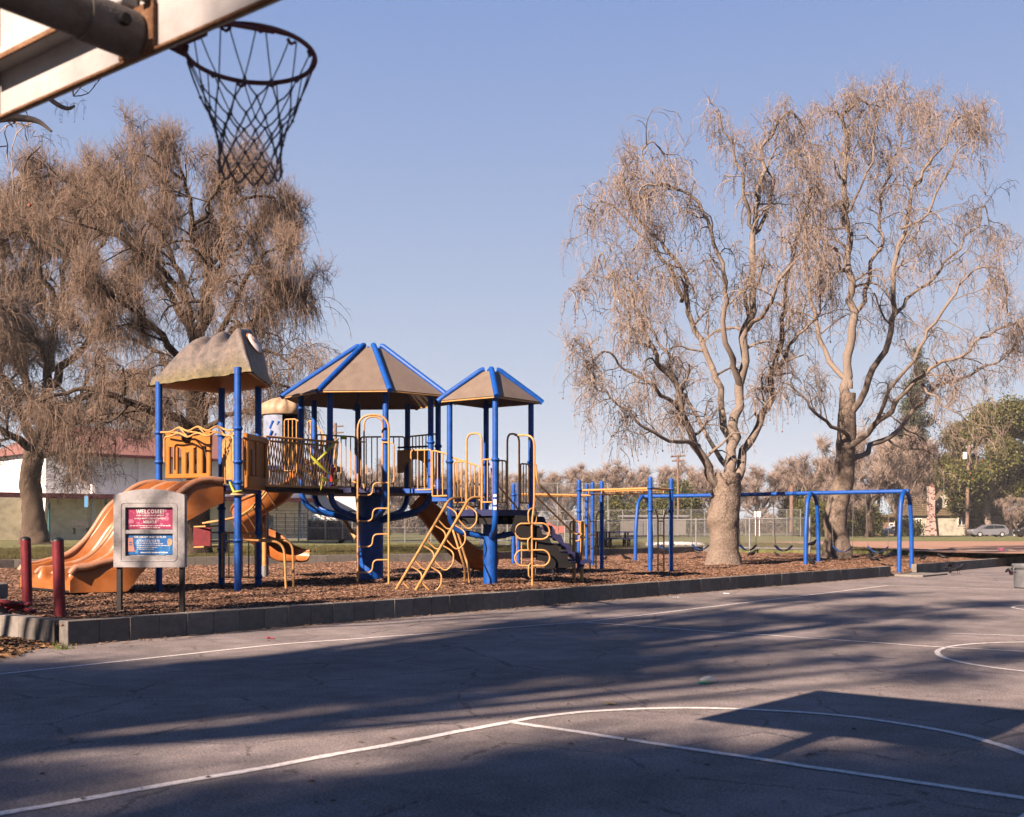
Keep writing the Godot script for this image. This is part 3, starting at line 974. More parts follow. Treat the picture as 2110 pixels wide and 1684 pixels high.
func build_trees() -> void:
	rng.seed = 77
	var hang_fruit := hanging_twig(1, 1.0, 3, 0.8, 0.008, true, 0.5)
	var hang_plain := hanging_twig(2, 0.9, 3, 1.2, 0.008, false, 0.9)
	var hang_long := hanging_twig(3, 1.7, 4, 0.5, 0.0072, false, 0.1)
	var hang_long2 := hanging_twig(4, 1.1, 5, 1.0, 0.0072, false, 0.7)
	var spray := spray_twig(5, 0.9, 5, 0.007)

	# grey forked tree between the bars and the swings
	var d := 33.5
	var opt := {"seed": 11, "lift": 0.45, "droop": 1.5, "wiggle": 0.27, "kids": 5, "thin": 0.0085, "side": 2.1, "reach": 2.3, "limb_wave": 0.24, "slim": 0.74}
	big_tree("bare_tree", "bare pale grey tree with a stout burled trunk forking low in front of the swings", on_ground(1490, 1165, 0.24), pl([[1490, 1172], [1491, 1135], [1491, 1098], [1489, 1070], [1494, 1040], [1497, 1008], [1500, 975]], d), [0.55, 0.44, 0.42, 0.49, 0.44, 0.42, 0.36], [
		[pl([[1488, 1030], [1468, 985, -0.2], [1440, 920, -0.4], [1405, 850, -0.8], [1385, 790, -1.0], [1340, 715, -1.3], [1310, 640, -1.6], [1290, 590, -1.8]], d), 0.24, 0.05],
		[pl([[1503, 1010], [1515, 900], [1522, 790], [1538, 680, -0.2], [1545, 580, -0.2], [1556, 470], [1562, 395], [1575, 320, 0.3], [1590, 270, 0.4], [1625, 228, 0.5], [1660, 258, 0.7], [1668, 290, 0.7]], d), 0.25, 0.025],
		[pl([[1508, 1000], [1545, 910, 0.5], [1580, 850, 0.8], [1600, 760, 1.0], [1612, 680, 1.2], [1628, 560, 1.3], [1652, 440, 1.6], [1664, 390, 1.6]], d), 0.22, 0.05],
		[pl([[1495, 1020], [1500, 900, 0.9], [1480, 800, 1.4], [1440, 700, 1.8], [1415, 610, 2.0], [1404, 560, 2.0], [1380, 520, 1.8], [1340, 482, 1.6], [1312, 440, 1.5], [1298, 400, 1.4], [1275, 352, 1.2]], d), 0.2, 0.03],
		[pl([[1524, 790], [1500, 700, -0.8], [1492, 600, -1.2], [1475, 500, -1.5], [1440, 430, -1.6], [1400, 390, -1.8], [1330, 380, -2.0], [1315, 420, -2.0]], d), 0.14, 0.03],
		[pl([[1556, 480], [1535, 410, -0.5], [1518, 340, -0.6], [1495, 270, -0.8], [1489, 232, -0.9]], d), 0.1, 0.03],
		[pl([[1556, 480], [1590, 430, 0.4], [1600, 380, 0.5], [1580, 345, 0.4], [1610, 300, 0.2], [1645, 330, 0.2]], d), 0.09, 0.025],
		[pl([[1405, 850, -0.8], [1350, 800, -1.6], [1290, 760, -2.0], [1240, 730, -2.3], [1222, 800, -2.4]], d), 0.1, 0.02],
		[pl([[1405, 620, 2.0], [1370, 540, 2.6], [1310, 480, 3.0], [1250, 412, 3.0], [1222, 425, 3.0], [1206, 480, 3.0]], d), 0.1, 0.02],
		[pl([[1340, 715, -1.3], [1290, 650, -0.6], [1250, 560, -0.2], [1235, 530, 0.0], [1210, 620, 0.0]], d), 0.07, 0.02],
		[pl([[1385, 390, -1.8], [1330, 340, -1.8], [1318, 310, -1.8], [1345, 296, -1.7], [1362, 325, -1.7], [1358, 380, -1.7]], d), 0.05, 0.015],
		[pl([[1300, 372, 1.3], [1310, 340, 1.3], [1285, 322, 1.2]], d), 0.035, 0.015],
		[pl([[1600, 760, 1.0], [1640, 700, -0.4], [1690, 640, -1.0], [1700, 560, -1.0]], d), 0.11, 0.03],
		[pl([[1540, 680], [1590, 620, -1.5], [1650, 520, -2.2], [1665, 480, -2.4], [1700, 520, -2.5]], d), 0.1, 0.025],
		[pl([[1440, 920, -0.4], [1370, 900, -2.0], [1290, 850, -2.8], [1230, 780, -3.0], [1210, 700, -3.0]], d), 0.1, 0.02],
		[pl([[1500, 990], [1450, 880, 2.2], [1380, 760, 3.4], [1330, 640, 4.0], [1300, 560, 4.2]], d), 0.13, 0.03]],
		opt, M.grey_bark, M.limb_bark, [[hang_fruit, 0.11], [hang_plain, 0.09], [spray, 0.06]])

	# shaded tree behind the swing beam
	d = 41.0
	opt = opt.duplicate(); opt.seed = 23; opt.reach = 2.8; opt.limb_wave = 0.3
	big_tree("bare_tree", "tall bare tree with a dark shaded trunk behind the swing beam", on_ground(1726, 1152, 0.24), pl([[1726, 1158], [1724, 1110], [1724, 1060], [1735, 1000], [1742, 940], [1745, 880], [1748, 810]], d), [0.6, 0.42, 0.4, 0.38, 0.35, 0.32, 0.28], [
		[pl([[1748, 830], [1752, 730], [1758, 640], [1748, 540], [1742, 440], [1745, 340], [1738, 250], [1742, 240], [1775, 215], [1800, 228], [1808, 265]], d), 0.28, 0.03],
		[pl([[1746, 860], [1800, 760, -0.8], [1835, 660, -1.2], [1848, 560, -1.5], [1860, 470, -1.6], [1890, 380, -1.8], [1930, 310, -2.0], [1985, 240, -2.0], [1998, 280, -2.0]], d), 0.2, 0.03],
		[pl([[1742, 930], [1800, 880, -1.0], [1850, 830, -1.8], [1900, 775, -2.2], [1960, 740, -2.8], [2030, 690, -3.0], [2090, 665, -3.2], [2120, 690, -3.2]], d), 0.17, 0.04],
		[pl([[1740, 960], [1800, 920, 1.0], [1860, 870, 1.8], [1930, 800, 2.2], [2000, 770, 2.6], [2080, 730, 3.0], [2140, 720, 3.0]], d), 0.17, 0.04],
		[pl([[1750, 800], [1700, 720, 0.6], [1672, 620, 0.9], [1660, 500, 1.2], [1668, 420, 1.2], [1690, 350, 1.2]], d), 0.17, 0.035],
		[pl([[1757, 650], [1800, 560, 1.2], [1815, 470, 1.5], [1822, 380, 1.6], [1850, 300, 1.6], [1860, 220, 1.8], [1900, 225, 1.8]], d), 0.13, 0.03],
		[pl([[1835, 660, -1.2], [1890, 600, -0.6], [1950, 540, -0.2], [2000, 480, 0], [2040, 420, 0.2], [2035, 500, 0.3]], d), 0.11, 0.025],
		[pl([[1860, 470, -1.6], [1900, 440, -2.4], [1960, 340, -2.8], [1990, 290, -2.9], [2010, 340, -3.0]], d), 0.08, 0.02],
		[pl([[1800, 880, -1.0], [1870, 740, -2.8], [1940, 640, -3.4], [2010, 560, -3.6], [2050, 560, -3.6], [2072, 640, -3.6]], d), 0.11, 0.025],
		[pl([[1745, 340], [1710, 280, 0.6], [1730, 215, 0.8]], d), 0.06, 0.02],
		[pl([[1742, 440], [1780, 370, -1.0], [1800, 290, -1.3], [1790, 230, -1.4], [1830, 220, -1.4]], d), 0.08, 0.02],
		[pl([[1748, 560], [1700, 480, -1.4], [1700, 390, -1.8], [1680, 330, -1.8]], d), 0.09, 0.025],
		[pl([[1890, 380, -1.8], [1920, 300, -1.0], [1945, 225, -0.8]], d), 0.06, 0.015],
		[pl([[1745, 900], [1690, 860, -1.5], [1640, 800, -2.0], [1620, 720, -2.2]], d), 0.12, 0.03],
		[pl([[1900, 790, -2.0], [1960, 850, -3.0], [2010, 900, -3.3]], d), 0.07, 0.02]],
		opt, M.grey_bark, M.limb_bark, [[hang_fruit, 0.1], [hang_plain, 0.12], [spray, 0.07]])

	# weeping tree behind the play structure
	d = 37.5
	opt = {"seed": 37, "brown": true, "lift": 0.5, "droop": 1.5, "wiggle": 0.24, "kids": 7, "thin": 0.008, "side": 1.9, "reach": 2.7, "limb_wave": 0.3}
	big_tree("weeping_tree", "broad bare weeping tree rising behind the wave slide and its moulded roof", on_lawn(404, 1147) * Vector3(1, 1, 1), pl([[404, 1150], [404, 1100], [407, 1020], [408, 930], [405, 850], [403, 790]], d), [0.6, 0.42, 0.38, 0.37, 0.35, 0.3], [
		[pl([[405, 830], [398, 720], [385, 610, 0.5], [335, 500, 1.0], [290, 400, 1.2], [262, 345, 1.5]], d), 0.22, 0.03],
		[pl([[404, 790], [425, 660, -0.5], [424, 560, -1.0], [402, 470, -1.0], [375, 370, -1.0], [366, 318, -1.0]], d), 0.24, 0.03],
		[pl([[424, 570, -1.0], [447, 520, -0.8], [459, 440, -0.6], [468, 380, -0.4]], d), 0.13, 0.03],
		[pl([[405, 810], [459, 710, -1.5], [535, 650, -2.5], [589, 620, -2.8], [629, 600, -3.0]], d), 0.17, 0.03],
		[pl([[405, 850], [468, 810, 1.0], [535, 790, 2.0], [585, 790, 2.6], [610, 810, 3.0]], d), 0.15, 0.03],
		[pl([[402, 790], [330, 690, -1.5], [230, 610, -2.5], [140, 560, -3.0]], d), 0.18, 0.03],
		[pl([[405, 880], [330, 850, -2.0], [240, 815, -3.0], [150, 800, -3.5], [90, 830, -3.5]], d), 0.2, 0.04],
		[pl([[404, 740], [434, 590, 2.0], [501, 490, 3.0], [560, 440, 3.4], [602, 450, 3.6]], d), 0.17, 0.03],
		[pl([[400, 700], [310, 550, 2.4], [210, 440, 3.4], [130, 390, 3.8]], d), 0.17, 0.03],
		[pl([[385, 610, 0.5], [290, 520, -1.2], [210, 470, -1.8], [120, 450, -2.2]], d), 0.12, 0.025],
		[pl([[410, 760], [484, 620, -3.0], [535, 530, -4.0], [568, 500, -4.3]], d), 0.14, 0.025],
		[pl([[408, 880], [484, 850, -1.5], [552, 830, -2.2], [602, 850, -2.4]], d), 0.12, 0.025],
		[pl([[335, 500, 1.0], [340, 400, 0.2], [330, 320, 0.2]], d), 0.1, 0.025],
		[pl([[402, 470, -1.0], [442, 400, -2.0], [501, 340, -2.4]], d), 0.09, 0.025],
		[pl([[459, 710, -1.5], [518, 720, -3.5], [568, 730, -4.0], [602, 770, -4.2]], d), 0.1, 0.02],
		[pl([[405, 850], [350, 760, 2.5], [280, 700, 3.5], [200, 690, 4.0]], d), 0.15, 0.03],
		[pl([[262, 400, 1.3], [230, 360, 1.8], [180, 350, 2.2]], d), 0.06, 0.02],
		[pl([[375, 370, -1.0], [320, 335, -1.6], [270, 315, -2.0]], d), 0.06, 0.02],
		[pl([[425, 560, -1.0], [470, 430, 0.6], [490, 340, 1.2], [520, 360, 1.6]], d), 0.11, 0.02],
		[pl([[470, 440, -0.6], [540, 400, -1.5], [590, 430, -2.0]], d), 0.08, 0.02],
		[pl([[290, 520, -1.2], [200, 420, -0.4], [120, 360, 0.2], [70, 370, 0.4]], d), 0.1, 0.025],
		[pl([[230, 610, -2.5], [130, 520, -1.0], [50, 480, -0.5], [0, 500, 0]], d), 0.11, 0.025]],
		opt, M.dark_bark, M.dark_bark, [[hang_long2, 0.14], [hang_long, 0.19, 0.0, 9.0], [spray, 0.34, 8.0], [hang_plain, 0.13]])
	# larger weeping tree further left
	d = 66.0
	opt = {"seed": 51, "brown": true, "lift": 0.5, "droop": 1.5, "wiggle": 0.26, "kids": 7, "thin": 0.014, "side": 1.6, "reach": 4.0, "limb_wave": 0.5}
	var hl := hanging_twig(7, 2.6, 4, 0.5, 0.016, false, 0.2)
	var hl2 := hanging_twig(8, 1.8, 4, 1.0, 0.016, false, 0.7)
	var sp2 := spray_twig(9, 1.3, 4, 0.014)
	big_tree("weeping_tree", "huge bare weeping tree with a thick leaning trunk beside the grey bin on the lawn", on_lawn(70, 1116), pl([[72, 1121], [70, 1090], [67, 1040], [62, 985], [72, 930], [88, 890]], d), [0.98, 0.68, 0.6, 0.6, 0.56, 0.5], [
		[pl([[75, 925], [130, 850, -1], [200, 800, -2], [280, 790, -3], [340, 830, -4]], d), 0.4, 0.08],
		[pl([[75, 920], [30, 820, -1], [-30, 700, -2], [-70, 560, -2]], d), 0.4, 0.06],
		[pl([[85, 895], [105, 760], [125, 620], [160, 470], [185, 370]], d), 0.42, 0.05],
		[pl([[85, 895], [50, 760, 2], [20, 600, 3], [0, 470, 3], [10, 420, 3]], d), 0.36, 0.05],
		[pl([[100, 800], [190, 680, -2], [260, 600, -3], [300, 560, -4]], d), 0.3, 0.05],
		[pl([[60, 955], [110, 932, -1], [150, 908, -1.5], [158, 922, -1.6]], d), 0.16, 0.05],
		[pl([[90, 890], [180, 870, 2], [260, 850, 3], [320, 870, 4]], d), 0.26, 0.05],
		[pl([[70, 930], [20, 890, -3], [-40, 860, -4], [-90, 860, -5]], d), 0.3, 0.05],
		[pl([[120, 640], [70, 520, -2], [30, 430, -2], [20, 390, -2]], d), 0.22, 0.04],
		[pl([[105, 760], [60, 680, -4], [0, 620, -5], [-60, 600, -5]], d), 0.26, 0.05],
		[pl([[125, 620], [190, 530, 3], [240, 450, 4], [260, 400, 4]], d), 0.24, 0.05],
		[pl([[50, 760, 2], [0, 640, 1], [-40, 500, 0], [-30, 420, 0]], d), 0.24, 0.05],
		[pl([[105, 760], [90, 620, 5], [70, 480, 6], [80, 390, 6]], d), 0.24, 0.05]],
		opt, M.mid_bark, M.dark_bark, [[hl2, 0.22], [hl, 0.23, 0.0, 14.0], [sp2, 0.36, 12.0]])

	# trees to the left of the court: one reaches a branch into the picture, all of them throw the shade
	d = 12.0
	opt = {"seed": 61, "lift": 0.2, "droop": 0.7, "wiggle": 0.25, "kids": 5, "thin": 0.007, "side": 0.85, "reach": 1.5, "limb_wave": 0.25}
	var p0 := Vector3(-14.5, 0.1, -6.0)
	var lim := []
	for k in 9:
		var a := TAU * k / 9.0 + 0.3
		var o := Vector3(cos(a), 0, sin(a))
		lim.append([[p0 + Vector3(0, 2.6 + 0.25 * k, 0), p0 + o * 1.1 + Vector3(0, 5.5, 0), p0 + o * 2.3 + Vector3(0, 8.5, 0), p0 + o * 3.2 + Vector3(0, 11.0 + 0.3 * k, 0)], 0.17, 0.03])
	var reach := []
	for q in [[-240, 250], [-60, 225], [20, 245], [60, 256], [95, 270], [118, 280]]: reach.append(at(q[0], q[1], 12.2))
	reach.insert(0, p0 + Vector3(1.0, 4.6, -1.2)); reach.insert(0, p0 + Vector3(0, 3.4, 0))
	lim.append([reach, 0.13, 0.012, 0.14])
	var reach2 := []
	for q in [[-200, 90], [-20, 130], [70, 175], [125, 204], [165, 214], [182, 206]]: reach2.append(at(q[0], q[1], 12.6))
	reach2.insert(0, p0 + Vector3(1.0, 5.2, -1.0)); reach2.insert(0, p0 + Vector3(0, 4.0, 0))
	lim.append([reach2, 0.11, 0.012, 0.14])
	var st := big_tree("seedball_tree", "bare tree left of the court whose twig with dark seed balls hangs below the backboard", p0, [p0 + Vector3(0, -0.1, 0), p0 + Vector3(0, 1.5, 0), p0 + Vector3(0.1, 3.0, 0), p0 + Vector3(0, 5.0, 0)], [0.5, 0.36, 0.33, 0.22], lim, opt, M.grey_bark, M.limb_bark, [[hang_fruit, 0.09], [spray, 0.07]])
	var balls := []
	for q in [[62, 256], [84, 266], [104, 274], [118, 280], [140, 209], [160, 213], [178, 207], [130, 206]]: balls.append(Transform3D(Basis(Vector3.UP, q[0] * 0.7).scaled(Vector3.ONE * 0.24), at(q[0], q[1], 12.2 if q[1] > 230 else 12.6)))
	scatter("seed_twigs", hang_fruit, M.brown_twig, balls, st)
	# the near part of the row: evergreens that shade the court
	var clump := leaf_clump(3, 40, 0.75, 0.1, Color(0.03, 0.05, 0.015), Color(0.07, 0.1, 0.03))
	# each lobe: where its shade falls on the court [x, z], height, radius
	var shade := func(label: String, where: Vector3, falls: Array, dens: float) -> void:
		var lobes := []
		for q in falls: lobes.append([Vector3(q[0] - 1.122 * q[2] * 1.8, q[2] * 1.8, q[1] + 1.276 * q[2] * 1.8) - where, Vector3(q[3], q[3] * 0.62, q[3])])
		leafy_tree("shade_tree", label, "tree", where, lobes, dens, clump, 0.42, 14.0, M.dark_bark, "evergreen trees beside the court")
	shade.call("dense evergreen left of the court that throws the broad dark shade", Vector3(-22.8, 0, 13.6), [[-4.6, -9.2, 10.0, 1.3], [-3.2, -9.8, 10.8, 1.35], [-2.2, -10.6, 10.0, 1.5], [-1.2, -11.6, 10.6, 1.5], [-0.2, -13.0, 11.0, 1.3], [-3.6, -8.4, 11.2, 0.9], [-1.3, -9.8, 11.4, 0.9], [-5.4, -10.4, 10.4, 1.2], [-4.4, -7.4, 11.4, 0.7], [0.8, -11.4, 11.6, 0.7]], 95.0)
	shade.call("evergreen behind the court corner that shades the free throw line", Vector3(-18.6, 0, 17.4), [[0.5, -5.5, 9.5, 1.3], [1.8, -6.0, 10.0, 1.1], [2.9, -5.4, 10.3, 1.2], [1.4, -4.6, 10.6, 1.3], [-1.7, -5.0, 9.8, 0.9], [3.3, -6.4, 9.4, 0.8], [-0.6, -5.0, 10.2, 1.0], [0.2, -6.6, 10.8, 0.7], [-3.4, -5.6, 10.2, 0.8]], 90.0)
	shade.call("thin evergreen beside the court that throws the small blotches", Vector3(-19.6, 0, 10.0), [[1.2, -14.6, 10.4, 1.1], [2.4, -15.6, 11.0, 0.9], [0.6, -16.6, 10.6, 1.0], [3.2, -18.0, 11.4, 1.0], [4.6, -17.2, 11.8, 0.7], [2.8, -13.0, 11.8, 0.6], [1.4, -12.6, 11.2, 0.7], [6.2, -19.5, 12.0, 0.8], [4.4, -14.0, 12.2, 0.5], [0.2, -15.4, 10.8, 0.9], [5.4, -22.0, 11.4, 0.9], [7.4, -23.5, 12.0, 0.8], [2.0, -19.6, 11.6, 0.8], [4.0, -10.6, 10.6, 0.5], [5.4, -12.4, 11.0, 0.6], [3.4, -12.0, 10.8, 0.5], [6.5, -18.0, 10.6, 0.7], [8.5, -20.5, 11.0, 0.7], [1.6, -11.0, 11.4, 0.6], [5.2, -15.4, 10.4, 0.6]], 55.0)

# ---------------------------------------------------------------- places beyond the lawn
func chain_fence(label: String, a: Vector3, b: Vector3, h: float, posts: int, gap: float, wire: float, mid_rail := false) -> Node3D:
	var t := thing("chain_link_fence", label, "fence", a, "chain link fences of the field")
	var l := Vector2(b.x - a.x, b.z - a.z).length()
	var dir := Vector3(b.x - a.x, 0, b.z - a.z) / l
	for i in posts + 1:
		var p := a.lerp(b, float(i) / posts)
		bar("post", [p + Vector3(0, -0.1, 0), p + Vector3(0, h + 0.06, 0)], 0.045, M.galvanised, t, 0, 6)
	bar("rail", [a + Vector3(0, h, 0), b + Vector3(0, h, 0)], 0.032, M.galvanised, t, 0, 6)
	bar("rail", [a + Vector3(0, 0.06, 0), b + Vector3(0, 0.06, 0)], 0.02, M.galvanised, t, 0, 5)
	if mid_rail: bar("rail", [a + Vector3(0, h * 0.5, 0), b + Vector3(0, h * 0.5, 0)], 0.028, M.galvanised, t, 0, 6)
	var s := Shape.new()
	var x := -h
	while x < l:
		for way in 2:
			var x0 := x; var y0 := 0.0; var x1 := x + h; var y1 := h
			if x0 < 0: y0 = -x0; x0 = 0.0
			if x1 > l: y1 = h - (x1 - l); x1 = l
			if way == 1: y0 = h - y0; y1 = h - y1
			if x1 > x0:
				s.tube(PackedVector3Array([a.lerp(b, x0 / l) + Vector3(0, y0, 0), a.lerp(b, x1 / l) + Vector3(0, y1, 0)]), wire, 3, false)
		x += gap
	put("chain_link", s, M.galvanised, t).set_meta("kind", "stuff")
	return t

func wall_quad(s: Shape, p: Vector3, q: Vector3, y0: float, y1: float, thick: float, inward: Vector3) -> void:
	var m := (p + q) * 0.5 + inward * thick * 0.5
	s.box(m + Vector3(0, (y0 + y1) * 0.5 - m.y, 0), Vector3((q - p).length(), y1 - y0, thick), facing(q - p))

func build_far_places() -> void:
	rng.seed = 501
	build_gym()
	build_house()
	build_field_things()
	build_far_trees()

func build_gym() -> void:
	var dir := Vector3(0.73, 0, -0.683)
	var outw := Vector3(0.683, 0, 0.73)
	var c := Vector3(-38.96, 0, -95.26)
	var g := 0.1
	var t := thing("school_hall", "long white stucco school hall with a red shingle roof and a teal posted walkway", "building", c + Vector3(0, g, 0))
	var far := c + dir * 26.0
	var s := Shape.new()
	wall_quad(s, c, far, g, 7.6, 0.4, -outw)
	wall_quad(s, c - outw * 0.41, c - outw * 15.0, g, 7.6, 0.4, dir)
	wall_quad(s, far - outw * 0.41, far - outw * 15.0, g, 7.6, 0.4, -dir)
	wall_quad(s, c - outw * 15.0, far - outw * 15.0, g, 7.6, 0.4, -outw)
	put("wall", s, M.stucco, t)
	for k in 6:
		var p := c + dir * (4.0 + k * 4.2) + outw * 0.12
		box_part("pilaster", p + Vector3(0, 3.8 - p.y, 0), Vector3(0.35, 7.4, 0.3), M.stucco, t, facing(dir), 0.02)
	# roof
	s = Shape.new()
	var e0 := c - dir * 0.6 + outw * 0.9 + Vector3(0, 7.62, 0)
	var e1 := far + dir * 0.6 + outw * 0.9 + Vector3(0, 7.62, 0)
	var r0 := c + dir * 4.0 - outw * 7.5 + Vector3(0, 10.6, 0)
	var r1 := far - dir * 4.0 - outw * 7.5 + Vector3(0, 10.6, 0)
	var b0 := c - dir * 0.6 - outw * 16.0 + Vector3(0, 7.62, 0)
	var b1 := far + dir * 0.6 - outw * 16.0 + Vector3(0, 7.62, 0)
	var mid := (e0 + b1) * 0.5 - Vector3(0, 0.5, 0)
	s.poly([e0, e1, r1, r0], mid); s.poly([b0, b1, r1, r0], mid); s.poly([e0, b0, r0], mid); s.poly([e1, b1, r1], mid); s.poly([e0, e1, b1, b0], mid + Vector3(0, 5, 0))
	put("roof", s, M.roof_shingle, t)
	s = Shape.new()
	s.box((e0 + e1) * 0.5 + outw * 0.06 - Vector3(0, 0.12, 0), Vector3((e1 - e0).length(), 0.26, 0.1), facing(dir), 0.01)
	put("gutter", s, M.fascia_red, t)
	# walkway canopy
	var depth := 1.9
	var w0 := c - dir * 13.0
	var w1 := c + dir * 25.4
	s = Shape.new()
	s.box((w0 + w1) * 0.5 + outw * (depth * 0.5 + 0.01) + Vector3(0, 3.95, 0), Vector3(38.4, 0.12, depth), facing(dir), 0.01)
	put("canopy", s, M.stucco, t)
	box_part("fascia", (w0 + w1) * 0.5 + outw * (depth + 0.07) + Vector3(0, 3.93, 0), Vector3(38.6, 0.42, 0.1), M.fascia_red, t, facing(dir), 0.01)
	s = Shape.new()   # cream wall under the canopy
	wall_quad(s, c + outw * 0.05, far + outw * 0.05, g, 3.85, 0.09, -outw)
	put("cream_wall", s, M.cream_wall, t)
	s = Shape.new()
	s.box((w0 + w1) * 0.5 + outw * 5.5 + Vector3(0, g + 0.05, 0), Vector3(38.4, 0.12, 11.0), facing(dir), 0.01)
	put("walkway", s, M.pale_concrete, t)
	for k in 8:
		var p := w0 + dir * (3.0 + k * 4.8) + outw * (depth - 0.12)
		box_part("canopy_post", p + Vector3(0, 2.0, 0), Vector3(0.17, 3.7, 0.17), M.teal_paint, t, facing(dir), 0.01)
	for k in 3:
		var p: Vector3 = c + dir * (-1.2 + [-7.8, 10.0, 22.0][k]) + outw * 0.12
		if k > 0:
			box_part("door", p + Vector3(0, 1.25, 0), Vector3(1.8, 2.3, 0.08), M.teal_paint, t, facing(dir), 0.01)
	# lower entrance block left of the hall, whose side catches the sun
	var n := thing("school_wing", "low white school wing with a dark teal door left of the hall", "building", c - dir * 7.0)
	s = Shape.new()
	var q0 := c - dir * 0.03 - outw * 1.6
	var q1 := c - dir * 15.0 - outw * 1.6
	wall_quad(s, q1, q0, g, 3.88, 0.35, -outw)
	put("wall", s, M.cream_wall, n)
	s = Shape.new()
	wall_quad(s, q1 - outw * 5.0, c - dir * 4.0 - outw * 6.6, 3.9, 6.6, 0.35, -outw)
	put("upper_wall", s, M.stucco, n)
	box_part("roof", (q0 + q1) * 0.5 - outw * 2.6 + Vector3(0, 3.97, 0), Vector3(15.4, 0.16, 5.0), M.fascia_red, n, facing(dir), 0.01)
	box_part("door", c - dir * 6.3 - outw * 1.53 + Vector3(0, 1.4, 0), Vector3(1.3, 2.5, 0.1), M.teal_paint, n, facing(dir), 0.01)
	box_part("door", c - dir * 9.9 - outw * 1.53 + Vector3(0, 1.4, 0), Vector3(1.3, 2.5, 0.1), M.teal_paint, n, facing(dir), 0.01)
	# further building with a pink edged roof and outdoor stairs
	var d := thing("classroom_block", "grey classroom block behind the black windscreen fence", "building", at(690, 1095, 120) * Vector3(1, 0, 1))
	s = Shape.new()
	s.box(at(704, 1085, 124) * Vector3(1, 0, 1) + Vector3(0, 2.6, 0), Vector3(7.6, 5.2, 5.0), facing(Vector3(0.9, 0, -0.2)), 0.03)
	put("wall", s, M.stucco, d)
	box_part("roof", at(704, 1085, 124) * Vector3(1, 0, 1) + Vector3(0, 5.3, 0), Vector3(8.6, 0.3, 6.2), M.fascia_red, d, facing(Vector3(0.9, 0, -0.2)), 0.02)
	for k in 3:
		box_part("window", at(686 + k * 20, 1062, 121.2), Vector3(0.7, 1.0, 0.1), M.glass_dark, d, facing(Vector3(0.9, 0, -0.2)), 0.01)
	var st := thing("outdoor_stair", "outdoor steel stair with pale handrails in front of the classroom block", "stair", on_lawn(672, 1107))
	for k in 2:
		for j in 3:
			bar("handrail", [at(648 + k * 4, 1046 + j * 7, 108), at(700 + k * 4, 1078 + j * 7, 108)], 0.05, M.white_paint, st, 0, 6)
	for k in 5:
		bar("post", [at(648 + k * 12, 1044 + k * 7, 108), at(648 + k * 12, 1105, 108)], 0.06, M.teal_paint, st, 0, 6)
	for k in 9:
		box_part("tread", at(649 + k * 6, 1063 + k * 4.2, 108.5), Vector3(0.4, 0.06, 1.2), M.galvanised, st)

func window(parent: Node, c: Vector3, w: float, h: float, basis: Basis, panes := 2) -> void:
	var f := box_part("window", c, Vector3(w, h, 0.12), M.white_paint, parent, basis, 0.01)
	for k in panes:
		var x := (k + 0.5) / panes * (w - 0.1) - (w - 0.1) * 0.5
		box_part("pane", c + basis * Vector3(x, 0, 0.07), Vector3((w - 0.1) / panes - 0.12, h - 0.22, 0.04), M.glass_dark, f, basis, 0.0)

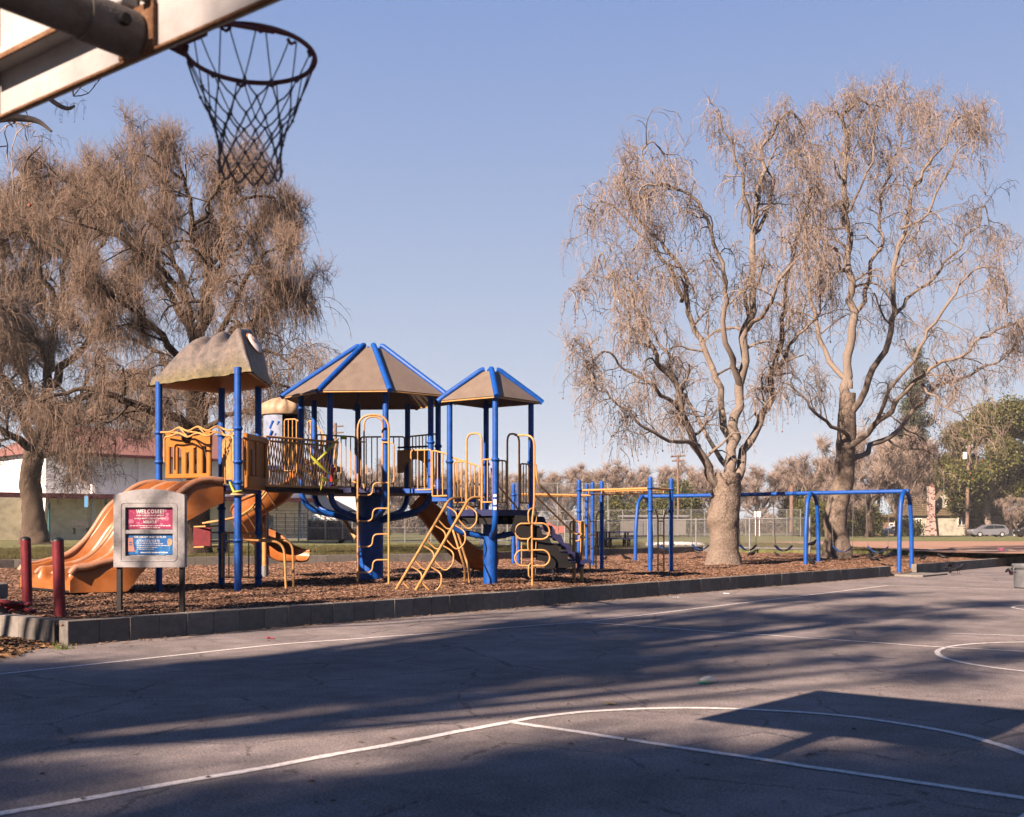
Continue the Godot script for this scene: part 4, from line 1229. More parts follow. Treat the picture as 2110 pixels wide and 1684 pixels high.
func build_house() -> void:
	var d := 176.0
	var g := lawn_y(-d) - 0.3
	var bx := facing(Vector3(1, 0, 0))
	var left := at(1878, 1085, d).x
	var right := at(2068, 1085, d).x
	var t := thing("cottage", "cream cottage with a brown shingle roof, steep gable and tall mottled chimney", "house", Vector3(left, g, -d))
	var w := right - left
	var eave := at(0, 1061, d).y
	box_part("wall", Vector3((left + right) * 0.5, (g + eave) * 0.5, -d - 4.0), Vector3(w, eave - g, 8.0), M.house_wall, t, Basis(), 0.02)
	var ridge := at(0, 1026, d).y
	var s := Shape.new()
	var m := Vector3((left + right) * 0.5, eave + 0.2, -d - 4.0)
	var c0 := Vector3(left - 0.4, eave - 0.15, -d + 0.5); var c1 := Vector3(right + 0.4, eave - 0.15, -d + 0.5)
	var c2 := Vector3(right + 0.4, eave - 0.15, -d - 8.5); var c3 := Vector3(left - 0.4, eave - 0.15, -d - 8.5)
	var k0 := Vector3(left - 0.4, ridge, -d - 4.0); var k1 := Vector3(right + 0.4, ridge, -d - 4.0)
	s.poly([c0, c1, k1, k0], m); s.poly([c2, c3, k0, k1], m); s.poly([c0, k0, c3], m); s.poly([c1, k1, c2], m); s.poly([c0, c1, c2, c3], m + Vector3(0, 3, 0))
	var roof := put("roof", s, M.house_shingle, t)
	# shingle courses stand proud
	for k in 9:
		var f := (k + 0.5) / 9.0
		box_part("shingle_course", c0.lerp(k0, f).lerp(c1.lerp(k1, f), 0.5) + Vector3(0, 0.05, 0.03), Vector3(w + 0.8, 0.09, 0.42), M.house_shingle, roof, Basis(Vector3.RIGHT, atan2(ridge - eave, 4.5)), 0.0)
	# gable
	var gx := at(1963, 1085, d).x
	var top := at(0, 1010, d - 0.2).y
	s = Shape.new()
	s.slab(PackedVector2Array([Vector2(-3.3, eave + 0.15), Vector2(3.0, eave + 1.7), Vector2(3.0, at(0, 1033, d).y), Vector2(1.0, top - 0.4), Vector2(0, top), Vector2(-1.0, top - 0.5)]), Vector3(gx, 0, -d - 1.6), Vector3.RIGHT, Vector3.UP, 0.3)
	put("gable", s, M.house_wall, t)
	s = Shape.new()
	s.poly([Vector3(gx - 3.4, eave + 0.3, -d - 1.7), Vector3(gx, top + 0.2, -d - 1.7), Vector3(gx, top + 0.2, -d - 5.0), Vector3(gx - 3.4, eave + 0.3, -d - 5.0)], Vector3(gx, eave, -d - 3))
	s.poly([Vector3(gx + 3.4, eave + 1.0, -d - 1.7), Vector3(gx, top + 0.2, -d - 1.7), Vector3(gx, top + 0.2, -d - 5.0), Vector3(gx + 3.4, eave + 1.0, -d - 5.0)], Vector3(gx, eave, -d - 3))
	put("gable_roof", s, M.house_shingle, t)
	for p in [[1957, 1040], [1977, 1041]]:
		window(t, at(p[0], p[1], d - 0.3) + Vector3(0, 0, -0.6), 0.75, 1.15, Basis(Vector3.RIGHT, -0.5), 1)
	window(t, at(1893, 1076, d) + Vector3(0, 0, 0.08), 0.9, 1.15, Basis())
	window(t, at(1981, 1075, d) + Vector3(0, 0, 0.08), 1.2, 1.2, Basis())
	# chimney: courses of brick, painted white and worn back to red
	var ch := Node3D.new(); ch.name = "chimney"; t.add_child(ch)
	var cx := at(1916, 1085, d).x
	var y := g
	var row := 0
	var ctop := at(0, 1004, d).y
	while y < ctop:
		var cw := lerpf(1.7, 1.0, clampf((y - g) / 3.2, 0, 1))
		for k in 5:
			var off := 0.2 * (row % 2)
			box_part("brick", Vector3(cx + cw * ((k + 0.5) / 5.0 - 0.5) + (off - 0.1) * 0.3, y + 0.08, -d + 0.5), Vector3(cw / 5.0 - 0.02, 0.14, 0.7), M.white_brick if rng.randf() < 0.7 else M.red_brick, ch, Basis(), 0.0)
		y += 0.16
		row += 1
	box_part("chimney_pot", Vector3(cx, ctop + 0.25, -d + 0.5), Vector3(0.4, 0.5, 0.4), M.red_brick, t)
	# open garage at the right
	var gar := thing("garage", "cream garage with a dark open front right of the cottage", "garage", at(2062, 1085, d - 2) * Vector3(1, 0, 1))
	var gb := at(2062, 1085, d - 2) * Vector3(1, 0, 1)
	box_part("wall", gb + Vector3(-2.0, 1.6, -3), Vector3(0.3, 3.6, 6), M.house_wall, gar)
	box_part("wall", gb + Vector3(4.5, 1.6, -3), Vector3(0.3, 3.6, 6), M.house_wall, gar)
	box_part("wall", gb + Vector3(1.25, 1.6, -6), Vector3(6.2, 3.6, 0.3), M.house_wall, gar)
	box_part("roof", gb + Vector3(1.25, 3.6, -3), Vector3(7.6, 0.4, 7.2), M.house_shingle, gar)
	# picket fence
	var pf := thing("picket_fence", "white picket fence in front of the cottage garden", "fence", at(1995, 1085, d - 7) * Vector3(1, 0, 1) + Vector3(0, g, 0))
	var fx := at(1992, 1085, d - 7).x
	for k in 62:
		var hh := 1.35 + 0.16 * cos(TAU * k / 20.0)
		box_part("picket", Vector3(fx + k * 0.145, g + hh * 0.5 + 0.05, -(d - 7)), Vector3(0.12, hh, 0.03), M.white_paint, pf, Basis(), 0.0)
	for yy in [0.4, 1.05]:
		box_part("rail", Vector3(fx + 4.5, g + yy, -(d - 7) - 0.05), Vector3(9.2, 0.09, 0.05), M.white_paint, pf, Basis(), 0.0)

func car(label: String, paint: String, where: Vector3, turn: float) -> Node3D:
	var t := thing("parked_car", label, "car", where, "cars parked along the far street")
	var b := Basis(Vector3.UP, turn)
	var side := PackedVector2Array([Vector2(-2.3, 0.35), Vector2(-2.35, 0.75), Vector2(-2.25, 0.95), Vector2(-1.2, 1.05), Vector2(-0.45, 1.52), Vector2(0.9, 1.6), Vector2(1.85, 1.5), Vector2(2.2, 1.05), Vector2(2.32, 0.8), Vector2(2.3, 0.4), Vector2(1.95, 0.3), Vector2(-1.95, 0.3)])
	var s := Shape.new()
	# rows across the car: the flanks lean in towards the roof
	var rows := []
	for z in [-0.9, -0.86, -0.5, 0.0, 0.5, 0.86, 0.9]:
		var row := []
		for p in side:
			var lean: float = 1.0 - 0.16 * smoothstep(0.95, 1.55, p.y)
			var low: float = 0.06 * smoothstep(0.6, 0.9, absf(z))
			row.append(where + b * Vector3(p.x * (1.0 - low * 0.3), p.y - low * 0.3, z * lean))
		rows.append(row)
	s.skin(rows, true)
	for z in [0, 6]:
		s.poly(rows[z], where + Vector3(0, 0.8, 0))
	put("body", s, M[paint], t)
	for z in [-1.0, 1.0]:
		s = Shape.new()
		s.slab(PackedVector2Array([Vector2(-0.95, 1.06), Vector2(-0.4, 1.44), Vector2(0.35, 1.48), Vector2(0.35, 1.06)]), where + b * Vector3(0, 0, z * 0.84), b.x, b.y, 0.06)
		put("window", s, M.glass_dark, t)
		s = Shape.new()
		s.slab(PackedVector2Array([Vector2(0.45, 1.06), Vector2(0.45, 1.48), Vector2(1.6, 1.42), Vector2(1.9, 1.1)]), where + b * Vector3(0, 0, z * 0.84), b.x, b.y, 0.06)
		put("window", s, M.glass_dark, t)
		for x in [-1.42, 1.42]:
			s = Shape.new()
			var o := where + b * Vector3(x, 0.33, z * 0.8)
			s.tube(PackedVector3Array([o - b.z * 0.13, o + b.z * 0.13]), 0.34, 18)
			var wl := put("wheel", s, M.tyre, t)
			s = Shape.new()
			s.tube(PackedVector3Array([o - b.z * 0.145, o + b.z * 0.145]), 0.2, 12)
			put("rim", s, M.rim_alloy, wl)
		box_part("tail_light", where + b * Vector3(2.2, 0.98, z * 0.68), Vector3(0.16, 0.2, 0.24), M.tail_red, t, b)
		box_part("headlight", where + b * Vector3(-2.22, 0.8, z * 0.66), Vector3(0.2, 0.14, 0.3), M.rim_alloy, t, b)
	return t

func picnic_table(label: String, where: Vector3, turn: float, m: Material) -> void:
	var t := thing("picnic_table", label, "picnic table", where, "picnic tables on the lawn")
	var b := Basis(Vector3.UP, turn)
	for k in 3: box_part("plank", where + b * Vector3(0, 0.74, (k - 1) * 0.25), Vector3(1.85, 0.05, 0.24), m, t, b)
	for z in [-0.72, 0.72]: box_part("bench", where + b * Vector3(0, 0.45, z), Vector3(1.85, 0.05, 0.26), m, t, b)
	for x in [-0.65, 0.65]:
		box_part("leg", where + b * Vector3(x, 0.36, 0.3), Vector3(0.08, 0.72, 0.08), M.black_metal, t, b)
		box_part("leg", where + b * Vector3(x, 0.36, -0.3), Vector3(0.08, 0.72, 0.08), M.black_metal, t, b)
		box_part("crossbar", where + b * Vector3(x, 0.4, 0), Vector3(0.06, 0.06, 1.6), M.black_metal, t, b)
		for z in [-0.72, 0.72]: box_part("leg", where + b * Vector3(x, 0.21, z), Vector3(0.06, 0.44, 0.06), M.black_metal, t, b)

func build_field_things() -> void:
	picnic_table("dark picnic table at the left of the grey bin", on_lawn(10, 1113), 0.5, M.black_metal)
	picnic_table("dark picnic table right of the thick leaning trunk", on_lawn(113, 1112), 0.5, M.black_metal)
	picnic_table("blue grey picnic table behind the blue posts of the overhead ladder", on_lawn(1222, 1132), 0.1, M.deck_coat)
	picnic_table("blue grey picnic table beyond the curving blue swing leg", on_lawn(1262, 1130), 0.1, M.deck_coat)
	picnic_table("dark low picnic table seen behind the play panel under the tower", on_lawn(424, 1143), 0.3, M.deck_coat)
	# bin on the lawn
	var p := on_lawn(50, 1114)
	var t := thing("lawn_bin", "round grey bin on the lawn beside the thick leaning trunk", "bin", p)
	var s := Shape.new()
	s.lathe([Vector2(0.01, 0), Vector2(0.3, 0), Vector2(0.37, 0.8), Vector2(0.36, 0.8), Vector2(0.3, 0.1)], p, 18)
	put("body", s, M.bin_grey, t)
	s = Shape.new()
	s.lathe([Vector2(0.36, 0.74), Vector2(0.42, 0.76), Vector2(0.42, 0.84), Vector2(0.36, 0.85)], p, 18)
	put("rim", s, M.bin_grey, t)
	# street things
	car("silver car parked behind the right swing legs", "car_silver", on_lawn(1843, 1104.7), 0.05)
	car("dark grey hatchback parked before the white picket fence", "car_grey", on_lawn(2036, 1106.6), 0.03)
	car("black car at the right end of the white picket fence", "car_black", on_lawn(2133, 1107), 0.0)
	# poles
	p = on_lawn(1993, 1106)
	t = thing("utility_pole", "leaning wooden utility pole with a pale transformer before the cottage", "pole", p)
	bar("pole", [p, at(1994, 1020, 160), at(1997, 922, 160)], 0.24, M.pole_wood, t)
	s = Shape.new()
	s.tube(PackedVector3Array([at(1989, 946, 159.5), at(1989, 932, 159.5)]), 0.32, 12)
	put("transformer", s, M.white_paint, t)
	bar("crossarm", [at(1990, 924, 160), at(2006, 920, 160)], 0.1, M.pole_wood, t)
	for k in 3: bar("insulator", [at(1992 + k * 6, 923 - k, 160), at(1992 + k * 6, 918 - k, 160)], 0.12, M.galvanised, t)
	p = at(1631, 1103, 115)
	t = thing("utility_pole", "brown wooden pole standing behind the pale kerb between the grey trees", "pole", p)
	bar("pole", [p, at(1632, 1000, 115)], 0.22, M.pole_wood, t)
	p = at(1398, 1098, 130)
	t = thing("utility_pole", "thin utility pole with two crossarms far behind the grey forked tree", "pole", p)
	bar("pole", [p, at(1397, 938, 130)], 0.13, M.pole_wood, t)
	bar("crossarm", [at(1382, 941, 130), at(1412, 939, 130)], 0.1, M.pole_wood, t)
	bar("crossarm", [at(1385, 950, 130), at(1410, 949, 130)], 0.09, M.pole_wood, t)
	p = at(691, 1100, 150)
	t = thing("utility_pole", "thin utility pole seen over the bridge railing", "pole", p)
	bar("pole", [p, at(691, 872, 150)], 0.2, M.pole_wood, t)
	bar("crossarm", [at(674, 880, 150), at(708, 878, 150)], 0.1, M.pole_wood, t)
	bar("crossarm", [at(674, 893, 150), at(708, 891, 150)], 0.1, M.pole_wood, t)
	# fences
	chain_fence("low chain link fence with galvanised posts behind the swings", on_lawn(1090, 1124), on_lawn(1669, 1135), 1.3, 6, 0.1, 0.0042)
	chain_fence("tall chain link backstop behind the stairs of the play structure", at(1045, 1112, 84), at(1253, 1113, 84), 4.15, 4, 0.16, 0.006, true)
	chain_fence("chain link fence across the lawn seen under the middle tower", on_lawn(615, 1119), on_lawn(1046, 1118), 1.95, 8, 0.13, 0.005, true)
	chain_fence("far chain link court fence behind the wide grey trunk", at(1255, 1104, 112), at(1650, 1103, 112), 2.5, 14, 0.2, 0.007, true)
	var ws := thing("windscreen_fence", "black cloth windscreen fence with pale posts behind the bridge", "fence", on_lawn(632, 1117))
	s = Shape.new()
	var w0 := at(634, 1117, 77.5); var w1 := at(742, 1117, 77.5)
	var rows := []
	for i in 4:
		var row := []
		for j in 41: row.append(w0.lerp(w1, j / 40.0) + Vector3(0, 0.1 + 1.35 * i / 3.0, 0.05 * sin(j * 0.9) + 0.03 * sin(j * 2.3 + i)))
		rows.append(row)
	s.skin(rows)
	put("cloth", s, M.windscreen_cloth, ws)
	for k in 4: bar("post", [w0.lerp(w1, k / 3.0), w0.lerp(w1, k / 3.0) + Vector3(0, 2.4 if k < 2 else 1.6, 0)], 0.05, M.galvanised, ws)
	bar("rail", [w0 + Vector3(0, 1.5, 0), w1 + Vector3(0, 1.5, 0)], 0.035, M.galvanised, ws)
	# bleachers
	var bl := thing("bleacher", "dark metal bleacher with open rows below the school walkway", "bleacher", at(590, 1106, 104))
	for k in 5:
		box_part("bench", at(588, 1101 - k * 8.5, 104 + k * 0.6), Vector3(3.9, 0.07, 0.28), M.black_metal, bl, facing(Vector3(0.98, 0, -0.2)))
		box_part("footboard", at(588, 1104 - k * 8.5, 103.8 + k * 0.6), Vector3(3.9, 0.05, 0.22), M.black_metal, bl, facing(Vector3(0.98, 0, -0.2)))
	for k in 5:
		bar("frame", [at(550 + k * 19, 1107, 103.6), at(550 + k * 19, 1100, 103.6), at(550 + k * 19, 1058, 106.6), at(550 + k * 19, 1107, 106.6)], 0.05, M.black_metal, bl, 0, 5)
	for k in 2: bar("rail", [at(548, 1052 + k * 6, 106.6), at(630, 1053 + k * 6, 106.6)], 0.035, M.black_metal, bl, 0, 5)
	var wb := thing("white_bleacher", "small white framed bench stand behind the blue column of the small tower", "bench", at(1020, 1127, 52))
	for k in 3: box_part("bench", at(1022, 1122 - k * 8, 52 + k * 0.5), Vector3(1.5, 0.05, 0.25), M.white_paint, wb)
	for k in 3: bar("frame", [at(990 + k * 32, 1130, 51.8), at(990 + k * 32, 1104, 53.0), at(990 + k * 32, 1130, 53.0)], 0.035, M.white_paint, wb, 0, 5)
	# tarp, orange barricade, machinery hut, sign, hopper
	s = Shape.new()
	rows = []
	for i in 7:
		var row := []
		for j in 25:
			var q := on_lawn(lerpf(1330, 1452, j / 24.0), lerpf(1119, 1126, i / 6.0))
			row.append(q + Vector3(0, 0.04 + 0.16 * sin(PI * i / 6.0) * sin(PI * j / 24.0) * (0.7 + 0.4 * hills.get_noise_2d(j * 0.4, i * 0.5)), 0))
		rows.append(row)
	s.skin(rows)
	tag(put("ground_tarp", s, M.white_paint), "white tarp spread on the lawn behind the swings", "tarp")
	var ob := thing("orange_barricade", "tangled orange plastic barricade behind the tall backstop", "barricade", at(1140, 1103, 90))
	for q in [[1128, 1086, 0.5], [1142, 1091, -0.4], [1156, 1092, 0.1], [1136, 1096, -0.1]]:
		box_part("panel", at(q[0], q[1], 90), Vector3(0.7, 0.55, 0.12), M.orange_plastic, ob, Basis(Vector3.BACK, q[2]), 0.05)
	var hut := thing("equipment_hut", "low grey equipment hut behind the court fence", "hut", at(1345, 1103, 118))
	box_part("wall", at(1345, 1085, 119), Vector3(6.5, 1.8, 3), M.concrete_b, hut)
	box_part("roof", at(1345, 1064, 119), Vector3(7.0, 0.2, 3.6), M.galvanised, hut)
	for k in 4: box_part("door", at(1318 + k * 18, 1088, 117.4), Vector3(0.7, 1.4, 0.06), M.bin_grey, hut)
	var sg := thing("score_sign", "small white board on two posts behind the low chain link fence", "sign", at(1561, 1104, 100))
	box_part("board", at(1561, 1060, 100), Vector3(0.62, 0.5, 0.06), M.white_paint, sg)
	for k in 2: bar("post", [at(1557 + k * 8, 1066, 100), at(1557 + k * 8, 1105, 100)], 0.04, M.white_paint, sg, 0, 5)
	var bb := thing("street_sign", "narrow pale blue sign panel on a post in front of the walkway", "sign", on_lawn(178, 1110))
	bar("post", [on_lawn(178, 1110), at(178, 1020, 77)], 0.04, M.galvanised, bb, 0, 6)
	box_part("board", at(177.5, 1034, 76.9), Vector3(0.25, 0.75, 0.04), M.pale_blue_print, bb)
	var lb := thing("dark_bench", "dark backed bench standing before the cream walkway wall", "bench", at(166, 1096, 84))
	box_part("backrest", at(166, 1079, 84), Vector3(1.25, 0.35, 0.06), M.black_metal, lb)
	box_part("seat", at(166, 1088, 83.7), Vector3(1.25, 0.06, 0.45), M.black_metal, lb)
	for k in 2: box_part("leg", at(152 + k * 28, 1094, 83.8), Vector3(0.08, 0.5, 0.4), M.black_metal, lb)
	var lo := thing("low_building", "long low dark brown building behind the shaded trunk", "building", at(1795, 1103, 185))
	box_part("wall", at(1795, 1085, 187), Vector3(17, 3.0, 6), M.pole_wood, lo)
	box_part("roof", at(1795, 1064, 187), Vector3(18.5, 0.4, 8), M.house_shingle, lo)
	for k in 4: window(lo, at(1745 + k * 32, 1086, 183.9), 1.4, 1.2, Basis())

func build_far_trees() -> void:
	rng.seed = 911
	# three bare kinds, then copies
	var tw := hanging_twig(21, 1.6, 3, 1.3, 0.022, false, 1.6)
	var sp := spray_twig(22, 1.9, 4, 0.022)
	var kinds := []
	for k in 3:
		var o := {"seed": 100 + k, "lift": 0.4, "droop": 0.5, "wiggle": 0.25, "kids": 5, "thin": 0.016, "side": 0.9, "reach": 3.0, "limb_wave": 0.4}
		var lim := []
		var base := Vector3(0, 0, 0)
		for j in 8:
			var a := TAU * j / 8.0 + k
			var d := Vector3(cos(a), 0, sin(a)) * rng.randf_range(0.7, 1.2)
			lim.append([[Vector3(0, 2.0 + j * 0.2, 0), d * 1.6 + Vector3(0, 4.5, 0), d * 3.4 + Vector3(0, 6.6 + rng.randf(), 0), d * 4.6 + Vector3(0, 7.8 + rng.randf() * 2.0, 0)], 0.22, 0.04])
		var t := big_tree("far_bare_tree", "", Vector3.ZERO, [base + Vector3(0, -0.3, 0), Vector3(0.1, 1.2, 0), Vector3(0, 3.0, 0), Vector3(0, 5.0, 0)], [0.5, 0.34, 0.3, 0.18], lim, o, M.dark_bark, M.limb_bark, [[tw, 0.22], [sp, 0.45]], "bare trees beyond the field")
		t.set_meta("base_name", "far_bare_tree")
		kinds.append(t)
	# x, y of the top, depth, kind, words
	var spots := [[1100, 968, 150, 0, "rounded bare tree above the right end of the tall backstop"], [1160, 972, 165, 1, "bare tree right of the small tower above the overhead ladder"], [1225, 950, 150, 2, "taller bare tree above the overhead ladder posts"], [1290, 965, 160, 0, "bare tree behind the tallest blue posts"], [1350, 958, 170, 1, "bare tree left of the thin utility pole"], [1420, 962, 165, 2, "bare tree right of the thin utility pole"], [1470, 955, 175, 0, "bare tree behind the grey forked trunk"], [1560, 962, 160, 1, "bare tree behind the middle of the swing beam"], [1640, 950, 170, 2, "bare tree behind the brown wooden pole"], [1700, 930, 150, 0, "bare tree left of the shaded trunk far off"], [1790, 900, 140, 1, "reddish bare tree right of the shaded trunk"], [1850, 880, 150, 2, "tall reddish bare tree behind the silver car"], [1900, 920, 185, 0, "bare tree behind the mottled chimney"], [1040, 975, 190, 2, "bare tree behind the small tower"], [985, 965, 190, 0, "bare tree between the two hexagon towers"], [930, 968, 185, 1, "bare tree behind the short railing of the ramp"], [870, 960, 190, 2, "bare tree behind the arched orange panel"], [800, 965, 180, 0, "bare tree behind the ladder of the middle tower"], [745, 955, 185, 1, "bare tree behind the middle tower railing"], [690, 975, 200, 2, "bare tree beyond the bridge"], [2095, 1025, 150, 1, "small bare street tree at the right end of the picket fence"], [1740, 985, 130, 2, "bare tree right behind the shaded trunk"]]
	for i in spots.size():
		var q: Array = spots[i]
		var d: float = q[2]
		var g := lawn_y(-d)
		var h: float = at(0, q[1], d).y - g
		var k: Node3D = kinds[q[3]]
		var sz := h / 10.5
		var where := Vector3((q[0] - 1055.0) / FOCAL * d, g, -d)
		var wide: float = sz * rng.randf_range(0.85, 1.15)
		if i < 3 :
			var o: Node3D = kinds[i]
			o.position = where; o.rotation.y = i * 2.0; o.scale = Vector3(sz, sz, sz); o.set_meta("label", q[4])
		else:
			copy_of(k, q[4], where, rng.randf() * TAU, Vector3(wide, sz, wide))
	# evergreens
	var c1 := leaf_clump(31, 46, 1.5, 0.2, Color(0.03, 0.042, 0.01), Color(0.125, 0.125, 0.03))
	var p := on_lawn(2034, 1105)
	var lobes := []
	var d := -p.z
	for q in [[1985, 900, 0], [2040, 870, -1], [2095, 880, 1], [1990, 960, -2], [2050, 940, 3], [2100, 950, -2], [1985, 1010, 1], [2075, 1010, -2], [2120, 1010, 1], [2020, 1000, -4], [2150, 900, 2], [2010, 1040, -3], [2065, 860, 4], [1975, 985, 3]]:
		var w := at(q[0], q[1], d) + Vector3(0, 0, q[2])
		lobes.append([w - p, Vector3(rng.randf_range(2.0, 3.2), rng.randf_range(1.6, 2.4), 2.4)])
	leafy_tree("evergreen_tree", "large olive green evergreen tree in front of the cottage", "tree", p, lobes, 42.0, c1, 0.55, 6.0, M.limb_bark)
	# scrub that closes the view far behind the field
	var sc := leaf_clump(37, 40, 1.6, 0.2, Color(0.05, 0.045, 0.025), Color(0.2, 0.15, 0.1))
	var sp0 := Shape.new()
	sp0.box(Vector3(10, 0.6, -236), Vector3(220, 1.6, 3.0))
	var scrub := put("scrub_foliage", sp0, M.dark_bark)
	tag(scrub, "brown winter scrub closing the far edge of the field", "scrub", "", "stuff")
	var sl := []
	var scol := PackedColorArray()
	for i in 9000:
		var x := rng.randf_range(-100.0, 120.0)
		var hh := 2.4 + 1.6 * hills.get_noise_2d(x * 0.05, 3.0) + 0.8 * hills.get_noise_2d(x * 0.3, 8.0)
		sl.append(Transform3D(Basis.from_euler(Vector3(rng.randf() * TAU, rng.randf() * TAU, 0)).scaled(Vector3.ONE * rng.randf_range(0.7, 1.3)), Vector3(x, rng.randf() * hh, -232.0 - rng.randf() * 5.0)))
		var g := rng.randf_range(0.7, 1.2)
		scol.append(Color(g, g, g))
	scatter("foliage", sc, M.leaf, sl, scrub, scol)
	# conifer
	p = at(1885, 1100, 190)
	lobes = []
	for k in 11:
		var f := k / 10.0
		lobes.append([Vector3(rng.randfn() * 0.4, lerpf(3.0, (1100 - 735) * 190 / FOCAL, f), rng.randfn() * 0.4), Vector3(lerpf(5.0, 0.6, f), lerpf(1.5, 1.6, f), lerpf(5.0, 0.6, f))])
	leafy_tree("conifer", "tall dark conifer rising between the shaded tree and the olive evergreen", "tree", p, lobes, 24.0, leaf_clump(33, 40, 1.3, 0.18, Color(0.015, 0.028, 0.012), Color(0.05, 0.065, 0.025)), 0.4, 12.0, M.dark_bark)
	var c2 := leaf_clump(35, 46, 1.2, 0.16, Color(0.03, 0.042, 0.01), Color(0.11, 0.115, 0.028))
	for q in [[1265, 1034, 26, 135, "round dark green bush left of the curving swing leg"], [1320, 1040, 30, 140, "round dark green bush between the tallest blue posts and swing leg"], [1395, 1010, 40, 150, "green bush behind the thin utility pole"], [1685, 1050, 34, 145, "dark green bush left of the middle swing legs"], [1660, 1020, 40, 160, "dark evergreen bush right of the brown pole"], [1875, 1075, 14, 168, "green bush before the left end of the cottage"], [2020, 1075, 16, 168, "yellow green bush before the cottage window"], [2110, 1075, 24, 182, "dark bush beside the garage"], [1760, 1040, 40, 165, "dark evergreen bush behind the shaded trunk"]]:
		var g := lawn_y(-q[3])
		var w := Vector3((q[0] - 1055.0) / FOCAL * q[3], g, -q[3])
		var r: float = q[2] / FOCAL * q[3]
		var h: float = at(0, q[1] - q[2] * 0.5, q[3]).y - g
		leafy_tree("evergreen_bush", q[4], "bush", w, [[Vector3(0, h * 0.45, 0), Vector3(r, h * 0.5, r)], [Vector3(r * 0.6, h * 0.35, 0.5), Vector3(r * 0.7, h * 0.38, r * 0.6)], [Vector3(-r * 0.6, h * 0.4, 0), Vector3(r * 0.6, h * 0.36, r * 0.6)]], 40.0, c2, 0.15, h * 0.3, M.dark_bark, "evergreen bushes beyond the field")

# ---------------------------------------------------------------- play structure
func post(parent: Node, foot: Vector3, top: float, r: float, collars: Array) -> Node3D:
	var p := bar("post", [Vector3(foot.x, BED - 0.15, foot.z), Vector3(foot.x, top, foot.z)], r, M.blue_paint, parent, 0, 16)
	for y in collars: collar(p, Vector3(foot.x, y, foot.z), r)
	return p

func collar(parent: Node, c: Vector3, r: float) -> void:
	var s := Shape.new()
	s.lathe([Vector2(r, -0.035), Vector2(r + 0.014, -0.03), Vector2(r + 0.014, -0.008), Vector2(r + 0.026, -0.008), Vector2(r + 0.026, 0.008), Vector2(r + 0.014, 0.008), Vector2(r + 0.014, 0.03), Vector2(r, 0.035)], c, 16)
	put("collar", s, M.blue_paint, parent)

# a railing panel between two points: top and bottom rail, upright spindles
func railing(parent: Node, a: Vector3, b: Vector3, y0: float, y1a: float, y1b: float, gap: float, r := 0.0135) -> void:
	var k := maxi(2, int(Vector2(b.x - a.x, b.z - a.z).length() / gap))
	var p := a; var q := b
	var node := bar("railing", [Vector3(p.x, y0, p.z), Vector3(p.x, y1a, p.z), Vector3(q.x, y1b, q.z), Vector3(q.x, y0, q.z)], r * 1.35, M.rail_paint, parent, 0.06)
	bar("lower_rail", [Vector3(p.x, y0, p.z), Vector3(q.x, y0, q.z)], r * 1.2, M.rail_paint, node)
	for i in range(1, k):
		var f := float(i) / k
		var m := p.lerp(q, f)
		bar("spindle", [Vector3(m.x, y0, m.z), Vector3(m.x, lerpf(y1a, y1b, f), m.z)], r, M.rail_paint, node, 0, 6)

func loop_bar(called: String, c: Vector3, ex: Vector3, w: float, h: float, r: float, parent: Node) -> void:
	# long oval ring, half round at its ends, in the plane of ex and up
	var pts := []
	var rad := minf(w, h) * 0.5
	for k in 21:
		var a := TAU * k / 20.0
		var o := Vector2(cos(a), sin(a)) * rad
		o.x += signf(cos(a) + 1e-6) * (w * 0.5 - rad)
		o.y += signf(sin(a) + 1e-6) * (h * 0.5 - rad)
		pts.append(c + ex * o.x + Vector3(0, o.y, 0))
	bar(called, pts, r, M.rail_paint, parent)

func build_play_structure() -> void:
	rng.seed = 4242
	var t := thing("play_structure", "large blue and orange play structure with three towers, bridge, slides and climbers", "play structure", Vector3(-2.9, BED, -22.5))
	tower_one(t)
	bridge(t)
	tower_two(t)
	tower_three(t)
	back_tower(t)

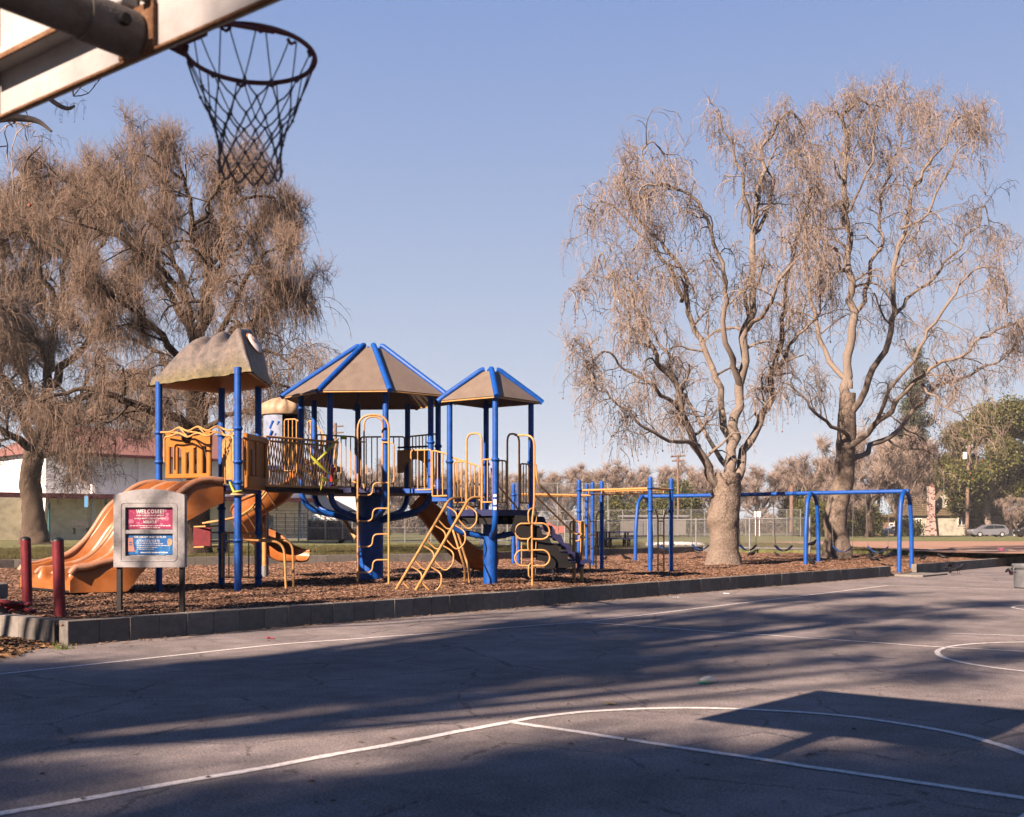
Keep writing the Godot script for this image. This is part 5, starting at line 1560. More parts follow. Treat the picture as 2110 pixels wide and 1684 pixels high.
func tower_one(t: Node3D) -> void:
	var a := Vector3(-6.72, 0, -21.7)
	var b := Vector3(-4.82, 0, -20.05)
	var c := Vector3(-5.68, 0, -22.3)
	var d := Vector3(-4.94, 0, -22.2)
	var deck := 2.13
	post(t, a, 4.15, 0.064, [3.18, 2.62])
	post(t, b, 4.2, 0.064, [3.12, 2.53, 2.17, 1.15])
	post(t, c, 4.1, 0.064, [3.18, 1.75, 1.28, 0.95])
	post(t, d, 4.15, 0.064, [3.1, 1.27, 0.42])
	var s := Shape.new()
	s.slab(PackedVector2Array([Vector2(a.x, -a.z), Vector2(b.x, -b.z), Vector2(d.x, -d.z), Vector2(c.x, -c.z)]), Vector3(0, deck - 0.05, 0), Vector3.RIGHT, Vector3.FORWARD, 0.1)
	put("deck", s, M.deck_coat, t)
	# moulded animal-like roof
	var rim := [at(303, 783, 21.9), at(518, 772, 19.85), at(559, 815, 22.0), at(458, 822, 23.0)]
	var y0 := 4.12
	for i in 4: rim[i].y = y0
	var outer := func(u: float, v: float) -> Vector3:
		return rim[0].lerp(rim[1], u).lerp(rim[3].lerp(rim[2], u), v)
	var rows := []
	var low := []
	var n := 34
	for i in n + 1:
		var v := float(i) / n
		var row := []
		var lr := []
		for j in n + 1:
			var u := float(j) / n
			var e := minf(minf(u, 1 - u), minf(v, 1 - v))
			var p: Vector3 = outer.call(u, v)
			# rounded outline
			var lip := 0.13 * smoothstep(0.0, 0.035, e)
			var body := smoothstep(0.04, 0.2, u) * (1.0 - 0.35 * smoothstep(0.84, 0.97, u) - 0.65 * smoothstep(0.9, 1.0, u)) * pow(sin(PI * clampf(v, 0.0, 1.0)), 0.62)
			var humps := 0.76 + 0.17 * exp(-pow((u - 0.3) / 0.1, 2)) + 0.19 * exp(-pow((u - 0.55) / 0.11, 2)) + 0.2 * exp(-pow((u - 0.8) / 0.1, 2))
			var paw := 0.26 * exp(-pow((u - 0.85) / 0.085, 2) - pow((v - 0.1) / 0.14, 2)) + 0.2 * exp(-pow((u - 0.95) / 0.06, 2) - pow((v - 0.75) / 0.2, 2)) + 0.1 * exp(-pow((u - 0.04) / 0.05, 2) - pow((v - 0.2) / 0.3, 2))
			var crease := -0.12 * exp(-pow((u - 0.45 + 0.12 * v) / 0.045, 2)) - 0.13 * exp(-pow((u - 0.69 + 0.12 * v) / 0.045, 2)) - 0.07 * exp(-pow((u - 0.2 + 0.1 * v) / 0.04, 2))
			p.y += lip + 0.87 * body * humps + paw * smoothstep(0.0, 0.07, e) + crease * body + 0.03 * hills.get_noise_2d(u * 5.0, v * 5.0)
			if e < 0.001: p.y -= 0.02
			row.append(p)
			var q: Vector3 = outer.call(u, v)
			var inn := smoothstep(0.0, 0.3, e)
			q.y += -0.02 + 0.4 * inn - 0.02
			lr.append(q)
		rows.append(row); low.append(lr)
	s = Shape.new()
	s.skin(rows, false, true)
	for i in s.v.size():
		# worn moulding: the rim keeps its orange, the rest has greyed
		var h := s.v[i].y - y0
		var w := smoothstep(0.02, 0.06, h + 0.07 * hills.get_noise_3dv(s.v[i] * 4.0))
		s.c[i] = Color(2.2, 1.25, 0.55).lerp(Color(1, 1, 1), w)
	var roof := put("moulded_roof", s, M.roof_plastic, t)
	s = Shape.new()
	s.skin(low)
	put("roof_lining", s, M.panel_plastic, roof)
	# pale oval with a swirl on the end of the roof
	var oc: Vector3 = outer.call(0.965, 0.3) + Vector3(0.0, 0.58, 0)
	var ob := Basis(Vector3.UP, 0.95) * Basis(Vector3.RIGHT, -0.4) * Basis(Vector3.BACK, 0.4)
	s = Shape.new()
	s.blob(oc, Vector3(0.1, 0.2, 0.04), ob, 16)
	var oval := put("pale_oval", s, M.white_print, roof)
	s = Shape.new()
	s.blob(oc - ob.z * 0.012, Vector3(0.12, 0.225, 0.035), ob, 16)
	put("oval_border", s, M.panel_plastic, oval)
	var sw := []
	for k in 12:
		var an := 0.6 + 4.2 * k / 11.0
		sw.append(oc + ob * (Vector3(cos(an) * 0.05, sin(an) * 0.075 + 0.06, 0.052)))
	bar("swirl", sw, 0.008, M.panel_plastic, oval, 0, 5)
	# wavy double rail over the slide
	var wave := func(list: Array) -> Array:
		var out := []
		for p in list:
			var f: float = clampf((p[0] - 160.0) / 800.0, 0, 1)
			out.append(at(290 + p[0] / 4.954, 670 + p[1] / 4.954, lerpf(21.6, 20.1, f)))
		return out
	var up: Array = wave.call([[205, 1095], [300, 1095], [390, 1040], [480, 1090], [580, 1030], [680, 1085], [775, 1025], [870, 1075], [965, 1070]])
	var dn: Array = wave.call([[240, 1400], [240, 1140], [300, 1140], [385, 1095], [480, 1150], [580, 1095], [680, 1140], [775, 1085], [860, 1130], [945, 1130], [945, 1390]])
	var wr := bar("wavy_rail", up, 0.019, M.rail_paint, t, 0.1)
	bar("lower_wave", dn, 0.019, M.rail_paint, wr, 0.1)
	for i in range(1, 8): bar("strut", [up[i], dn[i + 2]], 0.014, M.rail_paint, wr, 0, 6)
	# orange slatted panel with the dark bubble
	var pa := at(342, 985, 21.75); var pb := at(435, 985, 21.3)
	pa.y = deck + 0.2; pb.y = deck + 0.2
	var ex := (pb - pa).normalized()
	var w := (pb - pa).length()
	var h := 0.88
	s = Shape.new()
	var top := PackedVector2Array()
	for k in 17:
		var f := k / 16.0
		top.append(Vector2(f * w, h - 0.05 + 0.05 * cos(f * TAU * 2.0) - 0.17 * exp(-pow((f - 0.5) / 0.13, 2))))
	top.append(Vector2(w, h * 0.66)); top.append(Vector2(w * 0.72, h * 0.66)); top.append(Vector2(w * 0.5, h * 0.52)); top.append(Vector2(w * 0.28, h * 0.66)); top.append(Vector2(0, h * 0.66))
	s.slab(top, pa, ex, Vector3.UP, 0.07)
	var panel := put("bubble_panel", s, M.panel_plastic, t)
	for q in [[0.0, 0.1], [0.17, 0.28], [0.36, 0.47], [0.53, 0.64], [0.7, 0.83], [0.91, 1.0]]:
		s = Shape.new()
		var x0: float = q[0] * w; var x1: float = q[1] * w
		s.box(pa + ex * (x0 + x1) * 0.5 + Vector3(0, h * 0.345, 0), Vector3(x1 - x0, h * 0.69, 0.066), facing(ex), 0.016)
		put("slat", s, M.panel_plastic, panel)
	s = Shape.new()
	s.box(pa + ex * w * 0.5 + Vector3(0, 0.02, 0), Vector3(w, 0.09, 0.075), facing(ex), 0.016)
	put("panel_foot", s, M.panel_plastic, panel)
	var bc := pa + ex * w * 0.49 + Vector3(0, h * 0.86, 0)
	s = Shape.new()
	s.blob(bc, Vector3(0.135, 0.135, 0.11), facing(ex), 20)
	put("bubble", s, M.bubble_dark, panel)
	var ring := []
	for k in 25: ring.append(bc + ex * 0.14 * cos(TAU * k / 24.0) + Vector3(0, 0.14 * sin(TAU * k / 24.0), 0))
	bar("bubble_rim", ring, 0.016, M.bubble_dark, panel)
	# small railing behind, and rail by the slide
	railing(t, c + Vector3(0.05, 0, 0.1), b + Vector3(-0.1, 0, -0.1), deck + 0.08, deck + 0.94, deck + 0.94, 0.16)
	# orange side panel by the bridge
	var e0 := at(503, 1000, 20.3); var e1 := at(546, 1000, 21.4)
	e0.y = deck - 0.06; e1.y = deck - 0.06
	ex = (e1 - e0).normalized()
	w = (e1 - e0).length()
	var bs := facing(ex)
	var sp := box_part("side_panel", e0 + ex * w * 0.5 + Vector3(0, 0.5, 0), Vector3(w, 1.0, 0.05), M.panel_plastic, t, bs, 0.02)
	for q in [[0.06, 0.5, 0.08, 1.0], [0.94, 0.5, 0.08, 1.0], [0.5, 0.94, 1.0, 0.12], [0.5, 0.12, 1.0, 0.24], [0.5, 0.5, 0.1, 0.8]]:
		box_part("moulding", e0 + ex * w * q[0] + Vector3(0, q[1] * 0.98 + 0.01, 0) - bs.z * -0.03, Vector3(w * q[2], q[3] * 0.98, 0.06), M.panel_plastic, sp, bs, 0.02)
	s = Shape.new()
	s.slab(PackedVector2Array([Vector2(0.25 * w, 0.25), Vector2(0.36 * w, 0.25), Vector2(0.36 * w, 0.72), Vector2(0.25 * w, 0.72)]), e0 + bs.z * 0.02, ex, Vector3.UP, 0.07)
	put("slot", s, M.faded_plastic, sp)  # bright interior behind the opening is painted on as a pale slab
	wave_slide(t)
	# low barrier under the deck
	var f0 := at(458, 1185, 22.0); var f1 := at(526, 1187, 22.0)
	f0.y = 0; f1.y = 0
	railing(t, f0, f1, 0.42, 1.28, 1.26, 0.125, 0.013)
	# step bar in front: two bent tubes
	for k in 2:
		var q := [[500, 1113, 20.4], [585, 1117, 20.6], [590, 1219, 20.6]] if k == 0 else [[520, 1112, 21.4], [603, 1114, 21.2], [605, 1217, 21.2]]
		var pts := []
		for p in q: pts.append(at(p[0], p[1], p[2]))
		pts[2].y = BED - 0.1
		bar("step_bar", pts, 0.024, M.rail_paint, t, 0.22, 10)
	# arched ladder between the tower and the spiral slide
	for k in 2:
		var pts := []
		for p in [[417, 1079, 23.2], [450, 1074, 23.2], [490, 1066, 23.3], [518, 1048, 23.4], [540, 1020, 23.6], [552, 1003, 23.8]]: pts.append(at(p[0] + k * 8, p[1] - k * 2, p[2] + k * 0.55))
		bar("arch_rail", pts, 0.024, M.rail_paint, t, 0.1)
	for k in 6:
		var f := k / 5.0
		var p := at(lerpf(478, 548, f), lerpf(1069, 1010, pow(f, 1.6)), 23.4)
		bar("rung", [p, p + Vector3(0.17, -0.42, -0.35)], 0.015, M.rail_paint, t, 0, 6)
	# dark red play panel under the deck
	var rp := at(417, 1107, 22.7)
	box_part("game_panel", rp, Vector3(0.36, 0.38, 0.05), M.red_paint, t, Basis(), 0.02)
	bar("panel_rail", [at(400, 1086, 22.7), at(452, 1084, 22.4)], 0.018, M.rail_paint, t)
	bar("panel_rail", [at(400, 1128, 22.7), at(452, 1126, 22.4)], 0.018, M.rail_paint, t)
	# platform bracket and the frayed ring tied with tape
	box_part("bracket", at(480, 993, 20.4), Vector3(0.2, 0.07, 0.2), M.blue_paint, t)
	s = Shape.new()
	s.lathe([Vector2(0.07, 0), Vector2(0.13, 0.01), Vector2(0.14, 0.03), Vector2(0.09, 0.07), Vector2(0.07, 0.1)], at(490, 1023, 20.05), 14)
	put("cap_ring", s, M.crown_plastic, t)

func wave_slide(t: Node3D) -> void:
	var top := Vector3(-5.85, 0, -20.95)
	var end := Vector3(-8.0, 0, -19.5)
	var across := Vector3(0.715, 0, 0.70)
	var run := end - top
	var n := 60
	var m := 48
	var half := 1.02
	var prof := func(f: float) -> float:      # height of the bed along the run
		var h: float
		if f < 0.1: h = 2.08 - 0.5 * f * f
		else: h = lerpf(2.08, 0.52, smoothstep(0.05, 0.78, f))
		h += 0.13 * exp(-pow((f - 0.42) / 0.09, 2))
		if f > 0.8: h = lerpf(h, 0.5, smoothstep(0.8, 0.9, f))
		return h
	var lane := func(x: float, f: float) -> float:
		# three lanes between four rounded walls
		var q := (x + 1.0) * 0.5 * 3.0
		var w := absf(q - roundf(q))             # 0 on a wall
		var outer_ := absf(x) > 0.9
		var hgt := (0.34 if absf(x) > 0.72 else 0.27) * (1.0 - 0.25 * smoothstep(0.7, 0.95, f)) * (0.5 + 0.5 * smoothstep(0.02, 0.3, f))
		return hgt * (1.0 - smoothstep(0.06, 0.24 if not outer_ else 0.28, w))
	var rows := []
	var under := []
	for i in n + 1:
		var f := float(i) / n
		var row := []
		var ur := []
		for j in m + 1:
			var x := lerpf(-1.0, 1.0, float(j) / m)
			var wide := half * (1.0 + 0.05 * sin(f * 12.0) * smoothstep(0.1, 0.3, f))
			var p := top + run * f + across * x * wide
			var endround := 1.0 - 0.45 * smoothstep(0.97, 1.0, f)
			p.y = prof.call(f) - 0.12 + (lane.call(x, f) + 0.12) * endround * (1.0 if absf(x) < 0.999 else 0.55)
			row.append(p)
			var q := p
			q.y = prof.call(f) - 0.16
			if absf(x) > 0.999:
				# scalloped skirt
				q.y -= 0.1 + 0.1 * absf(sin(f * 11.0)) * (1.0 - smoothstep(0.75, 0.9, f))
				q.y = maxf(q.y, BED + 0.04)
			ur.append(q)
		rows.append(row); under.append(ur)
	var s := Shape.new()
	s.skin(rows, false, true)
	s.skin(under)
	for e in [0, m]:
		var side := []
		for i in n + 1: side.append([rows[i][e], under[i][e]])
		s.skin(side, false, e == 0)
	s.skin([rows[n], under[n]], false, true)
	s.skin([rows[0], under[0]])
	var sl := put("wave_slide", s, M.slide_plastic, t)
	# rounded wall caps
	for k in 4:
		var x := -1.0 + k * 2.0 / 3.0
		var pts := PackedVector3Array()
		var rad := PackedFloat32Array()
		for i in n + 1:
			var f := float(i) / n
			var p := top + run * f + across * x * half * 0.99
			p.y = prof.call(f) + lane.call(x, f) * (1.0 - 0.42 * smoothstep(0.97, 1.0, f)) - 0.035
			pts.append(p)
			rad.append(0.06 if k == 0 or k == 3 else 0.05)
		var cs := Shape.new()
		cs.tube(pts, rad, 10)
		put("lane_wall", cs, M.faded_plastic, sl)
	for k in 2:
		var p := end - run * 0.08 + across * (0.7 if k == 0 else -0.7)
		bar("leg", [Vector3(p.x, 0.1, p.z), Vector3(p.x, 0.42, p.z)], 0.045, M.black_metal, sl)
	box_part("under_frame", end - run * 0.06 + Vector3(0, 0.33, 0), Vector3(1.9, 0.06, 0.3), M.black_metal, sl, facing(across))
	var q := top + run * 0.55
	bar("leg", [Vector3(q.x, 0.1, q.z), Vector3(q.x, 1.0, q.z)], 0.03, M.rail_paint, sl)
	q = top + run * 0.3 + across * 0.3
	bar("leg", [Vector3(q.x, 0.1, q.z), Vector3(q.x, 1.5, q.z)], 0.05, M.blue_paint, sl)

func bridge(t: Node3D) -> void:
	var a0 := at(547, 1000, 20.9); var a1 := at(697, 1003, 22.4)
	var b0 := a0 + Vector3(-0.2, 0, -1.05); var b1 := a1 + Vector3(-0.35, 0, -1.0)
	var y := 2.13
	var s := Shape.new()
	s.slab(PackedVector2Array([Vector2(a0.x, -a0.z), Vector2(a1.x + 0.1, -a1.z), Vector2(b1.x, -b1.z), Vector2(b0.x, -b0.z)]), Vector3(0, y - 0.04, 0), Vector3.RIGHT, Vector3.FORWARD, 0.07)
	var br := put("bridge_deck", s, M.black_coat, t)
	for side in 2:
		var p := a0 if side == 0 else b0
		var q := a1 if side == 0 else b1
		p.y = y + 0.02; q.y = y + 0.02
		bar("bridge_rail", [p, q], 0.022, M.rail_paint, br)
		var pt := p + Vector3(0, 0.9, 0); var qt := q + Vector3(0, 0.9, 0)
		bar("bridge_rail", [pt, qt], 0.022, M.rail_paint, br)
		var k := 26
		for i in k:
			var f := (i + 0.4) / k
			var lean := 0.045 if side == 0 else -0.045
			bar("slanted_spindle", [p.lerp(q, clampf(f - lean, 0, 1)), pt.lerp(qt, clampf(f + lean, 0, 1))], 0.011, M.rail_paint, br, 0, 5)

func tower_two(t: Node3D) -> void:
	var c := Vector3(-2.97, 0, -24.0)
	var deck := 2.17
	var turn := 0.07
	var ring := func(k: int, r: float, y: float) -> Vector3:
		var a := deg_to_rad(22.5 + 45.0 * k) + PI * 0.5 + turn      # k = 0 and 7 face the camera
		return c + Vector3(cos(a) * r, y, sin(a) * r)
	var r := 1.46
	for k in 8:
		var foot: Vector3 = ring.call(k, r, 0.0)
		var dir := (c - foot).normalized()
		var p := bar("post", [foot + Vector3(0, 4.12, 0), foot + Vector3(0, 1.78, 0), foot + dir * 1.25 + Vector3(0, 1.52, 0)], 0.06, M.blue_paint, t, 0.42, 14)
		collar(p, foot + Vector3(0, 3.12, 0), 0.06)
	# stout middle column
	var s := Shape.new()
	s.tube(PackedVector3Array([c + Vector3(0, 0.1, 0), c + Vector3(0, 2.1, 0)]), 0.26, 28)
	put("column", s, M.blue_paint, t)
	# deck of eight segments
	for k in 8:
		s = Shape.new()
		var p: Vector3 = ring.call(k, r + 0.02, 0.0); var q: Vector3 = ring.call((k + 1) % 8, r + 0.02, 0.0)
		var m := c.lerp((p + q) * 0.5, 0.02)
		var o := PackedVector2Array([Vector2(m.x, -m.z), Vector2(p.x, -p.z).lerp(Vector2(q.x, -q.z), 0.004), Vector2(q.x, -q.z).lerp(Vector2(p.x, -p.z), 0.004)])
		s.slab(o, Vector3(0, deck - 0.05, 0), Vector3.RIGHT, Vector3.FORWARD, 0.1)
		put("deck_segment", s, M.deck_coat, t)
	# roof: eight sheets and eight tube ribs
	var roof := Node3D.new(); roof.name = "sheet_roof"; t.add_child(roof, true)
	var re := 1.8
	var ye := 4.05
	var yt := 5.13
	for k in 8:
		var p: Vector3 = ring.call(k, re, ye); var q: Vector3 = ring.call((k + 1) % 8, re, ye)
		var p2: Vector3 = ring.call(k, 0.3, yt - 0.03); var q2: Vector3 = ring.call((k + 1) % 8, 0.3, yt - 0.03)
		s = Shape.new()
		var nn := (q - p).cross(p2 - p).normalized()
		if nn.y < 0: nn = -nn
		var th := nn * 0.025
		var mid := (p + q + p2 + q2) * 0.25
		s.poly([p, q, q2, p2], mid + th * 10.0)
		s.poly([p + th, q + th, q2 + th, p2 + th], mid - th * 10.0)
		s.poly([p, q, q + th, p + th], mid); s.poly([p2, q2, q2 + th, p2 + th], mid)
		put("roof_sheet", s, M.roof_sheet, roof)
		bar("eave_trim", [p + Vector3(0, -0.01, 0), q + Vector3(0, -0.01, 0)], 0.016, M.rail_paint, roof, 0, 5)
		var e: Vector3 = ring.call(k, re + 0.07, ye + 0.0)
		bar("roof_rib", [e, ring.call(k, re * 0.98, ye + 0.08), ring.call(k, 0.3, yt + 0.04), ring.call(k, 0.25, yt + 0.045)], 0.055, M.blue_paint, roof, 0.03, 12)
	# railings on the back sides
	for k in [2, 3, 4]:
		var p: Vector3 = ring.call(k, r, 0.0); var q: Vector3 = ring.call(k + 1, r, 0.0)
		railing(t, p.lerp(q, 0.06), q.lerp(p, 0.06), deck + 0.1, deck + 1.22, deck + 1.22, 0.11)
	# arched orange panel on the right side
	var p0: Vector3 = ring.call(5, r, deck); var p1: Vector3 = ring.call(6, r, deck)
	p0 = at(820, 975, 25.1); p1 = at(893, 975, 24.6)
	var ex := (p1 - p0).normalized()
	var w := (p1 - p0).length()
	var o := PackedVector2Array([Vector2(0, 0), Vector2(0, 0.5), Vector2(w, 0.52), Vector2(w, 0), Vector2(w * 0.88, 0)])
	for k in 11:
		var a := PI * k / 10.0
		o.append(Vector2(w * 0.5 + w * 0.36 * cos(a), 0.02 + 0.28 * sin(a)))
	o.append(Vector2(w * 0.12, 0))
	s = Shape.new()
	s.slab(o, p0 + Vector3(0, 0.0, 0), ex, Vector3.UP, 0.06)
	put("arch_panel", s, M.panel_plastic, t)
	bar("panel_rail", [p0 + Vector3(0, 0.56, 0), p1 + Vector3(0, 0.58, 0)], 0.022, M.deck_coat, t)
	# ladder with bent rungs and hoop top, on the near side
	var dl := 22.25
	var lad := bar("ladder_rail", [at(737, 1212, dl), at(737, 855, dl), at(801, 855, dl), at(801, 1212, dl)], 0.021, M.rail_paint, t, 0.3, 10)
	for k in 4:
		var y := 1021.0 + k * 53.0
		bar("rung", [at(738, y, dl), at(767, y, dl), at(769, y - 26, dl), at(800, y - 26, dl)], 0.0165, M.rail_paint, lad, 0.1)
	bar("grab_hoop", [at(750, 1010, dl + 0.35), at(750, 859, dl + 0.35), at(788, 859, dl + 0.35), at(788, 1010, dl + 0.35)], 0.017, M.rail_paint, t, 0.28)
	bar("grab_bar", [at(740, 911, dl + 0.1), at(752, 911, dl + 0.3)], 0.014, M.rail_paint, t)
	bar("grab_bar", [at(788, 912, dl + 0.3), at(812, 912, dl + 0.2), at(812, 994, dl + 0.2), at(803, 998, dl)], 0.016, M.rail_paint, t, 0.1)
	bar("grab_bar", [at(716, 995, dl + 0.3), at(722, 991, dl + 0.3), at(738, 996, dl + 0.1)], 0.014, M.rail_paint, t, 0.05)
	# ramp to the low tower with stepped railings
	var n0 := at(832, 1008, 23.0); var n1 := at(889, 1010, 22.6); var n2 := at(923, 1024, 22.4)
	s = Shape.new()
	s.slab(PackedVector2Array([Vector2(-2.2, 22.85), Vector2(-1.58, 22.6), Vector2(-1.2, 23.5), Vector2(-1.9, 23.95)]), Vector3(0, 2.11, 0), Vector3.RIGHT, Vector3.FORWARD, 0.09)
	put("ramp_deck", s, M.blue_paint, t)
	s = Shape.new()
	s.slab(PackedVector2Array([Vector2(-1.58, 22.6), Vector2(-1.16, 22.4), Vector2(-0.72, 23.1), Vector2(-1.2, 23.5)]), Vector3(0, 1.94, 0), Vector3.RIGHT, Vector3.FORWARD, 0.09)
	put("ramp_step", s, M.blue_paint, t)
	railing(t, Vector3(-2.02, 0, -22.8), n1 * Vector3(1, 0, 1), 2.13, 2.92, 2.92, 0.13)
	railing(t, n1 * Vector3(1, 0, 1) + Vector3(0.02, 0, 0), n2 * Vector3(1, 0, 1), 2.0, 2.91, 2.82, 0.12)
	railing(t, Vector3(-1.35, 0, -23.9), Vector3(-0.66, 0, -23.2), 1.8, 2.88, 2.62, 0.13)
	# long half-pipe slide from the far side of the ramp
	var path := []
	for p in [[862, 1030, 24.4], [885, 1052, 24.4], [915, 1090, 24.5], [945, 1125, 24.6], [968, 1143, 24.7], [992, 1151, 24.8], [1018, 1152, 24.9]]: path.append(at(p[0], p[1], p[2]))
	var sm := smooth_path(path, 6, 0.0, 3)
	var rows := []
	var inner := []
	for i in sm.size():
		var tang := (sm[mini(i + 1, sm.size() - 1)] - sm[maxi(0, i - 1)]).normalized()
		var side := tang.cross(Vector3.UP).normalized()
		var up := side.cross(tang)
		var row := []; var ir := []
		var rad := 0.3
		for j in 15:
			var a := PI + PI * j / 14.0
			var wall := 1.12 if j == 0 or j == 14 else 1.0
			row.append(sm[i] + side * rad * cos(a) + up * rad * sin(a) * 0.9 * wall + up * (0.14 if j == 0 or j == 14 else 0.0))
			ir.append(sm[i] + side * (rad - 0.03) * cos(a) + up * (rad - 0.03) * sin(a) * 0.9 + up * (0.14 if j == 0 or j == 14 else 0.0))
		rows.append(row); inner.append(ir)
	s = Shape.new()
	s.skin(rows); s.skin(inner, false, true)
	for e in [0, 14]:
		var sd := []
		for i in sm.size(): sd.append([rows[i][e], inner[i][e]])
		s.skin(sd)
	s.skin([rows[-1], inner[-1]])
	var sl := put("trough_slide", s, M.slide_plastic, t)
	for e in [0, 14]:
		var pts := PackedVector3Array()
		for i in sm.size(): pts.append((rows[i][e] + inner[i][e]) * 0.5)
		var cs := Shape.new(); cs.tube(pts, 0.03, 8); put("slide_rim", cs, M.slide_plastic, sl)
	bar("leg", [at(977, 1175, 24.7), at(978, 1160, 24.7), at(972, 1188, 24.7)], 0.025, M.black_metal, sl, 0.05)

func tower_three(t: Node3D) -> void:
	var c := Vector3(-0.42, 0, -22.3)
	var deck := 1.72
	var ring := func(k: int, r: float, y: float) -> Vector3:
		var a := PI * 0.5 * k + PI * 0.5 - 0.13
		return c + Vector3(cos(a) * r, y, sin(a) * r)
	var s: Shape
	for k in 4:
		var foot: Vector3 = ring.call(k, 0.8, 0.0)
		var dir := (c - foot).normalized()
		var p := bar("post", [foot + Vector3(0, 3.88, 0), foot + Vector3(0, 1.33, 0), foot + dir * 0.68 + Vector3(0, 1.2, 0)], 0.056, M.blue_paint, t, 0.36, 14)
		collar(p, foot + Vector3(0, 2.66, 0), 0.056)
		s = Shape.new()
		s.tube(PackedVector3Array([foot + dir * 0.5 + Vector3(0, 1.235, 0), foot + dir * 0.56 + Vector3(0, 1.223, 0)]), 0.068, 14)
		put("clamp", s, M.blue_paint, p)
		if k == 0:
			for q in [[1.98, 0.05], [1.86, 0.1], [1.74, 0.06]]:
				box_part("sticker", foot + Vector3(-0.005, q[0], 0.0555), Vector3(0.06, q[1], 0.006), M.white_print, p, Basis(), 0.0)
	s = Shape.new()
	s.tube(PackedVector3Array([c + Vector3(0, 0.1, 0), c + Vector3(0, 1.7, 0)]), 0.137, 24)
	put("column", s, M.blue_paint, t)
	s = Shape.new()
	var o := PackedVector2Array()
	for k in 4:
		var p: Vector3 = ring.call(k, 0.84, 0.0)
		o.append(Vector2(p.x, -p.z))
	s.slab(o, Vector3(0, deck - 0.06, 0), Vector3.RIGHT, Vector3.FORWARD, 0.12)
	put("deck", s, M.deck_coat, t)
	for k in 12:    # ribs under the deck
		var p: Vector3 = ring.call(0, 0.8, 0.0).lerp(ring.call(3, 0.8, 0.0), (k + 0.5) / 12.0)
		var q: Vector3 = ring.call(1, 0.8, 0.0).lerp(ring.call(2, 0.8, 0.0), (k + 0.5) / 12.0)
		box_part("deck_rib", (p + q) * 0.5 + Vector3(0, deck - 0.2, 0), Vector3((q - p).length() * 0.94, 0.16, 0.02), M.black_coat, t, facing(q - p), 0.0)
	var roof := Node3D.new(); roof.name = "sheet_roof"; t.add_child(roof, true)
	for k in 4:
		var p: Vector3 = ring.call(k, 0.98, 3.83); var q: Vector3 = ring.call((k + 1) % 4, 0.98, 3.83)
		var p2: Vector3 = ring.call(k, 0.16, 4.4); var q2: Vector3 = ring.call((k + 1) % 4, 0.16, 4.4)
		s = Shape.new()
		var nn := (q - p).cross(p2 - p).normalized()
		if nn.y < 0: nn = -nn
		var th := nn * 0.025
		var mid := (p + q + p2 + q2) * 0.25
		s.poly([p, q, q2, p2], mid + th * 10.0)
		s.poly([p + th, q + th, q2 + th, p2 + th], mid - th * 10.0)
		s.poly([p, q, q + th, p + th], mid); s.poly([p2, q2, q2 + th, p2 + th], mid)
		put("roof_sheet", s, M.roof_sheet, roof)
		bar("eave_trim", [p + Vector3(0, -0.01, 0), q + Vector3(0, -0.01, 0)], 0.016, M.rail_paint, roof, 0, 5)
		bar("roof_rib", [ring.call(k, 1.03, 3.83), ring.call(k, 0.95, 3.9), ring.call(k, 0.18, 4.45), ring.call(k, 0.12, 4.46)], 0.055, M.blue_paint, roof, 0.03, 12)
	# railings and hoops on the near sides
	var p0: Vector3 = ring.call(0, 0.8, 0.0); var p1: Vector3 = ring.call(1, 0.8, 0.0); var p3: Vector3 = ring.call(3, 0.8, 0.0); var p2: Vector3 = ring.call(2, 0.8, 0.0)
	railing(t, p1.lerp(p0, 0.1), p1.lerp(p0, 0.36), deck + 0.14, deck + 0.93, deck + 0.93, 0.09, 0.012)
	railing(t, p1.lerp(p0, 0.72), p1.lerp(p0, 0.95), deck + 0.14, deck + 0.95, deck + 0.95, 0.09, 0.012)
	railing(t, p0.lerp(p3, 0.08), p0.lerp(p3, 0.3), deck + 0.14, deck + 0.93, deck + 0.93, 0.09, 0.012)
	railing(t, p0.lerp(p3, 0.7), p0.lerp(p3, 0.94), deck + 0.14, deck + 0.9, deck + 0.9, 0.09, 0.012)
	for q in [[p1.lerp(p0, 0.38), p1.lerp(p0, 0.71)], [p0.lerp(p3, 0.33), p0.lerp(p3, 0.66)]]:
		var lo := Vector3(0, deck - 0.06, 0); var hi := Vector3(0, 3.18, 0)
		bar("grab_hoop", [q[0] + lo, q[0] + hi, q[1] + hi, q[1] + lo], 0.02, M.rail_paint, t, 0.16, 10)
	# pole with oval loops, its head bent back to the deck
	var d := 21.75
	var px := 1097.0
	var pole := bar("loop_pole", [at(1061, 897, 21.95), at(1101, 897, d), at(1101, 1040, d), at(1096, 1075, d), at(px, 1214, d)], 0.021, M.rail_paint, t, 0.2, 10)
	for q in [[1097, 1095, 71, 33], [1097, 1150, 72, 33]]: loop_bar("oval_loop", at(q[0], q[1], d), Vector3.RIGHT, q[2] / FOCAL * d, q[3] / FOCAL * d, 0.017, pole)
	for q in [[1097, 1064, 17, 32], [1096, 1122, 17, 30], [1096, 1176, 14, 30]]: loop_bar("oval_loop", at(q[0], q[1], d) + Vector3(0, 0, 0.0), Vector3(0.8, 0, -0.6), q[2] / FOCAL * d * 1.25, q[3] / FOCAL * d, 0.015, pole)
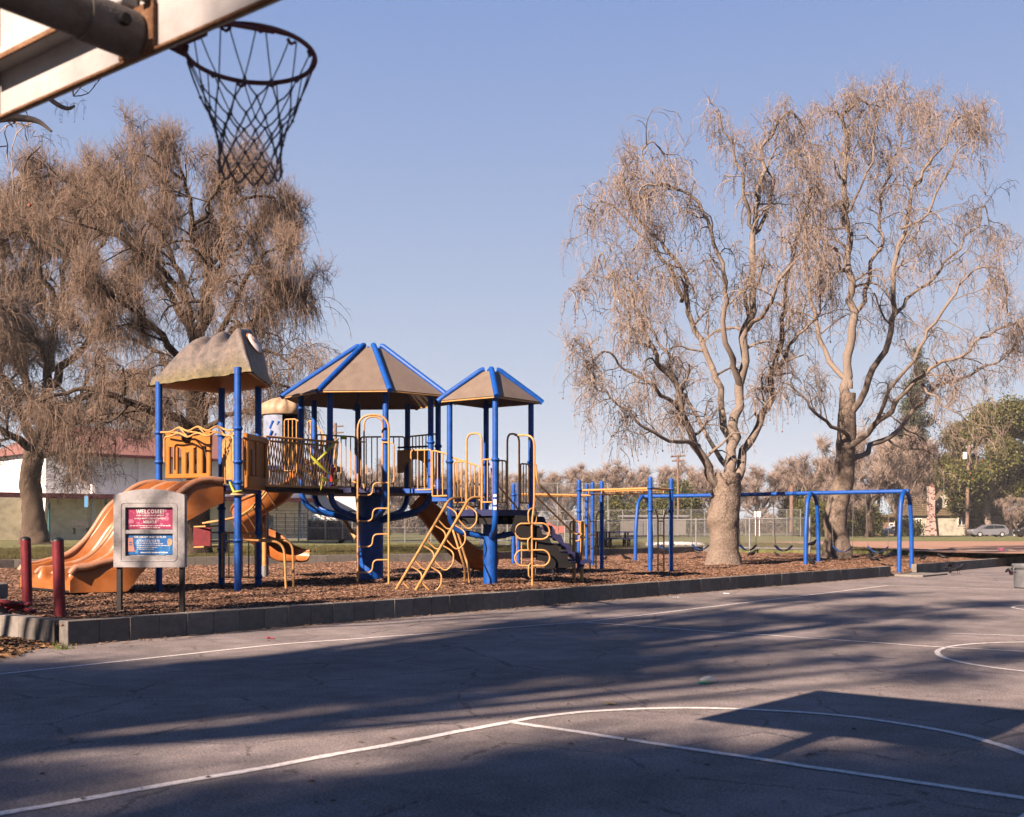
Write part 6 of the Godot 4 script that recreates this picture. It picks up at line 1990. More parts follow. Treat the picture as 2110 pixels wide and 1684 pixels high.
	# slanted climber with drop loops
	for k in 2:
		var q := [[812, 1222, 20.3], [927, 1027, 21.9], [957, 1026, 22.2]] if k == 0 else [[852, 1224, 20.1], [968, 1025, 21.7], [997, 1026, 21.9]]
		var pts := []
		for p in q: pts.append(at(p[0], p[1], p[2]))
		var cl := bar("climber_bar", pts, 0.026, M.rail_paint, t, 0.14, 10)
		for i in 4:
			var f := 0.12 + 0.215 * i
			var p: Vector3 = pts[0].lerp(pts[1], f)
			var g: Vector3 = pts[0].lerp(pts[1], f + 0.15)
			var hang := Vector3(0.16, -0.1, 0.0)
			bar("drop_loop", [p, p + hang + Vector3(0.05, -0.12, 0), p + hang + Vector3(0.2, 0.02, 0), g + hang + Vector3(0.06, -0.02, 0), g], 0.015, M.rail_paint, cl, 0.16, 7)
	# rear legs of the climber
	for k in 2:
		bar("climber_leg", [at(931 + k * 8, 1085, 22.6 - k * 0.3), at(958 + k * 8, 1172, 22.4 - k * 0.3), at(957 + k * 11, 1205, 22.4 - k * 0.3)], 0.024, M.rail_paint, t, 0.08)
	# stairs down to the right
	var st := Node3D.new(); st.name = "stair"; t.add_child(st, true)
	var steps := [[1102, 1086, 22.2], [1120, 1104, 22.4], [1138, 1120, 22.6], [1156, 1137, 22.8], [1176, 1153, 23.0]]
	for i in steps.size():
		var q: Array = steps[i]
		var p := at(q[0], q[1], q[2])
		box_part("tread", p + Vector3(-0.05, -0.03, -0.42), Vector3(0.3, 0.05, 0.86), M.step_coat, st, Basis(Vector3.UP, 0.2))
		box_part("riser", p + Vector3(-0.16, -0.12, -0.42), Vector3(0.04, 0.2, 0.86), M.black_coat, st, Basis(Vector3.UP, 0.2))
	# stepped side plates
	for k in 2:
		var o0 := at(1062, 1062, 21.75) + (Vector3(0.28, 0, -0.85) if k else Vector3.ZERO)
		var out := PackedVector2Array([Vector2(0, 0)])
		var x := 0.3; var y := -0.02
		out.append(Vector2(x, y))
		for i in 5:
			out.append(Vector2(x + 0.02, y - 0.06)); out.append(Vector2(x + 0.05, y - 0.15)); out.append(Vector2(x + 0.08, y - 0.17)); out.append(Vector2(x + 0.16, y - 0.18))
			x += 0.175; y -= 0.178
		if k == 1:      # far side: only the stepped edge band shows
			var upper := out.duplicate()
			for i in range(upper.size() - 1, -1, -1): out.append(upper[i] + Vector2(-0.05, -0.13))
		else:
			out.append(Vector2(x + 0.02, y - 0.1)); out.append(Vector2(x - 0.4, y - 0.1))
		for i in range(4 if k == 0 else -1, -1, -1):
			var xx := 0.3 + 0.175 * i - 0.42; var yy := -0.02 - 0.178 * i
			if xx > -0.1:
				out.append(Vector2(xx, yy - 0.3)); out.append(Vector2(xx, yy - 0.16))
		if k == 0: out.append(Vector2(-0.1, -0.3))
		var sh := Shape.new()
		sh.slab(out, o0, Vector3(0.97, 0, -0.22).normalized(), Vector3.UP, 0.03)
		put("side_plate", sh, M.step_coat if k else M.black_coat, st)
	var lx := at(1192, 1157, 23.0)
	box_part("bottom_step", lx + Vector3(0.02, 0, -0.3), Vector3(0.3, 0.07, 0.95), M.deck_coat, st, Basis(Vector3.UP, 0.2))
	bar("leg", [at(1140, 1165, 22.6), at(1140, 1195, 22.6)], 0.02, M.black_metal, st)
	for k in 2:
		var q := [[1104, 957, 22.0], [1107, 995, 22.0], [1187, 1076, 22.9], [1204, 1075, 22.9], [1205, 1112, 22.9]] if k == 0 else [[1102, 1021, 21.9], [1184, 1101, 22.8], [1199, 1101, 22.8]]
		var pts := []
		for p in q: pts.append(at(p[0], p[1], p[2]))
		bar("handrail", pts, 0.019, M.rail_paint, st, 0.12)
	bar("handrail", [at(1012, 965, 23.2), at(1018, 990, 23.2), at(1075, 1058, 23.9)], 0.018, M.rail_paint, st, 0.12)
	for q in [[1183, 1196, 23.3, 1074], [1199, 1199, 22.9, 1075]]:
		bar("newel", [at(q[0], q[1] + 4, q[2]), at(q[0], q[3], q[2])], 0.036, M.rail_paint, st, 0, 10)
	bar("newel_hoop", [at(1175, 1135, 23.4), at(1175, 1074, 23.4), at(1194, 1074, 23.2), at(1194, 1115, 23.2), at(1186, 1115, 23.2)], 0.017, M.rail_paint, st, 0.1)

func back_tower(t: Node3D) -> void:
	# pale tube turret with a scalloped cap
	var d := 26.5
	var c := at(583, 1085, d); c.y = 0.0
	var y0 := at(0, 962, d).y
	var y1 := at(0, 856, d).y
	var s := Shape.new()
	var rows := []
	for i in 3:
		var row := []
		for j in 33:
			var a := PI * 0.13 - (TAU - PI * 0.32) * j / 32.0
			row.append(c + Vector3(cos(a) * 0.45, lerpf(y0, y1, i / 2.0), sin(a) * 0.45))
		rows.append(row)
	s.skin(rows)
	var tur := put("turret", s, M.pale_plastic, t)
	for q in [[556, 903, 0.3], [570, 885, 0.34], [560, 878, 0.2], [566, 905, 0.22], [572, 915, 0.16]]:
		s = Shape.new()
		var p := at(q[0], q[1] - 3, d - 0.40)
		var b := Basis(Vector3.UP, -0.5) * Basis(Vector3.BACK, -0.45)
		s.tube(PackedVector3Array([p - b.y * q[2] * 0.5, p + b.y * q[2] * 0.5]), 0.035, 8)
		put("slot", s, M.blue_paint, tur)
	s = Shape.new()
	rows = []
	for p in [[0.49, 0.0], [0.5, 0.03], [0.5, 0.14], [0.44, 0.22], [0.25, 0.33], [0.06, 0.42], [0.01, 0.43]]:
		var row := []
		for j in 49:
			var a := TAU * j / 48.0
			var fl: float = absf(sin(a * 6.0))
			row.append(c + Vector3(cos(a), 0, sin(a)) * p[0] * (1.0 + 0.07 * fl * smoothstep(0.02, 0.1, p[1])) + Vector3(0, y1 + p[1] + 0.05 * fl * smoothstep(0.1, 0.2, p[1]) * (1.0 - smoothstep(0.3, 0.42, p[1])), 0))
		rows.append(row)
	s.skin(rows, true)
	put("turret_cap", s, M.crown_plastic, t)
	s = Shape.new()
	s.slab(PackedVector2Array([Vector2(c.x - 0.5, d - 0.5), Vector2(c.x + 1.3, d - 0.7), Vector2(c.x + 1.3, d + 0.6), Vector2(c.x - 0.5, d + 0.6)]), Vector3(0, y0 - 0.05, 0), Vector3.RIGHT, Vector3.FORWARD, 0.1)
	put("deck", s, M.deck_coat, t)
	for q in [[548, 25.9]]:
		var p := at(q[0], 1085, q[1])
		bar("post", [Vector3(p.x, 0.1, p.z), Vector3(p.x, 2.7 if q[0] < 600 else 3.4, p.z)], 0.06, M.blue_paint, t, 0, 12)
	# railings beside the turret, the right one falls with the steps
	var a0 := at(586, 1085, 25.6); var a1 := at(611, 1085, 25.5); var a2 := at(622, 1085, 25.4)
	railing(t, a0 * Vector3(1, 0, 1), a1 * Vector3(1, 0, 1), 2.65, 3.8, 3.8, 0.09, 0.012)
	railing(t, a1 * Vector3(1, 0, 1), a2 * Vector3(1, 0, 1), 2.6, 3.8, 3.65, 0.07, 0.012)
	var b0 := at(634, 1085, 26.0) * Vector3(1, 0, 1); var b1 := at(647, 1085, 25.9) * Vector3(1, 0, 1); var b2 := at(690, 1085, 25.3) * Vector3(1, 0, 1)
	railing(t, b0, b1, 2.6, 3.8, 3.8, 0.08, 0.012)
	railing(t, b1, b2, 2.2, 3.79, 3.08, 0.11, 0.012)
	# navy step flight inside the railing
	for k in 5:
		var p := at(652 + k * 8, 935 + k * 13, 25.9 - k * 0.15)
		box_part("step", p, Vector3(0.22, 0.16, 0.8), M.step_coat, t, Basis(Vector3.UP, 0.15))
	# spiral slide round a pole
	var pc := at(545, 1085, 25.5); pc.y = 0.0
	bar("slide_pole", [pc + Vector3(0, 0.1, 0), pc + Vector3(0, 2.6, 0)], 0.055, M.rail_paint, t, 0, 12)
	var foot := bar("pole_foot", [pc + Vector3(0, 0.05, 0), pc + Vector3(0, 0.52, 0)], 0.075, M.galvanised, t, 0, 12)
	var n := 64
	rows = []
	var inner := []
	for i in n + 1:
		var f := float(i) / n
		var a := PI * 0.3 - TAU * 0.955 * minf(f / 0.84, 1.0)
		a = -a                                # z towards the camera
		var y := lerpf(2.32, 0.62, minf(f / 0.9, 1.0))
		var radial := Vector3(cos(a), 0, sin(a))
		var o := pc
		var straight := maxf(0.0, (f - 0.84) / 0.16) * 0.75
		var tang := Vector3(-sin(a), 0, cos(a))
		o += tang * straight
		var row := []; var ir := []
		for q in [[0.06, 0.3], [0.08, 0.05], [0.14, -0.02], [0.35, -0.06], [0.58, -0.02], [0.66, 0.08], [0.7, 0.26], [0.71, 0.46]]:
			var low: float = 1.0 - 0.55 * smoothstep(0.8, 1.0, f)
			row.append(o + radial * q[0] + Vector3(0, y + q[1] * low, 0))
			ir.append(o + radial * (q[0] - 0.025 * smoothstep(0.3, 0.6, q[0]) + 0.02 * (1.0 - smoothstep(0.1, 0.3, q[0]))) + Vector3(0, y + q[1] * low + (0.03 if q[1] < 0.1 else 0.0), 0))
		rows.append(row); inner.append(ir)
	s = Shape.new()
	s.skin(rows); s.skin(inner, false, true)
	var sp := put("spiral_slide", s, M.slide_plastic, t)
	var rim := PackedVector3Array()
	for i in n + 1: rim.append(rows[i][7] + Vector3(0, 0.01, 0))
	s = Shape.new(); s.tube(rim, 0.035, 8)
	put("slide_rim", s, M.slide_plastic, sp)
	bar("leg", [at(586, 1190, 25.6), at(586, 1160, 25.6)], 0.035, M.black_metal, sp)
	# long slanted support pole
	bar("slide_brace", [at(667, 1005, 25.4), at(735, 1112, 25.0)], 0.045, M.rail_paint, t, 0, 10)

# ---------------------------------------------------------------- climbing bars
func cap_post(t: Node, x: float, d: float, top: float, collars: Array) -> void:
	var p := at(x, 1085, d)
	var s := Shape.new()
	var r := 0.057
	s.lathe([Vector2(r, 0.05), Vector2(r, top - 0.06), Vector2(r * 0.92, top - 0.025), Vector2(r * 0.6, top - 0.006), Vector2(0.002, top)], Vector3(p.x, 0, p.z), 16)
	var o := put("post", s, M.blue_paint, t)
	for y in collars: collar(o, Vector3(p.x, y, p.z), r)

func build_climbers() -> void:
	var top := 2.64
	var t := thing("overhead_ladder", "yellow overhead ladder on four blue posts between the stairs and the grey trunk", "overhead ladder", at(1290, 1085, 29.5) * Vector3(1, 0, 1) + Vector3(0, BED, 0), "overhead ladders")
	for q in [[1193.0, 30.1], [1240.0, 30.9], [1340.0, 28.5], [1383.0, 29.3]]: cap_post(t, q[0], q[1], top, [2.36, 1.8])
	var yr := 2.35
	var a0 := at(1200, 1085, 30.1); var a1 := at(1338, 1085, 28.5); var b0 := at(1244, 1085, 30.9); var b1 := at(1382, 1085, 29.3)
	for q in [a0, a1, b0, b1]: q.y = yr
	a0.y = yr; a1.y = yr; b0.y = yr; b1.y = yr
	bar("side_rail", [a0, a1], 0.03, M.rail_paint, t)
	bar("side_rail", [b0, b1], 0.03, M.rail_paint, t)
	bar("end_rail", [a1, b1], 0.03, M.rail_paint, t)
	bar("end_rail", [a0, b0], 0.03, M.rail_paint, t)
	for k in 5:
		var f := 0.1 + 0.2 * k
		var p := a0.lerp(a1, f); var q := b0.lerp(b1, f)
		bar("rung", [p, p + Vector3(0, -0.1, 0), q + Vector3(0, -0.1, 0), q], 0.017, M.rail_paint, t, 0.05)
	for q in [[1362.0, 28.9], [1222.0, 30.5]]:
		var c := at(q[0], 1085, q[1])
		var e := (b1 - a1).normalized() * 0.14
		for sgn in [-1.0, 1.0]:
			var f: Vector3 = c + e * sgn
			bar("access_rail", [Vector3(f.x, 0.15, f.z), Vector3(f.x, 1.65, f.z), Vector3(f.x, 1.82, f.z) + e * sgn * 0.9], 0.02, M.rail_paint, t, 0.1)
		for k in 4:
			bar("step", [Vector3(c.x, 0.45 + 0.36 * k, c.z) - e, Vector3(c.x, 0.45 + 0.36 * k, c.z) + e], 0.017, M.rail_paint, t)
	t = thing("overhead_ladder", "overhead ladder on four pale blue posts directly behind the small tower stairs", "overhead ladder", at(1140, 1085, 33.5) * Vector3(1, 0, 1) + Vector3(0, BED, 0), "overhead ladders")
	for q in [[1058.0, 34.2], [1068.5, 33.2], [1209.0, 34.4], [1221.0, 33.2]]: cap_post(t, q[0], q[1], 2.7, [2.34])
	a0 = at(1058, 1085, 34.2); a1 = at(1209, 1085, 34.4); b0 = at(1068, 1085, 33.2); b1 = at(1221, 1085, 33.2)
	a0.y = 2.34; a1.y = 2.3; b0.y = 2.34; b1.y = 2.3
	bar("side_rail", [a0, a1], 0.032, M.rail_paint, t)
	bar("side_rail", [b0, b1], 0.032, M.rail_paint, t)
	for k in 7:
		var f := 0.07 + 0.14 * k
		bar("rung", [a0.lerp(a1, f), b0.lerp(b1, f)], 0.02, M.rail_paint, t)
	var c := at(1065, 1085, 33.7)
	for k in 2: bar("access_rail", [Vector3(c.x + k * 0.14, 0.2, c.z + 0.1), Vector3(c.x + k * 0.14, 1.6, c.z + 0.1)], 0.018, M.rail_paint, t)
	for k in 4: bar("step", [Vector3(c.x, 0.45 + 0.35 * k, c.z + 0.1), Vector3(c.x + 0.14, 0.45 + 0.35 * k, c.z + 0.1)], 0.015, M.rail_paint, t)

# ---------------------------------------------------------------- swings
func build_swings() -> void:
	var fr := [[at(1309, 1085, 38.2), at(1343, 1085, 39.6)], [at(1481, 1085, 36.6), at(1506, 1085, 37.8)], [at(1660, 1085, 34.2), at(1687, 1085, 35.6)], [at(1853, 1085, 32.4), at(1879, 1085, 33.8)]]
	var yb := 2.42
	var t := thing("swing_set", "long blue swing frame with bowed legs behind the grey forked tree", "swing set", Vector3(7.5, BED, -36))
	var ends := []
	for f in fr:
		var a: Vector3 = f[0]; var b: Vector3 = f[1]
		a.y = 0.1; b.y = 0.1
		var m := (a + b) * 0.5
		var off := (b - a) * 0.02
		ends.append(m + Vector3(0, yb - m.y, 0))
		for q in [a, b]:
			var inn: Vector3 = (m - q)
			bar("leg", [q, q + Vector3(0, 1.2, 0) + inn * 0.06, q + Vector3(0, yb - 0.32, 0) + inn * 0.3, m + Vector3(0, yb - 0.1 - 0.02, 0) - inn * 0.25, m + Vector3(0, yb - 0.12, 0)], 0.062, M.blue_paint, t, 0.3, 14)
	var out: Vector3 = (ends[0] - ends[1]).normalized() * 0.1
	bar("beam", [ends[0] + out, ends[1], ends[2], ends[3] - out], 0.062, M.blue_paint, t, 0, 14)
	# seats on chains
	var labels := ["blue belt swing left of the grey forked trunk", "blue belt swing against the white tarp left of the grey trunk", "blue belt swing right of the grey trunk nearest to it", "blue belt swing left of the middle swing legs", "blue belt swing in front of the shaded trunk", "blue belt swing left of the right swing legs"]
	var spots := [[0, 0.27], [0, 0.72], [1, 0.27], [1, 0.68], [2, 0.33], [2, 0.71]]
	for i in 6:
		var k: int = spots[i][0]
		var c: Vector3 = ends[k].lerp(ends[k + 1], spots[i][1])
		var dir: Vector3 = (ends[k + 1] - ends[k]).normalized()
		var w := 0.36
		var sw := thing("swing", labels[i], "swing", c + Vector3(0, -1.8, 0), "belt swings on the blue frame")
		var sway := Vector3(-dir.z, 0, dir.x) * rng.randf_range(-0.08, 0.08)
		for sg in [-1.0, 1.0]:
			var hi: Vector3 = c + dir * w * sg + Vector3(0, -0.06, 0)
			var lo: Vector3 = c + dir * (w - 0.06) * sg + Vector3(0, -1.62, 0) + sway
			var s := Shape.new()
			var n := 34
			for j in n:      # links, every other one turned
				var p := hi.lerp(lo, (j + 0.5) / n)
				var q: Vector3 = dir if j % 2 else dir.cross(Vector3.UP)
				var h := (hi - lo).length() / n * 0.62
				s.tube(PackedVector3Array([p + Vector3(0, -h, 0), p + q * 0.011, p + Vector3(0, h, 0), p - q * 0.011, p + Vector3(0, -h, 0)]), 0.0075, 3, false)
			put("chain", s, M.chain_steel, sw)
		var pts := []
		var rows := []
		for j in 13:
			var f := -1.0 + j / 6.0
			var p: Vector3 = c + dir * (w - 0.06) * f + Vector3(0, -1.62 - 0.17 * (1.0 - f * f), 0) + sway
			var across := Vector3(-dir.z, 0, dir.x) * 0.075
			rows.append([p - across + Vector3(0, 0.008, 0), p - across - Vector3(0, 0.008, 0), p + across - Vector3(0, 0.008, 0), p + across + Vector3(0, 0.008, 0)])
		var ss := Shape.new()
		ss.skin(rows, true)
		put("seat", ss, M.seat_blue, sw)

# ---------------------------------------------------------------- notice board
func print_text(txt: String, c: Vector3, height: float, width: float, m: Material, parent: Node, b: Basis, called := "lettering", bold := true) -> void:
	var f := SystemFont.new()
	f.font_names = PackedStringArray(["Droid Sans"])
	f.font_weight = 700 if bold else 400
	var tm := TextMesh.new()
	tm.font = f
	tm.text = txt
	tm.font_size = 48
	tm.pixel_size = 0.01
	tm.depth = 0.02
	tm.curve_step = 1.0
	var bb := tm.get_aabb()
	var k := Vector3(width / maxf(bb.size.x, 0.01), height / maxf(bb.size.y, 0.01), 0.15)
	var arr := tm.surface_get_arrays(0) if tm.get_surface_count() else []
	var o := MeshInstance3D.new()
	o.name = called
	o.mesh = tm
	o.material_override = m
	parent.add_child(o, true)
	o.transform = Transform3D(b.scaled_local(k), c - origin(parent) - b * ((bb.position + bb.size * 0.5) * k))

func build_sign() -> void:
	rng.seed = 88
	var d := 14.9
	var l := at(235, 1085, d); var r := at(384, 1085, d)
	var ex := Vector3(1, 0, 0.06).normalized()
	var b := facing(ex)
	var w := (r - l).length()
	var c := (l + r) * 0.5
	var y0 := at(0, 1169, d).y
	var y1 := at(0, 1008, d).y
	var t := thing("notice_board", "grey moulded notice board with pink WELCOME and blue rules panels on black posts", "notice board", Vector3(c.x, BED, c.z))
	for sg in [-1.0, 1.0]:
		box_part("post", Vector3(c.x, (y0 + 0.1) * 0.5 + 0.12, c.z) + ex * sg * (w * 0.5 - 0.055) - b.z * 0.02, Vector3(0.062, y0 + 0.1, 0.062), M.black_metal, t, b, 0.004)
	var h := y1 - y0
	var o := Vector3(c.x, y0, c.z)
	# face plate with two openings, built of strips around them; the top is arched
	var fr := 0.07
	var iw := w * 0.67
	var fz := 0.05
	var holes := [[h * 0.475, h * 0.765], [h * 0.145, h * 0.43]]
	var s := Shape.new()
	var arch := PackedVector2Array([Vector2(-w * 0.5, holes[0][1]), Vector2(w * 0.5, holes[0][1]), Vector2(w * 0.5, h * 0.9)])
	for k in 13:
		var f := 1.0 - k / 6.0
		arch.append(Vector2(w * 0.5 * f * 0.985, h - h * 0.075 * f * f))
	arch.append(Vector2(-w * 0.5, h * 0.9))
	s.slab(arch, o, ex, Vector3.UP, 0.1)
	for sg in [-1.0, 1.0]:
		s.box(o + ex * sg * (w * 0.5 + iw * 0.5) * 0.5 + Vector3(0, holes[0][1] * 0.5, 0), Vector3((w - iw) * 0.5, holes[0][1], 0.1), b)
	s.box(o + Vector3(0, holes[1][0] * 0.5, 0), Vector3(iw, holes[1][0], 0.1), b)
	s.box(o + Vector3(0, (holes[1][1] + holes[0][0]) * 0.5, 0), Vector3(iw, holes[0][0] - holes[1][1], 0.09), b)
	var plate := put("board", s, M.sign_plastic, t)
	s = Shape.new()
	s.box(o + Vector3(0, h * 0.45, 0) - b.z * 0.035, Vector3(w * 0.95, h * 0.86, 0.03), b)
	put("backing", s, M.sign_plastic, plate)
	# raised border line
	var bl := []
	for q in [[-0.395, 0.08], [-0.395, 0.825], [0.395, 0.825], [0.395, 0.08], [-0.395, 0.08]]: bl.append(o + ex * w * q[0] + Vector3(0, h * q[1], 0) + b.z * 0.05)
	bar("border", bl, 0.007, M.sign_plastic, plate, 0.06)
	# pink panel
	var z := b.z * 0.012
	var pk := o + Vector3(0, h * 0.62, 0)
	box_part("panel_edge", pk - z, Vector3(iw, h * 0.29, 0.02), M.white_print, t, b, 0.004)
	var pink := box_part("pink_panel", pk + z * 0.3, Vector3(iw * 0.965, h * 0.266, 0.012), M.pink_print, t, b, 0.003)
	var f0 := pk + b.z * 0.0105
	for k in 26:
		var q := f0 + ex * rng.randf_range(-0.46, 0.46) * iw + Vector3(0, rng.randf_range(-0.115, 0.115) * h, 0) - b.z * 0.0006
		var rad := rng.randf_range(0.006, 0.03)
		var ds := Shape.new()
		var ring := []
		for j in 14: ring.append(q + ex * rad * cos(TAU * j / 14.0) + Vector3(0, rad * sin(TAU * j / 14.0), 0) + b.z * (0.0002 * k / 26.0))
		ds.poly(ring, q - b.z)
		put("bubble_print", ds, M.pale_pink_print, pink)
	var tz := b.z * 0.003
	print_text("WELCOME!", f0 + Vector3(0, h * 0.093, 0) + tz, 0.052, iw * 0.58, M.white_print, pink, b)
	print_text("HAVE FUN and PLAY SAFELY", f0 + Vector3(0, h * 0.042, 0) + tz, 0.02, iw * 0.58, M.white_print, pink, b)
	print_text("on this MIRACLE PLAYGROUND", f0 + Vector3(0, h * 0.004, 0) + tz, 0.02, iw * 0.66, M.white_print, pink, b)
	print_text("MIRACLE", f0 + Vector3(0, h * -0.042, 0) + tz, 0.036, iw * 0.28, M.white_print, pink, b, "logo")
	for row in [[-0.09, 0.42], [-0.115, 0.2]]:
		var x: float = -row[1]
		while x < row[1]:
			var wd := rng.randf_range(0.02, 0.07)
			box_part("small_print", f0 + ex * (x + wd * 0.5) * iw + Vector3(0, h * row[0], 0) + tz * 0.5, Vector3(wd * iw, 0.009, 0.002), M.white_print, pink, b, 0.0)
			x += wd + 0.012
	# blue panel
	var bk := o + Vector3(0, h * 0.2875, 0)
	box_part("panel_edge", bk - z, Vector3(iw, h * 0.285, 0.02), M.white_print, t, b, 0.004)
	var blue := box_part("blue_panel", bk + z * 0.3, Vector3(iw * 0.965, h * 0.26, 0.012), M.blue_print, t, b, 0.003)
	f0 = bk + b.z * 0.0105
	for k in 22:
		var q := f0 + ex * rng.randf_range(-0.46, 0.46) * iw + Vector3(0, rng.randf_range(-0.115, 0.115) * h, 0) - b.z * 0.0006
		var rad := rng.randf_range(0.006, 0.032)
		var ds := Shape.new()
		var ring := []
		for j in 14: ring.append(q + ex * rad * cos(TAU * j / 14.0) + Vector3(0, rad * sin(TAU * j / 14.0), 0) + b.z * (0.0002 * k / 22.0))
		ds.poly(ring, q - b.z)
		put("bubble_print", ds, M.pale_blue_print, blue)
	print_text("THE SMART WAY TO PLAY", f0 + Vector3(0, h * 0.098, 0) + tz, 0.026, iw * 0.68, M.white_print, blue, b)
	var y := 0.058
	for row in [0.44, 0.5, 0.5, 0.66, 0.44, 0.34]:
		var x := -0.28
		while x < -0.28 + row:
			var wd := rng.randf_range(0.02, 0.06)
			box_part("small_print", f0 + ex * (x + wd * 0.5) * iw + Vector3(0, h * y, 0) + tz * 0.5, Vector3(wd * iw, 0.008, 0.002), M.white_print, blue, b, 0.0)
			x += wd + 0.012
		y -= 0.023
	var x := -0.2
	while x < 0.33:
		var wd := rng.randf_range(0.03, 0.08)
		box_part("small_print", f0 + ex * (x + wd * 0.5) * iw + Vector3(0, h * -0.1, 0) + tz * 0.5, Vector3(wd * iw, 0.014, 0.002), M.white_print, blue, b, 0.0)
		x += wd + 0.01
	s = Shape.new()    # plain little tower, left
	s.slab(PackedVector2Array([Vector2(-0.06, -0.09), Vector2(0.055, -0.09), Vector2(0.035, 0.02), Vector2(0.032, 0.09), Vector2(-0.035, 0.09), Vector2(-0.038, 0.02)]), f0 - ex * iw * 0.405 + tz, ex, Vector3.UP, 0.002)
	put("tower_picture", s, M.flesh_print, blue)
	box_part("tower_window", f0 - ex * iw * 0.405 + Vector3(0, 0.03, 0) + tz * 1.6, Vector3(0.035, 0.016, 0.002), M.blue_print, blue, b, 0.0)
	box_part("tower_window", f0 - ex * iw * 0.405 + Vector3(0, -0.0, 0) + tz * 1.6, Vector3(0.035, 0.014, 0.002), M.blue_print, blue, b, 0.0)
	s = Shape.new()    # balloon-like oval, right
	var ov := PackedVector2Array()
	for j in 18: ov.append(Vector2(0.035 * cos(TAU * j / 18.0), 0.05 * sin(TAU * j / 18.0) + 0.035))
	s.slab(ov, f0 + ex * iw * 0.415 + tz, ex, Vector3.UP, 0.002)
	put("oval_picture", s, M.crown_plastic, blue)
	box_part("oval_stem", f0 + ex * iw * 0.415 + Vector3(0, -0.045, 0) + tz, Vector3(0.02, 0.06, 0.002), M.pale_blue_print, blue, b, 0.0)

